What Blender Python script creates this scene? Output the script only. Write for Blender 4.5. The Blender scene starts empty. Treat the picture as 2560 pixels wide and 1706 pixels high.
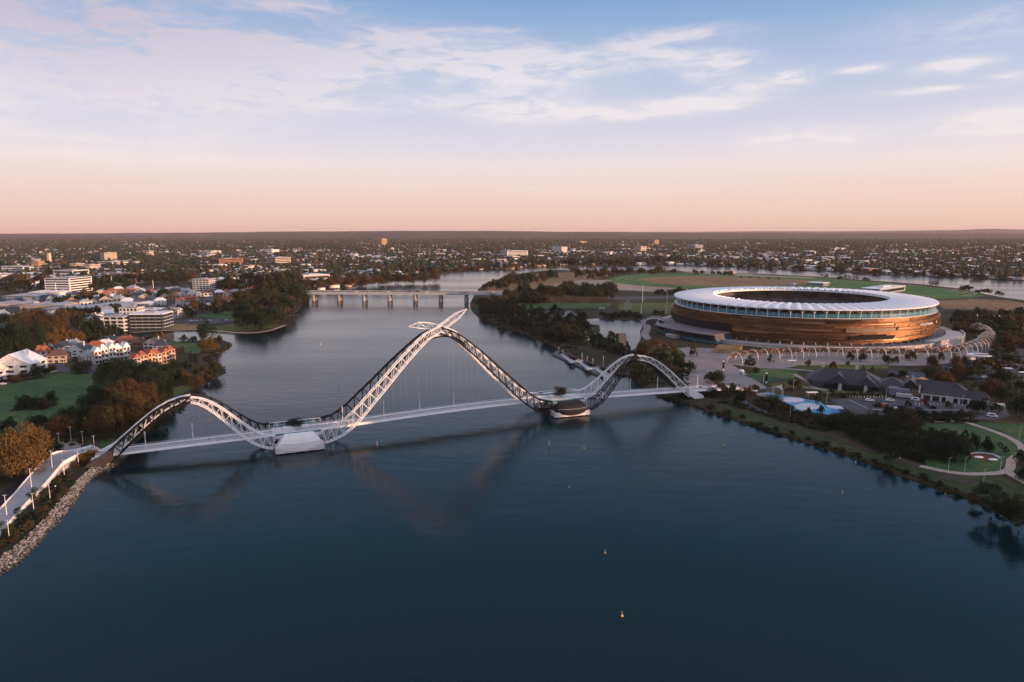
import bpy, math, random
import numpy as np
from mathutils import Vector, Matrix
from mathutils.geometry import tessellate_polygon
random.seed(7); RNG = np.random.default_rng(7)
SC = bpy.context.scene
COL = SC.collection
# ------------------------------------------------------------------ camera
CAM_H = 118.0
FPX = 1706.67                      # focal length in pixels of the 2560 px wide photograph (24 mm equivalent)
PITCH = math.atan(273 / FPX)
cam_d = bpy.data.cameras.new('camera'); cam = bpy.data.objects.new('camera', cam_d); COL.objects.link(cam)
cam_d.sensor_width = 36.0; cam_d.lens = 24.0; cam_d.clip_start = 1.0; cam_d.clip_end = 120000
cam.location = (0, 0, CAM_H); cam.rotation_euler = (math.pi / 2 - PITCH, 0, 0)
SC.camera = cam
# ------------------------------------------------------------------ light and sky
SUN_AZ, SUN_EL = 113.0, 5.0
SUN_STRENGTH = 5.0
SKY_STRENGTH = 0.83
def sun_vec():
    a, e = math.radians(SUN_AZ), math.radians(SUN_EL)
    return Vector((math.sin(a) * math.cos(e), math.cos(a) * math.cos(e), math.sin(e)))
sd = bpy.data.lights.new('sun', 'SUN'); sun = bpy.data.objects.new('sun', sd); COL.objects.link(sun)
sd.energy = SUN_STRENGTH; sd.angle = math.radians(0.6); sd.color = (1.0, 0.58, 0.34)
sun.rotation_euler = sun_vec().to_track_quat('Z', 'Y').to_euler()
sun.location = sun_vec() * 900
SC.view_settings.view_transform = 'Standard'
try: SC.view_settings.look = 'None'
except Exception: pass
SC.view_settings.exposure = 0.40; SC.view_settings.gamma = 1.0; SC.view_settings.use_curve_mapping = False
SC.cycles.use_denoising = True
SC.cycles.max_bounces = 5; SC.cycles.diffuse_bounces = 2; SC.cycles.glossy_bounces = 3; SC.cycles.transmission_bounces = 3
SC.cycles.transparent_max_bounces = 6; SC.cycles.volume_bounces = 0
SC.cycles.sample_clamp_indirect = 4.0
SC.cycles.caustics_reflective = False; SC.cycles.caustics_refractive = False

def pix_dir(px, py):
    a = (px - 1280) / FPX; b = (853 - py) / FPX
    return Vector((a, math.cos(PITCH) + b * math.sin(PITCH), -math.sin(PITCH) + b * math.cos(PITCH)))
def G(px, py, z=0.0):
    """where the sight line of a photograph pixel meets the level z: used to survey plan positions"""
    d = pix_dir(px, py); t = (z - CAM_H) / d.z
    return Vector((t * d.x, t * d.y, z))
def mpp(y):                        # metres per photograph pixel at forward distance y
    return math.hypot(y, CAM_H) / FPX

def build_world():
    w = bpy.data.worlds.new('World'); SC.world = w; w.use_nodes = True
    nt = w.node_tree; N = nt.nodes; L = nt.links; N.clear()
    def node(t, **k):
        n = N.new(t)
        for a, v in k.items(): setattr(n, a, v)
        return n
    def math_(op, a, b=None, clamp=False, c=None):
        n = node('ShaderNodeMath', operation=op); n.use_clamp = clamp
        for i, v in enumerate((a, b, c)):
            if v is None: continue
            if isinstance(v, (int, float)): n.inputs[i].default_value = v
            else: L.new(v, n.inputs[i])
        return n.outputs[0]
    def ramp(fac, stops):
        r = node('ShaderNodeValToRGB'); e = r.color_ramp.elements
        while len(e) < len(stops): e.new(0.5)
        for el, (p, c) in zip(e, stops): el.position = p; el.color = (*c, 1)
        L.new(fac, r.inputs[0]); return r.outputs[0]
    def mix(f, a, b, t='MIX'):
        m = node('ShaderNodeMix', data_type='RGBA', blend_type=t)
        for s, v in ((m.inputs[0], f), (m.inputs[6], a), (m.inputs[7], b)):
            if isinstance(v, (int, float)): s.default_value = v
            elif isinstance(v, tuple): s.default_value = (*v, 1)
            else: L.new(v, s)
        return m.outputs[2]
    tc = node('ShaderNodeTexCoord'); sep = node('ShaderNodeSeparateXYZ'); L.new(tc.outputs['Generated'], sep.inputs[0])
    x, y, z = sep.outputs
    zc = math_('MAXIMUM', z, 0.0)
    el = math_('ARCSINE', zc); az = math_('ARCTAN2', x, y)
    f = math_('POWER', zc, 0.6)
    def p(v): return v ** 0.6
    base = ramp(f, [(0.0, (.80, .51, .445)), (p(.02), (.84, .575, .50)), (p(.065), (.86, .68, .63)), (p(.092), (.84, .74, .755)),
                    (p(.118), (.74, .70, .785)), (p(.158), (.63, .635, .775)), (p(.207), (.485, .56, .75)), (p(.265), (.31, .445, .69)),
                    (p(.31), (.205, .375, .645)), (p(.45), (.125, .33, .58)), (p(.64), (.36, .43, .63)), (1.0, (.82, .74, .84))])
    # the horizon turns from rose on the left to gold towards the sun on the right
    warm = math_('MULTIPLY_ADD', x, 0.5, False, 0.5)
    low = math_('SUBTRACT', 1.0, math_('MULTIPLY', zc, 5.0), True)
    base = mix(math_('MULTIPLY', warm, low, True), base, mix(1.0, base, (1.06, 1.05, .98), 'MULTIPLY'))
    # the whole sky brightens gently towards the rising sun
    sv = node('ShaderNodeVectorMath', operation='DOT_PRODUCT'); L.new(tc.outputs['Generated'], sv.inputs[0]); sv.inputs[1].default_value = sun_vec()
    glow = math_('POWER', math_('MAXIMUM', sv.outputs['Value'], 0.0), 3.0)
    base = mix(glow, base, mix(1.0, base, (3.2, 2.5, 2.0), 'MULTIPLY'))
    # thin cirrus: soft banks at their places in the sky, combed by stretched noise
    cv = node('ShaderNodeCombineXYZ'); L.new(az, cv.inputs[0]); L.new(el, cv.inputs[1])
    banks = [(150, 150, 600, 190, .62), (620, 225, 280, 45, .55), (820, 190, 120, 60, .35), (570, 112, 170, 40, .40), (60, 20, 420, 70, .35), (880, 120, 330, 60, .25),
             (740, 18, 130, 26, .50), (1000, 98, 130, 26, .40), (1180, 175, 300, 62, .50), (1330, 160, 120, 42, .7), (1310, 275, 150, 34, .8),
             (1010, 258, 90, 22, .5), (1470, 287, 85, 13, .7), (1580, 290, 70, 13, .5), (1725, 264, 150, 19, .95), (1715, 85, 140, 20, .5),
             (1590, 130, 100, 34, .6), (1690, 145, 50, 18, .45), (1800, 165, 95, 44, .8), (1870, 212, 80, 26, .75), (1975, 190, 65, 24, .7),
             (2155, 173, 65, 10, .7), (2385, 165, 95, 18, .75), (2330, 225, 140, 9, .6), (2070, 335, 140, 26, .7), (1950, 350, 120, 26, .38), (2470, 300, 180, 28, .7),
             (2480, 328, 100, 11, .8), (2420, 60, 260, 46, .34), (2525, 190, 60, 11, .55), (220, 347, 200, 11, .4), (330, 392, 280, 15, .38),
             (1000, 466, 240, 8, .4), (1560, 485, 190, 13, .42), (1300, 475, 90, 9, .4), (1900, 510, 260, 10, .3), (1180, 75, 130, 9, .3)]
    tot = None
    for (bx, by, rx, ry, s) in banks:
        d = pix_dir(bx, by).normalized(); d2 = pix_dir(bx + rx, by).normalized(); d3 = pix_dir(bx, by - ry).normalized()
        a0, e0 = math.atan2(d.x, d.y), math.asin(d.z)
        ra = abs(math.atan2(d2.x, d2.y) - a0); re = abs(math.asin(d3.z) - e0)
        v1 = node('ShaderNodeVectorMath', operation='SUBTRACT'); L.new(cv.outputs[0], v1.inputs[0]); v1.inputs[1].default_value = (a0, e0, 0)
        v2 = node('ShaderNodeVectorMath', operation='MULTIPLY'); L.new(v1.outputs[0], v2.inputs[0]); v2.inputs[1].default_value = (1 / ra, 1 / re, 0)
        v3 = node('ShaderNodeVectorMath', operation='DOT_PRODUCT'); L.new(v2.outputs[0], v3.inputs[0]); L.new(v2.outputs[0], v3.inputs[1])
        g = math_('MULTIPLY', math_('POWER', 0.36, v3.outputs['Value']), s)
        tot = g if tot is None else math_('ADD', tot, g)
    # background veil so that the sky goes on in the same way all round
    def noise(scale, sx, sy, rot, det=6, rough=.55, dist=0.0, off=0.0):
        mp = node('ShaderNodeMapping'); L.new(cv.outputs[0], mp.inputs[0])
        mp.inputs['Rotation'].default_value = (0, 0, rot); mp.inputs['Scale'].default_value = (sx, sy, 1); mp.inputs['Location'].default_value = (off, off, 0)
        n = node('ShaderNodeTexNoise'); n.inputs['Scale'].default_value = scale; n.inputs['Detail'].default_value = det
        n.inputs['Roughness'].default_value = rough; n.inputs['Distortion'].default_value = dist
        L.new(mp.outputs[0], n.inputs['Vector']); return n.outputs['Fac']
    n1 = noise(1.0, 5.0, 24, .16, 9, .62, 1.2, 3.1); n2 = noise(1.0, 16, 62, -.22, 7, .66, .8, 7.7); n3 = noise(1.0, 3.0, 13, .05, 5, .5, .3, 1.3)
    comb = math_('ADD', math_('MULTIPLY', n1, .52), math_('MULTIPLY', n2, .48))
    far = math_('MULTIPLY', math_('SUBTRACT', n3, .52, True), 1.6)
    front = math_('GREATER_THAN', y, 0.62)
    tot = math_('ADD', tot, math_('MULTIPLY', far, math_('SUBTRACT', 1.0, front)))
    tot = math_('MULTIPLY', tot, 2.3)
    shape = math_('MULTIPLY', math_('SUBTRACT', comb, .42, True), 5.6, True)
    cl = math_('MULTIPLY', tot, math_('MULTIPLY_ADD', shape, .95, False, .20), True)
    ccol = ramp(f, [(0.0, (.86, .58, .44)), (p(.05), (.90, .72, .60)), (p(.1), (.90, .82, .81)), (p(.2), (.86, .80, .84)), (p(.32), (.63, .60, .72)), (1.0, (.5, .5, .6))])
    side = math_('SUBTRACT', math_('MULTIPLY', x, -2.0), .10, True)
    ccol = mix(math_('MULTIPLY', math_('MULTIPLY', side, 1.1, True), math_('MULTIPLY', math_('SUBTRACT', zc, .12, True), 8.0, True), True), ccol, (.60, .53, .64))
    sky = mix(math_('MULTIPLY', cl, .9), base, ccol)
    nis = node('ShaderNodeTexSky'); nis.sky_type = 'NISHITA'; nis.sun_disc = False
    nis.sun_elevation = math.radians(SUN_EL); nis.sun_rotation = math.radians(SUN_AZ)
    nis.air_density = 1.0; nis.dust_density = 1.5; nis.ozone_density = 2.0
    ng = mix(1.0, nis.outputs[0], (.10, .10, .10), 'MULTIPLY')
    sky = mix(.10, sky, ng)
    bg = node('ShaderNodeBackground'); bg.inputs['Strength'].default_value = SKY_STRENGTH
    L.new(sky, bg.inputs[0]); out = node('ShaderNodeOutputWorld'); L.new(bg.outputs[0], out.inputs[0])
    w.cycles.sampling_method = 'MANUAL'; w.cycles.sample_map_resolution = 512
build_world()

# ------------------------------------------------------------------ materials
MATS = {}
def new_mat(name):
    m = bpy.data.materials.new(name); m.use_nodes = True
    nt = m.node_tree; b = nt.nodes['Principled BSDF']
    MATS[name] = m
    return m, nt, b
def M(name, col, rough=.7, metal=0.0, var=.12, scale=.6, bump=0.0, spec=.35, stretch=(1, 1, 1)):
    """plain painted/rendered/stone surface: base colour broken up by noise on the object's own coordinates"""
    if name in MATS: return MATS[name]
    m, nt, b = new_mat(name)
    b.inputs['Roughness'].default_value = rough; b.inputs['Metallic'].default_value = metal
    b.inputs['Specular IOR Level'].default_value = spec
    tc = nt.nodes.new('ShaderNodeTexCoord'); mp = nt.nodes.new('ShaderNodeMapping'); mp.inputs['Scale'].default_value = stretch
    nt.links.new(tc.outputs['Object'], mp.inputs[0])
    n = nt.nodes.new('ShaderNodeTexNoise'); n.inputs['Scale'].default_value = scale; n.inputs['Detail'].default_value = 5
    nt.links.new(mp.outputs[0], n.inputs['Vector'])
    r = nt.nodes.new('ShaderNodeValToRGB')
    lo = tuple(max(0, c * (1 - var * 1.6)) for c in col); hi = tuple(min(1, c * (1 + var * 1.3)) for c in col)
    r.color_ramp.elements[0].position = .3; r.color_ramp.elements[1].position = .7
    r.color_ramp.elements[0].color = (*lo, 1); r.color_ramp.elements[1].color = (*hi, 1)
    nt.links.new(n.outputs['Fac'], r.inputs[0]); nt.links.new(r.outputs[0], b.inputs['Base Color'])
    if bump:
        bp = nt.nodes.new('ShaderNodeBump'); bp.inputs['Strength'].default_value = bump; bp.inputs['Distance'].default_value = .3
        nt.links.new(n.outputs['Fac'], bp.inputs['Height']); nt.links.new(bp.outputs[0], b.inputs['Normal'])
    return m
def ground_mat(name, stops, scales=(.02, .15), bump=0.0, rough=.95):
    """soil and grass: several colours mixed by two sizes of noise in world metres"""
    m, nt, b = new_mat(name); b.inputs['Roughness'].default_value = rough; b.inputs['Specular IOR Level'].default_value = .15
    g = nt.nodes.new('ShaderNodeNewGeometry')
    fs = []
    for s in scales:
        n = nt.nodes.new('ShaderNodeTexNoise'); n.inputs['Scale'].default_value = s; n.inputs['Detail'].default_value = 7; n.inputs['Roughness'].default_value = .62
        nt.links.new(g.outputs['Position'], n.inputs['Vector']); fs.append(n.outputs['Fac'])
    a = nt.nodes.new('ShaderNodeMath'); a.operation = 'ADD'; nt.links.new(fs[0], a.inputs[0]); nt.links.new(fs[1], a.inputs[1])
    d = nt.nodes.new('ShaderNodeMath'); d.operation = 'MULTIPLY_ADD'; nt.links.new(a.outputs[0], d.inputs[0]); d.inputs[1].default_value = 1.3; d.inputs[2].default_value = -.8
    r = nt.nodes.new('ShaderNodeValToRGB'); e = r.color_ramp.elements
    while len(e) < len(stops): e.new(.5)
    for el, (p, c) in zip(e, stops): el.position = p; el.color = (*c, 1)
    nt.links.new(d.outputs[0], r.inputs[0]); nt.links.new(r.outputs[0], b.inputs['Base Color'])
    if bump:
        bp = nt.nodes.new('ShaderNodeBump'); bp.inputs['Strength'].default_value = bump; bp.inputs['Distance'].default_value = .5
        nt.links.new(fs[1], bp.inputs['Height']); nt.links.new(bp.outputs[0], b.inputs['Normal'])
    return m
def leaf_mat(name, c1, c2, c3):
    m, nt, b = new_mat(name); b.inputs['Roughness'].default_value = .75; b.inputs['Specular IOR Level'].default_value = .15
    g = nt.nodes.new('ShaderNodeNewGeometry'); oi = nt.nodes.new('ShaderNodeObjectInfo')
    r1 = nt.nodes.new('ShaderNodeMix'); r1.data_type = 'RGBA'; r1.inputs[6].default_value = (*c1, 1); r1.inputs[7].default_value = (*c2, 1)
    nt.links.new(oi.outputs['Random'], r1.inputs[0])
    r2 = nt.nodes.new('ShaderNodeMix'); r2.data_type = 'RGBA'; r2.inputs[7].default_value = (*c3, 1)
    mm = nt.nodes.new('ShaderNodeMath'); mm.operation = 'MULTIPLY'; mm.inputs[1].default_value = .65
    nt.links.new(g.outputs['Random Per Island'], mm.inputs[0]); nt.links.new(mm.outputs[0], r2.inputs[0])
    nt.links.new(r1.outputs[2], r2.inputs[6]); nt.links.new(r2.outputs[2], b.inputs['Base Color'])
    return m
def glass_mat(name, col, rough=.12, metal=0.0):
    m, nt, b = new_mat(name); b.inputs['Base Color'].default_value = (*col, 1); b.inputs['Roughness'].default_value = rough
    b.inputs['Metallic'].default_value = metal; b.inputs['Specular IOR Level'].default_value = .6
    return m

# ------------------------------------------------------------------ mesh helpers
class MB:
    def __init__(s): s.v = []; s.f = []; s.m = []; s.mi = 0
    def add(s, vs, fs):
        o = len(s.v); s.v.extend(vs); s.f.extend([tuple(i + o for i in f) for f in fs]); s.m.extend([s.mi] * len(fs))
    def box(s, c, d, rz=0.0, tz=1.0):
        """box centred on c, size d, turned by rz; tz tapers the top"""
        cx, cy, cz = c; x, y, z = d[0] / 2, d[1] / 2, d[2] / 2; ca, sa = math.cos(rz), math.sin(rz); vs = []
        for k, t in ((-z, 1.0), (z, tz)):
            for i, j in ((-x, -y), (x, -y), (x, y), (-x, y)):
                vs.append((cx + (i * ca - j * sa) * t, cy + (i * sa + j * ca) * t, cz + k))
        s.add(vs, [(3, 2, 1, 0), (4, 5, 6, 7), (0, 1, 5, 4), (1, 2, 6, 5), (2, 3, 7, 6), (3, 0, 4, 7)])
    def tube(s, p, q, r, n=6, r2=None, cap=True):
        p = Vector(p); q = Vector(q); d = q - p
        if d.length < 1e-6: return
        u = d.orthogonal().normalized(); w = d.normalized().cross(u); r2 = r if r2 is None else r2; vs = []
        for c, rr in ((p, r), (q, r2)):
            for k in range(n):
                a = 2 * math.pi * k / n; vs.append(tuple(c + u * (rr * math.cos(a)) + w * (rr * math.sin(a))))
        fs = [(k, (k + 1) % n, n + (k + 1) % n, n + k) for k in range(n)]
        if cap: fs += [tuple(range(n - 1, -1, -1)), tuple(range(n, 2 * n))]
        s.add(vs, fs)
    def path(s, pts, r, n=6):
        pts = [Vector(p) for p in pts]; m = len(pts); vs = []
        for i, p in enumerate(pts):
            t = (pts[min(i + 1, m - 1)] - pts[max(i - 1, 0)]).normalized()
            u = t.cross(Vector((0, 0, 1))); u = u.normalized() if u.length > 1e-3 else Vector((1, 0, 0)); w = u.cross(t)
            rr = r[i] if isinstance(r, (list, tuple)) else r
            for k in range(n):
                a = 2 * math.pi * (k + .5) / n; vs.append(tuple(p + u * (rr * math.cos(a)) + w * (rr * math.sin(a))))
        fs = [(i * n + k, i * n + (k + 1) % n, (i + 1) * n + (k + 1) % n, (i + 1) * n + k) for i in range(m - 1) for k in range(n)]
        fs += [tuple(range(n - 1, -1, -1)), tuple(range((m - 1) * n, m * n))]
        s.add(vs, fs)
    def prism(s, poly, z0, z1):
        n = len(poly); vs = [(p[0], p[1], z0) for p in poly] + [(p[0], p[1], z1) for p in poly]
        tr = tessellate_polygon([[Vector((p[0], p[1], 0)) for p in poly]])
        fs = [tuple(n + i for i in t) for t in tr] + [(i, (i + 1) % n, n + (i + 1) % n, n + i) for i in range(n)]
        s.add(vs, fs)
    def sheet(s, poly, z):
        tr = tessellate_polygon([[Vector((p[0], p[1], 0)) for p in poly]]); vs = [(p[0], p[1], z) for p in poly]; fs = []
        for t in tr:
            a, b, c = (Vector(vs[i]) for i in t); fs.append(t if (b - a).cross(c - a).z > 0 else t[::-1])
        s.add(vs, fs)
    def strip(s, A, B):
        n = len(A); s.add([tuple(p) for p in A] + [tuple(p) for p in B], [(i, i + 1, n + i + 1, n + i) for i in range(n - 1)])
    def loft(s, rings, closed=True, cap=True):
        n = len(rings[0]); vs = [tuple(p) for r in rings for p in r]; fs = []
        for j in range(len(rings) - 1):
            for k in range(n if closed else n - 1):
                fs.append((j * n + k, j * n + (k + 1) % n, (j + 1) * n + (k + 1) % n, (j + 1) * n + k))
        if cap and closed: fs += [tuple(range(n - 1, -1, -1)), tuple(range((len(rings) - 1) * n, len(rings) * n))]
        s.add(vs, fs)
    def mesh(s, name, mats, off=(0, 0, 0), smooth=False):
        me = bpy.data.meshes.new(name); ox, oy, oz = off
        me.from_pydata([(a - ox, b - oy, c - oz) for a, b, c in s.v], [], s.f)
        mats = mats if isinstance(mats, (list, tuple)) else [mats]
        for m in mats: me.materials.append(m)
        if len(mats) > 1: me.polygons.foreach_set('material_index', s.m)
        if smooth: me.polygons.foreach_set('use_smooth', [True] * len(me.polygons))
        me.update(); return me
def np_mesh(name, V, F, mats, midx=None):
    """one mesh from numpy arrays: V (n,3), F (m,k) faces all of k corners"""
    me = bpy.data.meshes.new(name); k = F.shape[1]
    me.vertices.add(len(V)); me.vertices.foreach_set('co', np.ascontiguousarray(V, np.float32).ravel())
    me.loops.add(F.size); me.loops.foreach_set('vertex_index', np.ascontiguousarray(F, np.int32).ravel())
    me.polygons.add(len(F)); me.polygons.foreach_set('loop_start', np.arange(0, F.size, k, dtype=np.int32))
    me.polygons.foreach_set('loop_total', np.full(len(F), k, np.int32))
    for m in (mats if isinstance(mats, (list, tuple)) else [mats]): me.materials.append(m)
    if midx is not None: me.polygons.foreach_set('material_index', np.ascontiguousarray(midx, np.int32))
    me.update(calc_edges=True); return me
def tag(o, label=None, cat=None, group=None, kind=None):
    for k, v in (('label', label), ('category', cat), ('group', group), ('kind', kind)):
        if v: o[k] = v
    return o
def obj(name, me, parent=None):
    o = bpy.data.objects.new(name, me); COL.objects.link(o)
    if parent is not None: o.parent = parent
    return o
def empty(name, loc=(0, 0, 0), rz=0.0, label=None, cat=None, group=None):
    o = bpy.data.objects.new(name, None); COL.objects.link(o); o.location = loc; o.rotation_euler = (0, 0, rz)
    o.empty_display_size = 1; return tag(o, label, cat, group)
def part(name, mb, mat, root, sub=None, smooth=False):
    """mesh built in world metres, kept relative to the thing's base"""
    return obj(name, mb.mesh(name, mat, root.location, smooth), sub if sub is not None else root)
def struct(name, mb, mat, smooth=False, kind='structure'):
    o = obj(name, mb.mesh(name, mat, (0, 0, 0), smooth)); o['kind'] = kind; return o
def GP(pts, z=1.2): return [G(x, y, z) for x, y in pts]
def spline(P, n):
    """Catmull-Rom through P (tuples), n steps per span"""
    P = [Vector(p) for p in P]; P = [P[0] * 2 - P[1]] + P + [P[-1] * 2 - P[-2]]; out = []
    for i in range(1, len(P) - 2):
        for k in range(n):
            t = k / n; a, b, c, d = P[i - 1:i + 3]
            out.append(.5 * (2 * b + (c - a) * t + (2 * a - 5 * b + 4 * c - d) * t * t + (3 * b - a - 3 * c + d) * t ** 3))
    return out + [P[-2]]
ORD = ['first', 'second', 'third', 'fourth', 'fifth', 'sixth', 'seventh', 'eighth', 'ninth', 'tenth', 'eleventh', 'twelfth', 'thirteenth', 'fourteenth',
       'fifteenth', 'sixteenth', 'seventeenth', 'eighteenth', 'nineteenth', 'twentieth']
def screen_x(p): return 1280 + FPX * p[0] / (p[1] * math.cos(PITCH) + (CAM_H - p[2]) * math.sin(PITCH))
def screen_y(p):
    q = Vector(p) - Vector((0, 0, CAM_H)); return 853 - FPX * (q.y * math.sin(PITCH) + q.z * math.cos(PITCH)) / (q.y * math.cos(PITCH) - q.z * math.sin(PITCH))
# ================================================================== the setting: water, ground, lawns, roads
SHORE_W = [(0, 1402), (55, 1358), (100, 1316), (142, 1268), (192, 1210), (228, 1178), (268, 1158), (296, 1138), (314, 1122), (335, 1105), (352, 1088), (388, 1058), (410, 1040), (449, 1027), (466, 1006),
           (474, 988), (497, 970), (525, 949), (551, 937), (557, 924), (525, 911), (499, 905), (492, 896), (500, 889), (530, 887), (556, 879), (576, 864), (562, 855),
           (541, 847), (520, 852), (496, 855), (440, 857), (412, 852), (405, 842), (300, 840), (300, 834), (350, 830), (420, 827), (496, 826), (545, 829), (609, 834), (650, 832), (684, 825),
           (713, 814), (708, 800), (722, 788), (742, 777), (756, 758), (770, 738), (800, 728), (860, 720), (912, 710), (955, 700), (1019, 691), (1082, 685), (1159, 679),
           (1235, 676), (1299, 671), (1390, 666.5), (1472, 664), (1581, 663.5), (1662, 665), (1771, 667), (1839, 669), (1900, 672), (2068, 679), (2237, 688), (2405, 695), (2560, 703)]
SHORE_E = [(2560, 1306), (2526, 1292), (2494, 1277), (2459, 1260), (2429, 1248), (2385, 1234), (2320, 1210), (2255, 1188), (2212, 1171), (2158, 1153), (2125, 1140), (2086, 1127), (2060, 1118),
           (2000, 1101), (1929, 1079), (1885, 1064), (1842, 1050), (1800, 1039), (1730, 1014), (1700, 1004), (1668, 1001), (1645, 990), (1625, 975), (1606, 962), (1568, 940), (1551, 933), (1500, 918),
           (1440, 892), (1397, 874), (1369, 860), (1335, 846), (1309, 836), (1254, 820), (1227, 806), (1200, 795), (1184, 780), (1179, 770), (1178, 758), (1190, 735), (1198, 723), (1210, 713), (1241, 701),
           (1282, 689), (1331, 681), (1390, 675.5), (1434, 678), (1500, 677.5), (1554, 676.5), (1662, 676), (1717, 680), (1839, 684), (1900, 686), (2040, 693), (2180, 703), (2321, 714), (2405, 724),
           (2461, 737), (2517, 747), (2560, 752)]
pw = [G(*p) for p in SHORE_W]; pe = [G(*p) for p in SHORE_E]
LAND_W = [Vector((-250, 60, 0)), Vector((-222, 170, 0))] + pw + [Vector((6500, 2600, 0)), Vector((38000, 16000, 0)), Vector((38000, 32000, 0)), Vector((-38000, 32000, 0)), Vector((-38000, -600, 0)), Vector((-300, -600, 0))]
LAND_E = [Vector((320, -600, 0)), Vector((300, 60, 0)), Vector((285, 205, 0))] + pe + [Vector((6500, 1700, 0)), Vector((38000, 9000, 0)), Vector((38000, -600, 0))]
def inside(poly, x, y):
    """vectorised even-odd test"""
    r = np.zeros(len(x), bool); n = len(poly)
    for i in range(n):
        a = poly[i]; b = poly[(i + 1) % n]
        if a.y == b.y: continue
        c = ((a.y > y) != (b.y > y)) & (x < (b.x - a.x) * (y - a.y) / (b.y - a.y) + a.x); r ^= c
    return r
m_ground = ground_mat('ground_soil', [(.25, (.020, .022, .010)), (.5, (.038, .036, .018)), (.75, (.060, .048, .028))], (.012, .12))
m_bank = ground_mat('bank_reeds', [(.25, (.016, .017, .008)), (.5, (.034, .028, .014)), (.8, (.075, .055, .032))], (.08, .6), .3)
m_lawn = ground_mat('lawn_grass', [(.2, (.028, .066, .026)), (.48, (.046, .098, .037)), (.72, (.085, .115, .045)), (.9, (.15, .135, .06))], (.025, .3), .1)
m_lawn2 = ground_mat('lawn_grass_worn', [(.2, (.045, .070, .020)), (.5, (.08, .10, .030)), (.85, (.15, .135, .06))], (.02, .2))
m_turf = ground_mat('racing_turf', [(.2, (.035, .10, .024)), (.5, (.055, .14, .034)), (.85, (.11, .15, .05))], (.01, .06))
m_verge = ground_mat('verge_grass', [(.2, (.022, .036, .014)), (.5, (.038, .052, .020)), (.85, (.085, .075, .036))], (.03, .25))
m_dry = ground_mat('dry_grass', [(.2, (.14, .088, .042)), (.5, (.21, .13, .064)), (.85, (.28, .185, .095))], (.01, .08))
m_sand = ground_mat('sand', [(.2, (.20, .155, .125)), (.5, (.29, .225, .18)), (.85, (.38, .30, .24))], (.01, .08))
m_town = ground_mat('town_paving', [(.25, (.035, .034, .03)), (.5, (.06, .056, .05)), (.75, (.10, .09, .08))], (.02, .2))
m_paving = ground_mat('plaza_paving', [(.2, (.20, .175, .17)), (.5, (.26, .225, .215)), (.85, (.32, .28, .265))], (.05, .5))
m_asphalt = ground_mat('asphalt', [(.2, (.055, .058, .066)), (.5, (.075, .078, .086)), (.85, (.10, .102, .11))], (.05, .5))
m_road = ground_mat('road_asphalt', [(.2, (.014, .015, .018)), (.5, (.02, .022, .026)), (.85, (.032, .033, .037))], (.05, .6))
m_redpath = ground_mat('red_asphalt', [(.2, (.05, .032, .032)), (.5, (.07, .045, .045)), (.85, (.09, .06, .058))], (.05, .6))
m_path = ground_mat('path_concrete', [(.2, (.32, .255, .21)), (.5, (.40, .32, .265)), (.85, (.46, .38, .31))], (.05, .5))
m_mulch = ground_mat('mulch', [(.2, (.016, .013, .009)), (.5, (.03, .022, .014)), (.85, (.055, .038, .022))], (.1, .8), .3)

def land(name, poly, z=1.2):
    n = len(poly); mb = MB(); mb.sheet(poly, z); struct(name, mb, m_ground)
    A = sum(poly[i].x * poly[(i + 1) % n].y - poly[(i + 1) % n].x * poly[i].y for i in range(n)); sg = 1 if A > 0 else -1
    outer = []
    for i in range(n):
        t = (poly[(i + 1) % n] - poly[i - 1]).normalized(); outer.append(poly[i] + Vector((t.y, -t.x, 0)) * (.2 if poly is LAND_W and i < 11 else 3.0) * sg)
    mb = MB(); top = [(p.x, p.y, z) for p in poly]; low = [(p.x, p.y, -.7) for p in outer]
    top.append(top[0]); low.append(low[0]); mb.strip(top, low); struct('bank', mb, m_bank)
land('ground', LAND_W); land('ground', LAND_E)

def water_mat():
    m, nt, b = new_mat('river_water')
    b.inputs['Base Color'].default_value = (.0001, .0135, .0165, 1); b.inputs['Roughness'].default_value = .05; b.inputs['IOR'].default_value = 1.33; b.inputs['Specular IOR Level'].default_value = .30
    g = nt.nodes.new('ShaderNodeNewGeometry'); prev = None
    for sc, dist, st in ((.9, .12, .30), (.16, .8, .15), (.02, 4.0, .05)):
        mp = nt.nodes.new('ShaderNodeMapping'); mp.inputs['Scale'].default_value = (.55, 1.0, 1.0); mp.inputs['Rotation'].default_value = (0, 0, .25)
        nt.links.new(g.outputs['Position'], mp.inputs[0])
        n = nt.nodes.new('ShaderNodeTexNoise'); n.inputs['Scale'].default_value = sc; n.inputs['Detail'].default_value = 3
        nt.links.new(mp.outputs[0], n.inputs['Vector'])
        bp = nt.nodes.new('ShaderNodeBump'); bp.inputs['Strength'].default_value = st; bp.inputs['Distance'].default_value = dist
        nt.links.new(n.outputs['Fac'], bp.inputs['Height'])
        if prev: nt.links.new(prev, bp.inputs['Normal'])
        prev = bp.outputs[0]
    nt.links.new(prev, b.inputs['Normal'])
    # patches where the breeze roughens the surface
    n = nt.nodes.new('ShaderNodeTexNoise'); n.inputs['Scale'].default_value = .006; n.inputs['Detail'].default_value = 4
    mp = nt.nodes.new('ShaderNodeMapping'); mp.inputs['Scale'].default_value = (.35, 1.3, 1); mp.inputs['Rotation'].default_value = (0, 0, -.35); nt.links.new(g.outputs['Position'], mp.inputs[0]); nt.links.new(mp.outputs[0], n.inputs['Vector'])
    r = nt.nodes.new('ShaderNodeMapRange'); r.inputs[1].default_value = .35; r.inputs[2].default_value = .7; r.inputs[3].default_value = .10; r.inputs[4].default_value = .26
    nt.links.new(n.outputs['Fac'], r.inputs[0]); nt.links.new(r.outputs[0], b.inputs['Roughness'])
    return m
m_water = water_mat()
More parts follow.
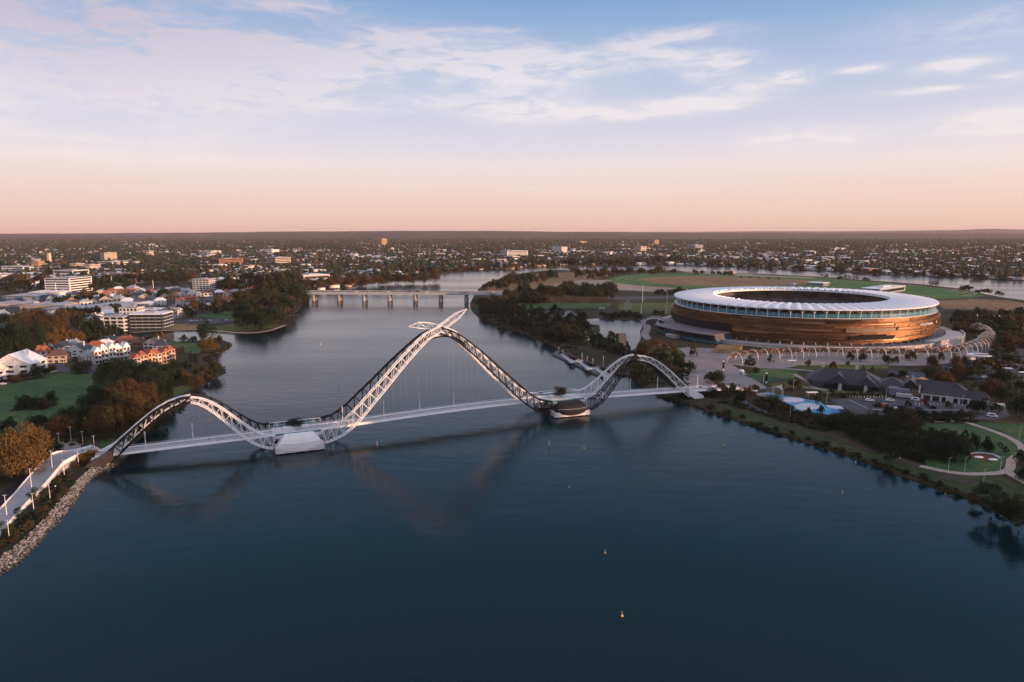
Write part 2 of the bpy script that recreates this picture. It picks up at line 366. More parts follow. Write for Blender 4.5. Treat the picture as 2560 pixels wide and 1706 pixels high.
mb = MB(); mb.sheet([(-900, -500), (900, -500), (7000, 1500), (7000, 3200), (-900, 3200)], 0.0); struct('water', mb, m_water)

LAYER = {}
def sheet(name, px, mat, z, label=None):
    mb = MB(); mb.sheet(GP(px, 1.2), z); return struct(name, mb, mat)
def ribbon_pts(px, width, z, n=6, zz=1.2):
    P = spline([G(x, y, zz) for x, y in px], n); A = []; B = []
    for i, p in enumerate(P):
        t = (P[min(i + 1, len(P) - 1)] - P[max(i - 1, 0)]).normalized(); s = Vector((-t.y, t.x, 0)) * width / 2
        A.append((p.x - s.x, p.y - s.y, z)); B.append((p.x + s.x, p.y + s.y, z))
    return A, B
def ribbon(name, px, width, mat, z):
    A, B = ribbon_pts(px, width, z); mb = MB(); mb.strip(A, B); return struct(name, mb, mat)
# west bank
sheet('town_ground', [(-60, 742), (120, 736), (330, 722), (480, 728), (600, 742), (600, 766), (520, 790), (440, 812), (330, 826), (215, 815), (100, 800), (-60, 806)], m_town, 1.25)
sheet('lawn', [(-40, 972), (30, 956), (75, 946), (140, 934), (175, 931), (225, 936), (246, 948), (262, 975), (240, 1010), (172, 1040), (168, 1078), (60, 1090), (-40, 1090)], m_lawn, 1.26)
sheet('lawn', [(120, 1100), (250, 1090), (340, 1072), (345, 1088), (318, 1112), (250, 1118), (200, 1124), (165, 1112)], m_lawn, 1.26)
sheet('lawn', [(428, 972), (470, 960), (496, 958), (484, 974), (455, 984), (436, 992)], m_lawn2, 1.26)
sheet('lawn', [(415, 854), (494, 858), (512, 866), (496, 884), (470, 884), (432, 868)], m_lawn, 1.26)
sheet('lawn', [(480, 790), (540, 782), (610, 778), (650, 792), (640, 806), (560, 800)], m_lawn, 1.26)
sheet('lawn', [(538, 816), (600, 808), (690, 808), (706, 812), (680, 821), (610, 828), (545, 824)], m_lawn2, 1.26)
sheet('lawn', [(424, 812), (495, 808), (496, 823), (420, 824)], m_dry, 1.26)
sheet('lawn', [(290, 846), (345, 842), (352, 850), (310, 856)], m_lawn, 1.26)
sheet('street', [(110, 912), (230, 905), (275, 925), (245, 938), (205, 934), (130, 930), (104, 922)], m_asphalt, 1.27)
sheet('street', [(455, 802), (575, 796), (590, 806), (470, 812)], m_asphalt, 1.27)
ribbon('path', [(-40, 972), (30, 955), (75, 944), (110, 936), (143, 927)], 3.0, m_path, 1.30)
sheet('mulch_bed', [(-40, 962), (30, 948), (75, 935), (110, 928), (60, 915), (-40, 930)], m_mulch, 1.25)
sheet('mulch_bed', [(18, 1030), (60, 1026), (110, 1026), (148, 1010), (130, 1002), (60, 1008), (38, 1018)], m_mulch, 1.29)
ribbon('promenade', [(330, 832), (420, 826.5), (496, 825), (545, 828), (609, 833), (650, 831), (684, 824), (711, 814)], 5.0, m_path, 1.31)
sheet('forecourt', [(135, 1108), (172, 1104), (205, 1110), (232, 1118), (185, 1128), (160, 1130)], m_paving, 1.30)
ribbon('path', [(237, 1117), (243, 1090), (252, 1072), (258, 1052)], 4.0, m_redpath, 1.31)
sheet('road', [(-30, 1262), (38, 1205), (82, 1158), (97, 1128), (112, 1120), (128, 1132), (130, 1140), (76, 1190), (-30, 1300)], m_road, 1.28)
ribbon('path', [(205, 1160), (165, 1180), (146, 1210), (135, 1236), (112, 1262), (75, 1292), (40, 1325), (-30, 1380)], 4.2, m_redpath, 1.30)
sheet('sandy_yard', [(480, 690), (600, 682), (700, 690), (690, 704), (560, 708), (470, 704)], m_sand, 1.27)
sheet('sandy_yard', [(255, 700), (460, 690), (470, 700), (300, 712)], m_sand, 1.27)
# east bank
sheet('dry_ground', [(1262, 702), (1330, 686), (1420, 681), (1500, 684), (1530, 690), (1450, 704), (1400, 716), (1300, 726), (1220, 730), (1214, 718)], m_dry, 1.25)
sheet('sandy_ground', [(1385, 712), (1450, 700), (1530, 700), (1620, 716), (1720, 722), (1720, 734), (1560, 726), (1400, 724)], m_sand, 1.26)
sheet('racecourse_turf', [(1519, 697), (1545, 690), (1600, 685), (1700, 682), (1850, 685.5), (2000, 691.5), (2180, 704.5), (2330, 718), (2440, 733), (2462, 739), (2430, 745), (2350, 748), (2150, 742), (1900, 730), (1717, 721), (1608, 716), (1540, 708)], m_turf, 1.28)
sheet('racecourse_infield', [(1590, 698), (1660, 692), (1780, 691), (1900, 695), (2020, 702), (2060, 708), (2000, 714), (1880, 718), (1720, 715), (1630, 708)], m_dry, 1.33)
for k in (0, 1, 2):
    e = .82 - .08 * k; c = (1960 + 6 * k, 712)
    q = [(1519, 697), (1545, 690), (1600, 685), (1700, 682), (1850, 685.5), (2000, 691.5), (2180, 704.5), (2330, 718), (2440, 733), (2462, 739), (2430, 745)]
    ribbon('racecourse_rail_strip', [(c[0] + (x - c[0]) * (1 - .045 * (k + 1)), c[1] + (y - c[1]) * (1 - .16 * (k + 1))) for x, y in q], 3.5, m_sand if k else m_path, 1.38)
sheet('sandy_ground', [(1700, 680), (1760, 677.5), (1900, 688), (2040, 695), (2030, 697), (1900, 691.5), (1760, 685)], m_sand, 1.36)
sheet('dry_ground', [(2330, 752), (2430, 748), (2520, 752), (2600, 765), (2600, 792), (2480, 775), (2360, 772)], m_dry, 1.27)
sheet('playing_field', [(1541, 770), (1548, 760), (1690, 757), (1712, 770), (1690, 784), (1650, 786), (1560, 779)], m_lawn2, 1.27)
sheet('road', [(1270, 742), (1420, 738), (1560, 742), (1720, 738), (1720, 746), (1560, 750), (1420, 746), (1268, 750)], m_asphalt, 1.26)
sheet('park_lawn', [(1260, 764), (1330, 752), (1420, 756), (1530, 756), (1520, 770), (1400, 772), (1290, 776)], m_lawn, 1.26)
sheet('park_lawn', [(1462, 838), (1492, 846), (1515, 856), (1500, 866), (1465, 860)], m_lawn, 1.26)
sheet('park_lawn', [(1448, 818), (1480, 816), (1486, 826), (1450, 832)], m_lawn, 1.26)
sheet('park_lawn', [(1655, 880), (1690, 868), (1708, 880), (1702, 896), (1660, 904)], m_lawn, 1.30)
sheet('lake', [(1466, 799), (1498, 796.5), (1563, 800), (1599, 802), (1607, 814), (1600, 829), (1602, 846), (1596, 860), (1590, 878), (1573, 893), (1560, 886), (1562, 866), (1541, 851), (1521, 845), (1489, 844), (1485, 836), (1501, 829), (1498, 813), (1470, 811)], m_water, 1.29)
sheet('lake', [(1278, 792), (1300, 781), (1345, 777), (1400, 780), (1425, 776), (1440, 786), (1449, 801), (1428, 797), (1400, 789), (1340, 792)], m_water, 1.29)
ribbon('path', [(1600, 796), (1612, 806), (1618, 820), (1612, 836), (1625, 850), (1660, 866), (1700, 885)], 9.0, m_paving, 1.28)
sheet('plaza', [(1640, 880), (1720, 868), (1800, 872), (1850, 890), (1830, 912), (1862, 932), (1900, 958), (1925, 974), (1850, 976), (1795, 972), (1730, 972), (1705, 945), (1712, 915)], m_paving, 1.27)
sheet('plaza', [(1830, 912), (1850, 885), (2050, 880), (2250, 885), (2400, 880), (2440, 850), (2480, 850), (2490, 885), (2420, 905), (2300, 915), (2000, 915), (1930, 925)], m_paving, 1.29)
sheet('lawn', [(1861, 940), (1905, 920), (1990, 926), (2000, 936), (1985, 947), (1912, 958)], m_lawn, 1.33)
sheet('lawn', [(1918, 961), (2000, 950), (2040, 972), (1965, 974)], m_lawn2, 1.33)
sheet('lawn', [(1990, 914), (2100, 912), (2220, 914), (2220, 922), (2050, 926), (1990, 922)], m_lawn2, 1.33)
sheet('lawn', [(2052, 976), (2200, 980), (2210, 992), (2060, 989)], m_lawn2, 1.33)
sheet('lawn', [(2300, 1062), (2410, 1060), (2480, 1080), (2535, 1108), (2548, 1130), (2515, 1150), (2500, 1180), (2390, 1184), (2320, 1172), (2300, 1120)], m_lawn, 1.30)
sheet('lawn', [(2420, 1056), (2620, 1062), (2620, 1135), (2565, 1112), (2500, 1076)], m_lawn, 1.31)
sheet('lawn', [(2075, 1090), (2150, 1112), (2220, 1135), (2320, 1165), (2500, 1190), (2560, 1215), (2620, 1260), (2620, 1322), (2450, 1243), (2300, 1193), (2200, 1158), (2080, 1118)], m_verge, 1.28)
sheet('bank_grass', [(1800, 1008), (1900, 1040), (2000, 1075), (2075, 1092), (2070, 1112), (1950, 1082), (1840, 1045), (1790, 1030)], m_verge, 1.27)
sheet('car_park', [(2075, 1000), (2170, 994), (2440, 1005), (2505, 1012), (2530, 1040), (2490, 1050), (2260, 1042), (2190, 1044), (2130, 1030)], m_asphalt, 1.30)
sheet('car_park', [(2340, 918), (2430, 900), (2560, 895), (2660, 905), (2660, 985), (2540, 975), (2450, 955)], m_asphalt, 1.30)
sheet('car_park', [(2420, 870), (2560, 858), (2660, 860), (2660, 892), (2480, 892)], m_asphalt, 1.32)
ribbon('path', [(2290, 1050), (2330, 1054), (2400, 1054), (2445, 1066), (2500, 1085), (2545, 1108), (2556, 1130), (2530, 1150), (2518, 1178), (2450, 1186), (2380, 1182), (2300, 1166)], 4.2, m_path, 1.36)
ribbon('path', [(2516, 1178), (2540, 1194), (2580, 1215)], 4.5, m_path, 1.37)
ribbon('path', [(2050, 1078), (2100, 1096), (2170, 1125), (2240, 1148), (2300, 1165), (2370, 1190), (2440, 1214), (2500, 1232)], 4.5, m_redpath, 1.34)
ribbon('path', [(1842, 962), (1843, 985), (1862, 1008), (1905, 1028), (1935, 1040)], 5.0, m_asphalt, 1.34)
ribbon('path', [(1985, 936), (2010, 950), (2040, 970), (2110, 975)], 3.5, m_paving, 1.35)
ribbon('path', [(1905, 914), (1960, 922), (2030, 928), (2060, 936)], 6.0, m_paving, 1.36)

# far ridge beyond the suburbs and the scarp on the right
m_hill = ground_mat('bushland', [(.25, (.024, .022, .014)), (.5, (.042, .036, .024)), (.8, (.085, .066, .05))], (.0012, .006))
def ridge(name, y0, y1, prof, step=24):
    mb = MB(); n = 140; rows = []
    for k, (f, hf) in enumerate(((0, 0), (.35, .3), (.7, .75), (1, 1), (1.25, .9))):
        r = []
        for i in range(n + 1):
            sx = -300 + 3160 * i / n; yy = y0 + (y1 - y0) * f
            r.append(((sx - 1280) / FPX * yy, yy, 1.0 + hf * prof(sx)))
        rows.append(r)
    mb.loft(rows, closed=False, cap=False); struct(name, mb, m_hill, True)
def lerp_prof(pts, jit):
    def f(x):
        for (a, ha), (b, hb) in zip(pts, pts[1:]):
            if x <= b: t = (x - a) / (b - a); return ha + (hb - ha) * (3 * t * t - 2 * t ** 3) + jit * (math.sin(x * .021) + .6 * math.sin(x * .057 + 1) + .35 * math.sin(x * .14))
        return pts[-1][1]
    return f
ridge('hills', 8500, 14000, lerp_prof([(-300, 70), (0, 78), (350, 92), (620, 112), (800, 128), (1150, 138), (1450, 118), (1750, 98), (2100, 90), (2860, 80)], 2.5))
ridge('hills', 17000, 24000, lerp_prof([(-300, 40), (1300, 60), (1700, 118), (2000, 140), (2120, 135), (2350, 175), (2470, 215), (2560, 185), (2860, 205)], 5))

# ---------------------------------------------------------------- far suburbs: thousands of roofs and trees read as one mass
def scatter(n, ymin, ymax, seed, knee=2600, power=2.0, clump=0.0):
    r = np.random.default_rng(seed); ys = np.linspace(ymin, ymax, 4000); pdf = ys * np.minimum(1, (knee / ys) ** power); c = np.cumsum(pdf); c /= c[-1]
    y = np.interp(r.random(n), c, ys); x = (r.random(n) * 2720 - 80 - 1280) / FPX * y
    k = inside(LAND_W, x, y); shore = 12.0
    for dx, dy in ((shore, 0), (-shore, 0), (0, -shore * 1.5)): k &= inside(LAND_W, x + dx, y + dy)
    x, y = x[k], y[k]; sy = 853 - FPX * np.tan(PITCH - np.arctan(CAM_H / y)); sx = 1280 + FPX * x / y
    near = (sx < 770) & (sy > 704)
    m = np.sin(x / 310 + 1.3 * np.sin(y / 420)) * np.sin(y / 380 + .8 * np.sin(x / 260)) + .6 * np.sin(x / 120 + y / 190); near |= (r.random(len(x)) < np.clip(clump * m, 0, .9)); return x[~near], y[~near], r
def blob_lib(seed, k):
    r = np.random.default_rng(seed); t = (1 + 5 ** .5) / 2
    v = np.array([(-1, t, 0), (1, t, 0), (-1, -t, 0), (1, -t, 0), (0, -1, t), (0, 1, t), (0, -1, -t), (0, 1, -t), (t, 0, -1), (t, 0, 1), (-t, 0, -1), (-t, 0, 1)]) / math.hypot(1, t)
    f = np.array([(0, 11, 5), (0, 5, 1), (0, 1, 7), (0, 7, 10), (0, 10, 11), (1, 5, 9), (5, 11, 4), (11, 10, 2), (10, 7, 6), (7, 1, 8), (3, 9, 4), (3, 4, 2), (3, 2, 6), (3, 6, 8), (3, 8, 9), (4, 9, 5), (2, 4, 11), (6, 2, 10), (8, 6, 7), (9, 8, 1)])
    return v, f
m_leafA = leaf_mat('foliage_dark', (0.008, 0.021, 0.01), (0.015, 0.028, 0.013), (0.024, 0.038, 0.016))
m_leafB = leaf_mat('foliage_olive', (0.019, 0.027, 0.01), (0.033, 0.034, 0.013), (0.052, 0.047, 0.018))
m_leafC = leaf_mat('foliage_rust', (0.046, 0.027, 0.011), (0.07, 0.039, 0.016), (0.085, 0.053, 0.02))
m_leafD = leaf_mat('foliage_gold', (0.085, 0.046, 0.015), (0.115, 0.062, 0.019), (0.13, 0.078, 0.024))
m_leafE = leaf_mat('foliage_blue_green', (0.008, 0.02, 0.012), (0.014, 0.025, 0.016), (0.022, 0.032, 0.018))
def far_trees(name, n, ymin, ymax, seed, smin, smax):
    x, y, r = scatter(n, ymin, ymax, seed, 2600, 2.0, -.55); n = len(x); v, f = blob_lib(seed, 0); grow = np.maximum(1, y / 3200) ** .6
    w = r.uniform(smin, smax, n) * grow; h = w * r.uniform(.42, .75, n)
    V = v[None] * r.uniform(.62, 1.15, (n, 12, 1)) * np.stack([w / 2, w / 2, h], 1)[:, None, :]
    V[:, :, 0] += x[:, None]; V[:, :, 1] += y[:, None]; V[:, :, 2] += (h * .85)[:, None]
    F = (f[None] + (np.arange(n) * 12)[:, None, None]).reshape(-1, 3)
    mi = np.repeat(r.choice(3, n, p=(.50, .36, .14)), 20)
    o = obj(name, np_mesh(name, V.reshape(-1, 3), F, [m_leafA, m_leafB, m_leafC], mi)); o['kind'] = 'stuff'
    tag(o, 'distant suburban treetops spreading to the horizon', 'trees'); return o
roofs = [M('roof_white', (.74, .73, .73), .5), M('roof_grey', (.30, .31, .33), .5), M('roof_tile', (.30, .095, .05), .8), M('roof_dark', (.055, .058, .066), .6),
         M('wall_white', (.66, .64, .60), .8), M('wall_cream', (.52, .43, .32), .8), M('wall_brick', (.30, .15, .09), .85)]
def far_houses(name, n, ymin, ymax, seed, dims, label, knee=2600):
    x, y, r = scatter(n, ymin, ymax, seed, knee, 2.0, .75); n = len(x)
    cell = (np.floor(x / 520) * 7.3 + np.floor(y / 640) * 13.7); ang = np.array((.12, .35, -.15, .6, .22))[(np.abs(np.sin(cell) * 999).astype(int)) % 5]
    u_, v_ = x * np.cos(ang) + y * np.sin(ang), -x * np.sin(ang) + y * np.cos(ang); v_ = (np.floor(v_ / 58) + np.where(r.random(n) < .5, .22, .62)) * 58 + r.normal(0, 1.5, n)
    x, y = u_ * np.cos(ang) - v_ * np.sin(ang), u_ * np.sin(ang) + v_ * np.cos(ang); keep = inside(LAND_W, x, y - 15) & inside(LAND_W, x, y); x, y, ang = x[keep], y[keep], ang[keep]; n = len(x)
    w = r.uniform(*dims[0], n); d = w * r.uniform(.5, .9, n); h = r.uniform(*dims[1], n); rh = r.uniform(*dims[2], n); a = ang + np.where(r.random(n) < .25, 1.57, 0)
    u = np.array([(-1, -1), (1, -1), (1, 1), (-1, 1)], float); ca, sa = np.cos(a), np.sin(a); V = np.zeros((n, 14, 3))
    def put(k, lx, ly, z): V[:, k, 0] = x + lx * ca - ly * sa; V[:, k, 1] = y + lx * sa + ly * ca; V[:, k, 2] = z
    for k in range(4):
        put(k, u[k, 0] * w / 2, u[k, 1] * d / 2, 0.5); put(4 + k, u[k, 0] * w / 2, u[k, 1] * d / 2, h + 1.2)
        put(8 + k, u[k, 0] * (w / 2 + .5), u[k, 1] * (d / 2 + .5), h + 1.1)
    put(12, -w * .28, 0 * d, h + 1.2 + rh); put(13, w * .28, 0 * d, h + 1.2 + rh)
    fq = np.array([(0, 1, 5, 4), (1, 2, 6, 5), (2, 3, 7, 6), (3, 0, 4, 7), (8, 9, 13, 12), (10, 11, 12, 13), (9, 10, 13, 13), (11, 8, 12, 12)])
    B = (np.arange(n) * 14)[:, None, None]; roof = r.choice(4, n, p=(.42, .28, .16, .14)); wall = 4 + r.choice(3, n, p=(.45, .35, .2))
    mi = np.where(np.arange(8)[None] < 4, wall[:, None], roof[:, None])
    Fq = (fq[None, :6] + B).reshape(-1, 4); Ft = (np.array([(9, 10, 13), (11, 8, 12)])[None] + B).reshape(-1, 3)
    me = bpy.data.meshes.new(name); nv = n * 14; me.vertices.add(nv); me.vertices.foreach_set('co', V.astype(np.float32).ravel())
    lo = np.concatenate([Fq.ravel(), Ft.ravel()]).astype(np.int32); me.loops.add(len(lo)); me.loops.foreach_set('vertex_index', lo)
    st = np.concatenate([np.arange(len(Fq)) * 4, len(Fq) * 4 + np.arange(len(Ft)) * 3]).astype(np.int32); me.polygons.add(len(st))
    me.polygons.foreach_set('loop_start', st); me.polygons.foreach_set('loop_total', np.concatenate([np.full(len(Fq), 4), np.full(len(Ft), 3)]).astype(np.int32))
    for m in roofs: me.materials.append(m)
    me.polygons.foreach_set('material_index', np.concatenate([mi[:, :6].ravel(), mi[:, 6:].ravel()]).astype(np.int32)); me.update(calc_edges=True)
    o = obj(name, me); o['kind'] = 'stuff'; tag(o, label, 'houses'); return o
far_trees('distant_trees', 50000, 950, 9500, 11, 8, 17)
far_houses('distant_houses', 27000, 1000, 9000, 21, ((11, 24), (3, 6.5), (1.2, 2.6)), 'distant suburban houses spreading to the horizon')
far_houses('distant_sheds', 1500, 1200, 9500, 23, ((22, 60), (5, 13), (.6, 1.6)), 'distant flat-roofed sheds and shops among the suburbs', 4000)
# ---------------------------------------------------------------- air (built last, round everything)
def haze(density, col):
    m = bpy.data.materials.new('haze_air'); m.use_nodes = True; nt = m.node_tree; nt.nodes.clear()
    v = nt.nodes.new('ShaderNodeVolumePrincipled'); v.inputs['Color'].default_value = (*col, 1); v.inputs['Density'].default_value = density; v.inputs['Anisotropy'].default_value = .0
    o = nt.nodes.new('ShaderNodeOutputMaterial'); nt.links.new(v.outputs[0], o.inputs['Volume'])
    mb = MB(); mb.box((0, 16150, 123.5), (80000, 33700, 251)); h = struct('haze', mb, m, kind='stuff'); h['label'] = 'thin warm evening haze over the far suburbs'
    h['category'] = 'haze'; return h
# ================================================================== the footbridge
m_white = M('white_steel_paint', (.78, .76, .75), .45, 0, .04, .3)
m_black = M('black_steel_paint', (.010, .0095, .011), .55, 0, .15, .3, 0, .2)
m_bronze_dark = M('brown_steel_paint', (.045, .033, .034), .5, 0, .15, .3)
m_deck = M('deck_concrete', (.34, .32, .33), .8, 0, .10, .25, .0)
m_conc = M('pale_concrete', (.62, .58, .57), .8, 0, .07, .2)
m_rail = M('rail_steel', (.60, .60, .62), .35, .3, .05, .5)
m_glass = glass_mat('green_glass', (.10, .22, .20), .08)
DECK = spline([(-212, 335, 6.0), (-199, 340.5, 6.3), (-137, 364.5, 7.8), (-94, 383, 8.8), (-47, 407, 9.6), (7, 434, 9.2), (66, 454.5, 8.2), (117, 474, 7.0), (136, 482, 6.0), (158, 491, 4.4), (172, 497, 2.6)], 14)
_DX = [p.x for p in DECK]
def deck_at(x, v=0.0, z=None):
    """point over the bridge's plan line at easting x, v metres towards the camera side"""
    i = min(max(int(np.searchsorted(_DX, x)) - 1, 0), len(DECK) - 2); a, b = DECK[i], DECK[i + 1]; t = (x - a.x) / (b.x - a.x)
    p = a.lerp(b, t); i0, i1 = max(i - 3, 0), min(i + 4, len(DECK) - 1); d = (DECK[i1] - DECK[i0]); d.z = 0; d.normalize()
    q = p + Vector((d.y, -d.x, 0)) * v; q.z = p.z if z is None else z; return q
def deck_dir(x):
    d = deck_at(x + 2) - deck_at(x - 2); d.z = 0; return d.normalized()
def pchip(pts):
    X = [p[0] for p in pts]; Y = [p[1] for p in pts]; n = len(X); d = [(Y[i + 1] - Y[i]) / (X[i + 1] - X[i]) for i in range(n - 1)]
    m = [d[0]] + [0 if d[i - 1] * d[i] <= 0 else 2 * d[i - 1] * d[i] / (d[i - 1] + d[i]) for i in range(1, n - 1)] + [d[-1]]
    def f(x):
        i = min(max(int(np.searchsorted(X, x)) - 1, 0), n - 2); h = X[i + 1] - X[i]; t = (x - X[i]) / h
        return (2 * t ** 3 - 3 * t * t + 1) * Y[i] + (t ** 3 - 2 * t * t + t) * h * m[i] + (3 * t * t - 2 * t ** 3) * Y[i + 1] + (t ** 3 - t * t) * h * m[i + 1]
    return f
bridge = empty('footbridge', deck_at(-44, 0, 0), 0, 'white and black arched footbridge with crossing lattice ribs spanning the river', 'footbridge')
# deck: slab, light fascias, rails
xs = [p.x for p in DECK]; W = 4.6
mb = MB(); rings = []
for x in xs:
    rings.append([deck_at(x, v, deck_at(x).z + dz) for v, dz in ((-W, 0), (W, 0), (W - .3, -.35), (2.2, -1.3), (-2.2, -1.3), (-W + .3, -.35))])
mb.loft(rings); deck_o = part('deck', mb, [m_deck], bridge)
for s, nm in ((1, 'fascia'), (-1, 'fascia')):
    mb = MB(); rings = []
    for x in xs:
        z = deck_at(x).z; rings.append([deck_at(x, s * v, z + dz) for v, dz in ((W - .02, .55), (W + .22, .55), (W + .62, -.75), (W - .6, -1.05), (W - .6, -.45))])
    mb.loft(rings); part(nm, mb, m_white, bridge)
    mb = MB()
    for h, r in ((1.35, .09), (.95, .045)): mb.path([deck_at(x, s * (W - .1), deck_at(x).z + h) for x in xs], r, 5)
    x = -206
    while x < 165: mb.tube(deck_at(x, s * (W - .1)), deck_at(x, s * (W - .1), deck_at(x).z + 1.35), .06, 4); x += 3.0
    part('handrail', mb, m_rail, bridge)
mb = MB()
for s in (-.9,): mb.strip([deck_at(x, s - .1, deck_at(x).z + .012) for x in xs], [deck_at(x, s + .1, deck_at(x).z + .012) for x in xs])
part('lane_line', mb, m_white, deck_o.parent, deck_o)
mb = MB(); mb.path([deck_at(x, 0, deck_at(x).z - 1.6) for x in xs], .7, 8); part('spine_beam', mb, m_bronze_dark, bridge)

N_BRACE = 0
def rib(name, x0, x1, v0, v1, z0, z1, prof, depth, mat, bays, single, tip=None, lean=0.0):
    """a lattice rib from its springing (x0,v0,z0) to the crown (x1,v1,z1): four chords, zigzag braces"""
    f = pchip(prof); C = []
    for i in range(bays + 1):
        s = i / bays; C.append((deck_at(x0 + (x1 - x0) * s, v0 + (v1 - v0) * s ** .8, z0 + (z1 - z0) * f(s)), depth[0] + (depth[1] - depth[0]) * s))
    if tip:
        k = max(3, int(abs(tip[0]) / 4.6))
        for i in range(1, k + 1):
            t = i / k; C.append((deck_at(x1 + tip[0] * t, v1 + tip[3] * t, z1 + tip[1] * t + tip[2] * t * t), depth[1] * (1.0 if t < .70 else max(.04, (1 - t) / .30))))
    n = len(C); tb = []
    for i, (p, h) in enumerate(C):
        t = (C[min(i + 1, n - 1)][0] - C[max(i - 1, 0)][0]).normalized(); lat = Vector((t.y, -t.x, 0)).normalized() * (1 if x1 > x0 else -1); up = lat.cross(t).normalized()
        if up.z < 0: up = -up
        wd = 1.15 * min(1.0, h / 2)
        tb.append([p + up * (h / 2) + lat * wd, p - up * (h / 2) + lat * wd, p + up * (h / 2) - lat * wd, p - up * (h / 2) - lat * wd])
    root = bridge; CR = .44 if mat is m_black else .32; BR = .24 if mat is m_black else .17
    RL = [CR if i <= bays else CR * (.8 - .35 * (i - bays) / (n - bays)) for i in range(n)]
    ch = part('rib', MBpath([q[0] for q in tb], RL), mat, root); ch['label'] = name
    for k in (1, 2, 3): part('chord', MBpath([q[k] for q in tb], RL), mat, root, ch)
    rest = MB(); global N_BRACE
    for i in range(n - 1):
        a, b = tb[i], tb[i + 1]
        if i == bays: BR *= .6
        for face, (u, l) in enumerate(((0, 1), (2, 3))):
            bars = [(a[u], a[l])]
            bars.append((a[l], b[u]) if True else (a[u], b[l]))
            for (p, q) in bars:
                if single and face == (0 if True else 1) and N_BRACE < 296:
                    m1 = MB(); m1.tube(p, q, BR, 5); part('brace', m1, mat, root, ch); N_BRACE += 1
                else: rest.tube(p, q, BR * (.75 if single else 1), 5)
        rest.tube(a[0], a[2], .10, 4); rest.tube(a[1], a[3], .10, 4); rest.tube(a[1], b[3], .07, 4)
    o = part('bracing', rest, mat, root, ch); o['kind'] = 'stuff'
    return tb
def MBpath(pts, r, n=7):
    m = MB(); m.path(pts, r, n); return m
PC = [(0, 0), (.12, .035), (.25, .15), (.36, .29), (.5, .47), (.62, .63), (.75, .79), (.88, .93), (1, 1)]
PS_P = [(0, 0), (.14, .035), (.28, .17), (.43, .38), (.71, .79), (.87, .95), (1, 1)]     # from a river pier to a side crown
PS_A = [(0, 0), (.18, .24), (.37, .50), (.55, .72), (.71, .88), (.87, .97), (1, 1)]       # from a bank abutment to a side crown
VP, VC, VS, VA = 12.6, 1.9, 2.6, 6.2
ZB = 6.2
# central arch
rib('white near rib of the central arch rising to a raised tip', -109, -44, VP, VC, ZB, 60.5, PC, (7.8, 3.6), m_white, 15, True, (15.8, 11.8, -1.0, -1.0))
rib('black near rib of the central arch', 21, -44, VP, VC + .4, ZB, 59.5, PC, (7.8, 3.4), m_black, 15, True)
rib('black far rib of the central arch', -109, -44, -VP, -VC - .4, ZB, 59.5, PC, (7.8, 3.4), m_black, 15, False)
rib('white far rib of the central arch ending in a level tip', 21, -44, -VP, -VC, ZB, 60.5, PC, (7.8, 3.6), m_white, 15, False, (-16.5, 6.5, -4.5, 0))
# left side arch
rib('black near rib of the side arch at the ramp end', -207, -170, VA, VS, 4.5, 31.0, PS_A, (4.8, 2.8), m_black, 8, True)
rib('white near rib of the side arch at the ramp end', -133, -170, VP, VS, ZB, 31.0, PS_P, (7.4, 2.8), m_white, 9, True)
rib('white far rib of the side arch at the ramp end', -207, -170, -VA, -VS, 4.5, 31.0, PS_A, (4.8, 2.8), m_white, 8, False)
rib('black far rib of the side arch at the ramp end', -133, -170, -VP, -VS, ZB, 31.0, PS_P, (7.4, 2.8), m_black, 9, False)
# right side arch
rib('black near rib of the side arch at the stadium end', 47, 85, VP, VS, ZB, 33.0, PS_P, (7.4, 2.8), m_black, 9, True)
rib('white far rib of the side arch at the stadium end', 47, 85, -VP, -VS, ZB, 33.0, PS_P, (7.4, 2.8), m_white, 9, False)
rib('white near rib of the side arch at the stadium end', 124, 85, VA, VS, 4.5, 33.0, PS_A, (4.8, 2.8), m_white, 8, True)
rib('black far rib of the side arch at the stadium end', 124, 85, -VA, -VS, 4.5, 33.0, PS_A, (4.8, 2.8), m_black, 8, False)
# low walkway arc under the central crown
mb = MB()
for v in (-1.6, 1.6): mb.path([deck_at(-43 + u, v, 55.6 - 3.2 * (u / 12) ** 2 - 1.6 * (u / 12) ** 4) for u in np.linspace(-14, 14, 25)], .5, 6)
part('crown_walkway', mb, m_black, bridge)
mb = MB(); mb.strip([deck_at(-43 + u, 1.65, 56.0 - 3.2 * (u / 12) ** 2) for u in np.linspace(-6, 6, 9)], [deck_at(-43 + u, 1.65, 58.6 - 1.6 * (abs(u) / 12)) for u in np.linspace(-6, 6, 9)])
part('crown_screen', mb, m_rail, bridge)
# thin hangers from the ribs to the deck edge
mb = MB()
for (xa, xb, zc, prof) in ((-109, -44, 60, PC), (21, -44, 60, PC), (-133, -170, 31, PS_P), (47, 85, 33, PS_P)):
    f = pchip(prof)
    for s in np.arange(.35, 1.0, .11):
        x = xa + (xb - xa) * s
        for sg in (-1, 1): mb.tube(deck_at(x, sg * (VP + (VC - VP) * s ** .8), ZB + (zc - ZB) * f(s)), deck_at(x, sg * (W + .3)), .010, 3)
o = part('hangers', mb, m_rail, bridge); o['kind'] = 'stuff'
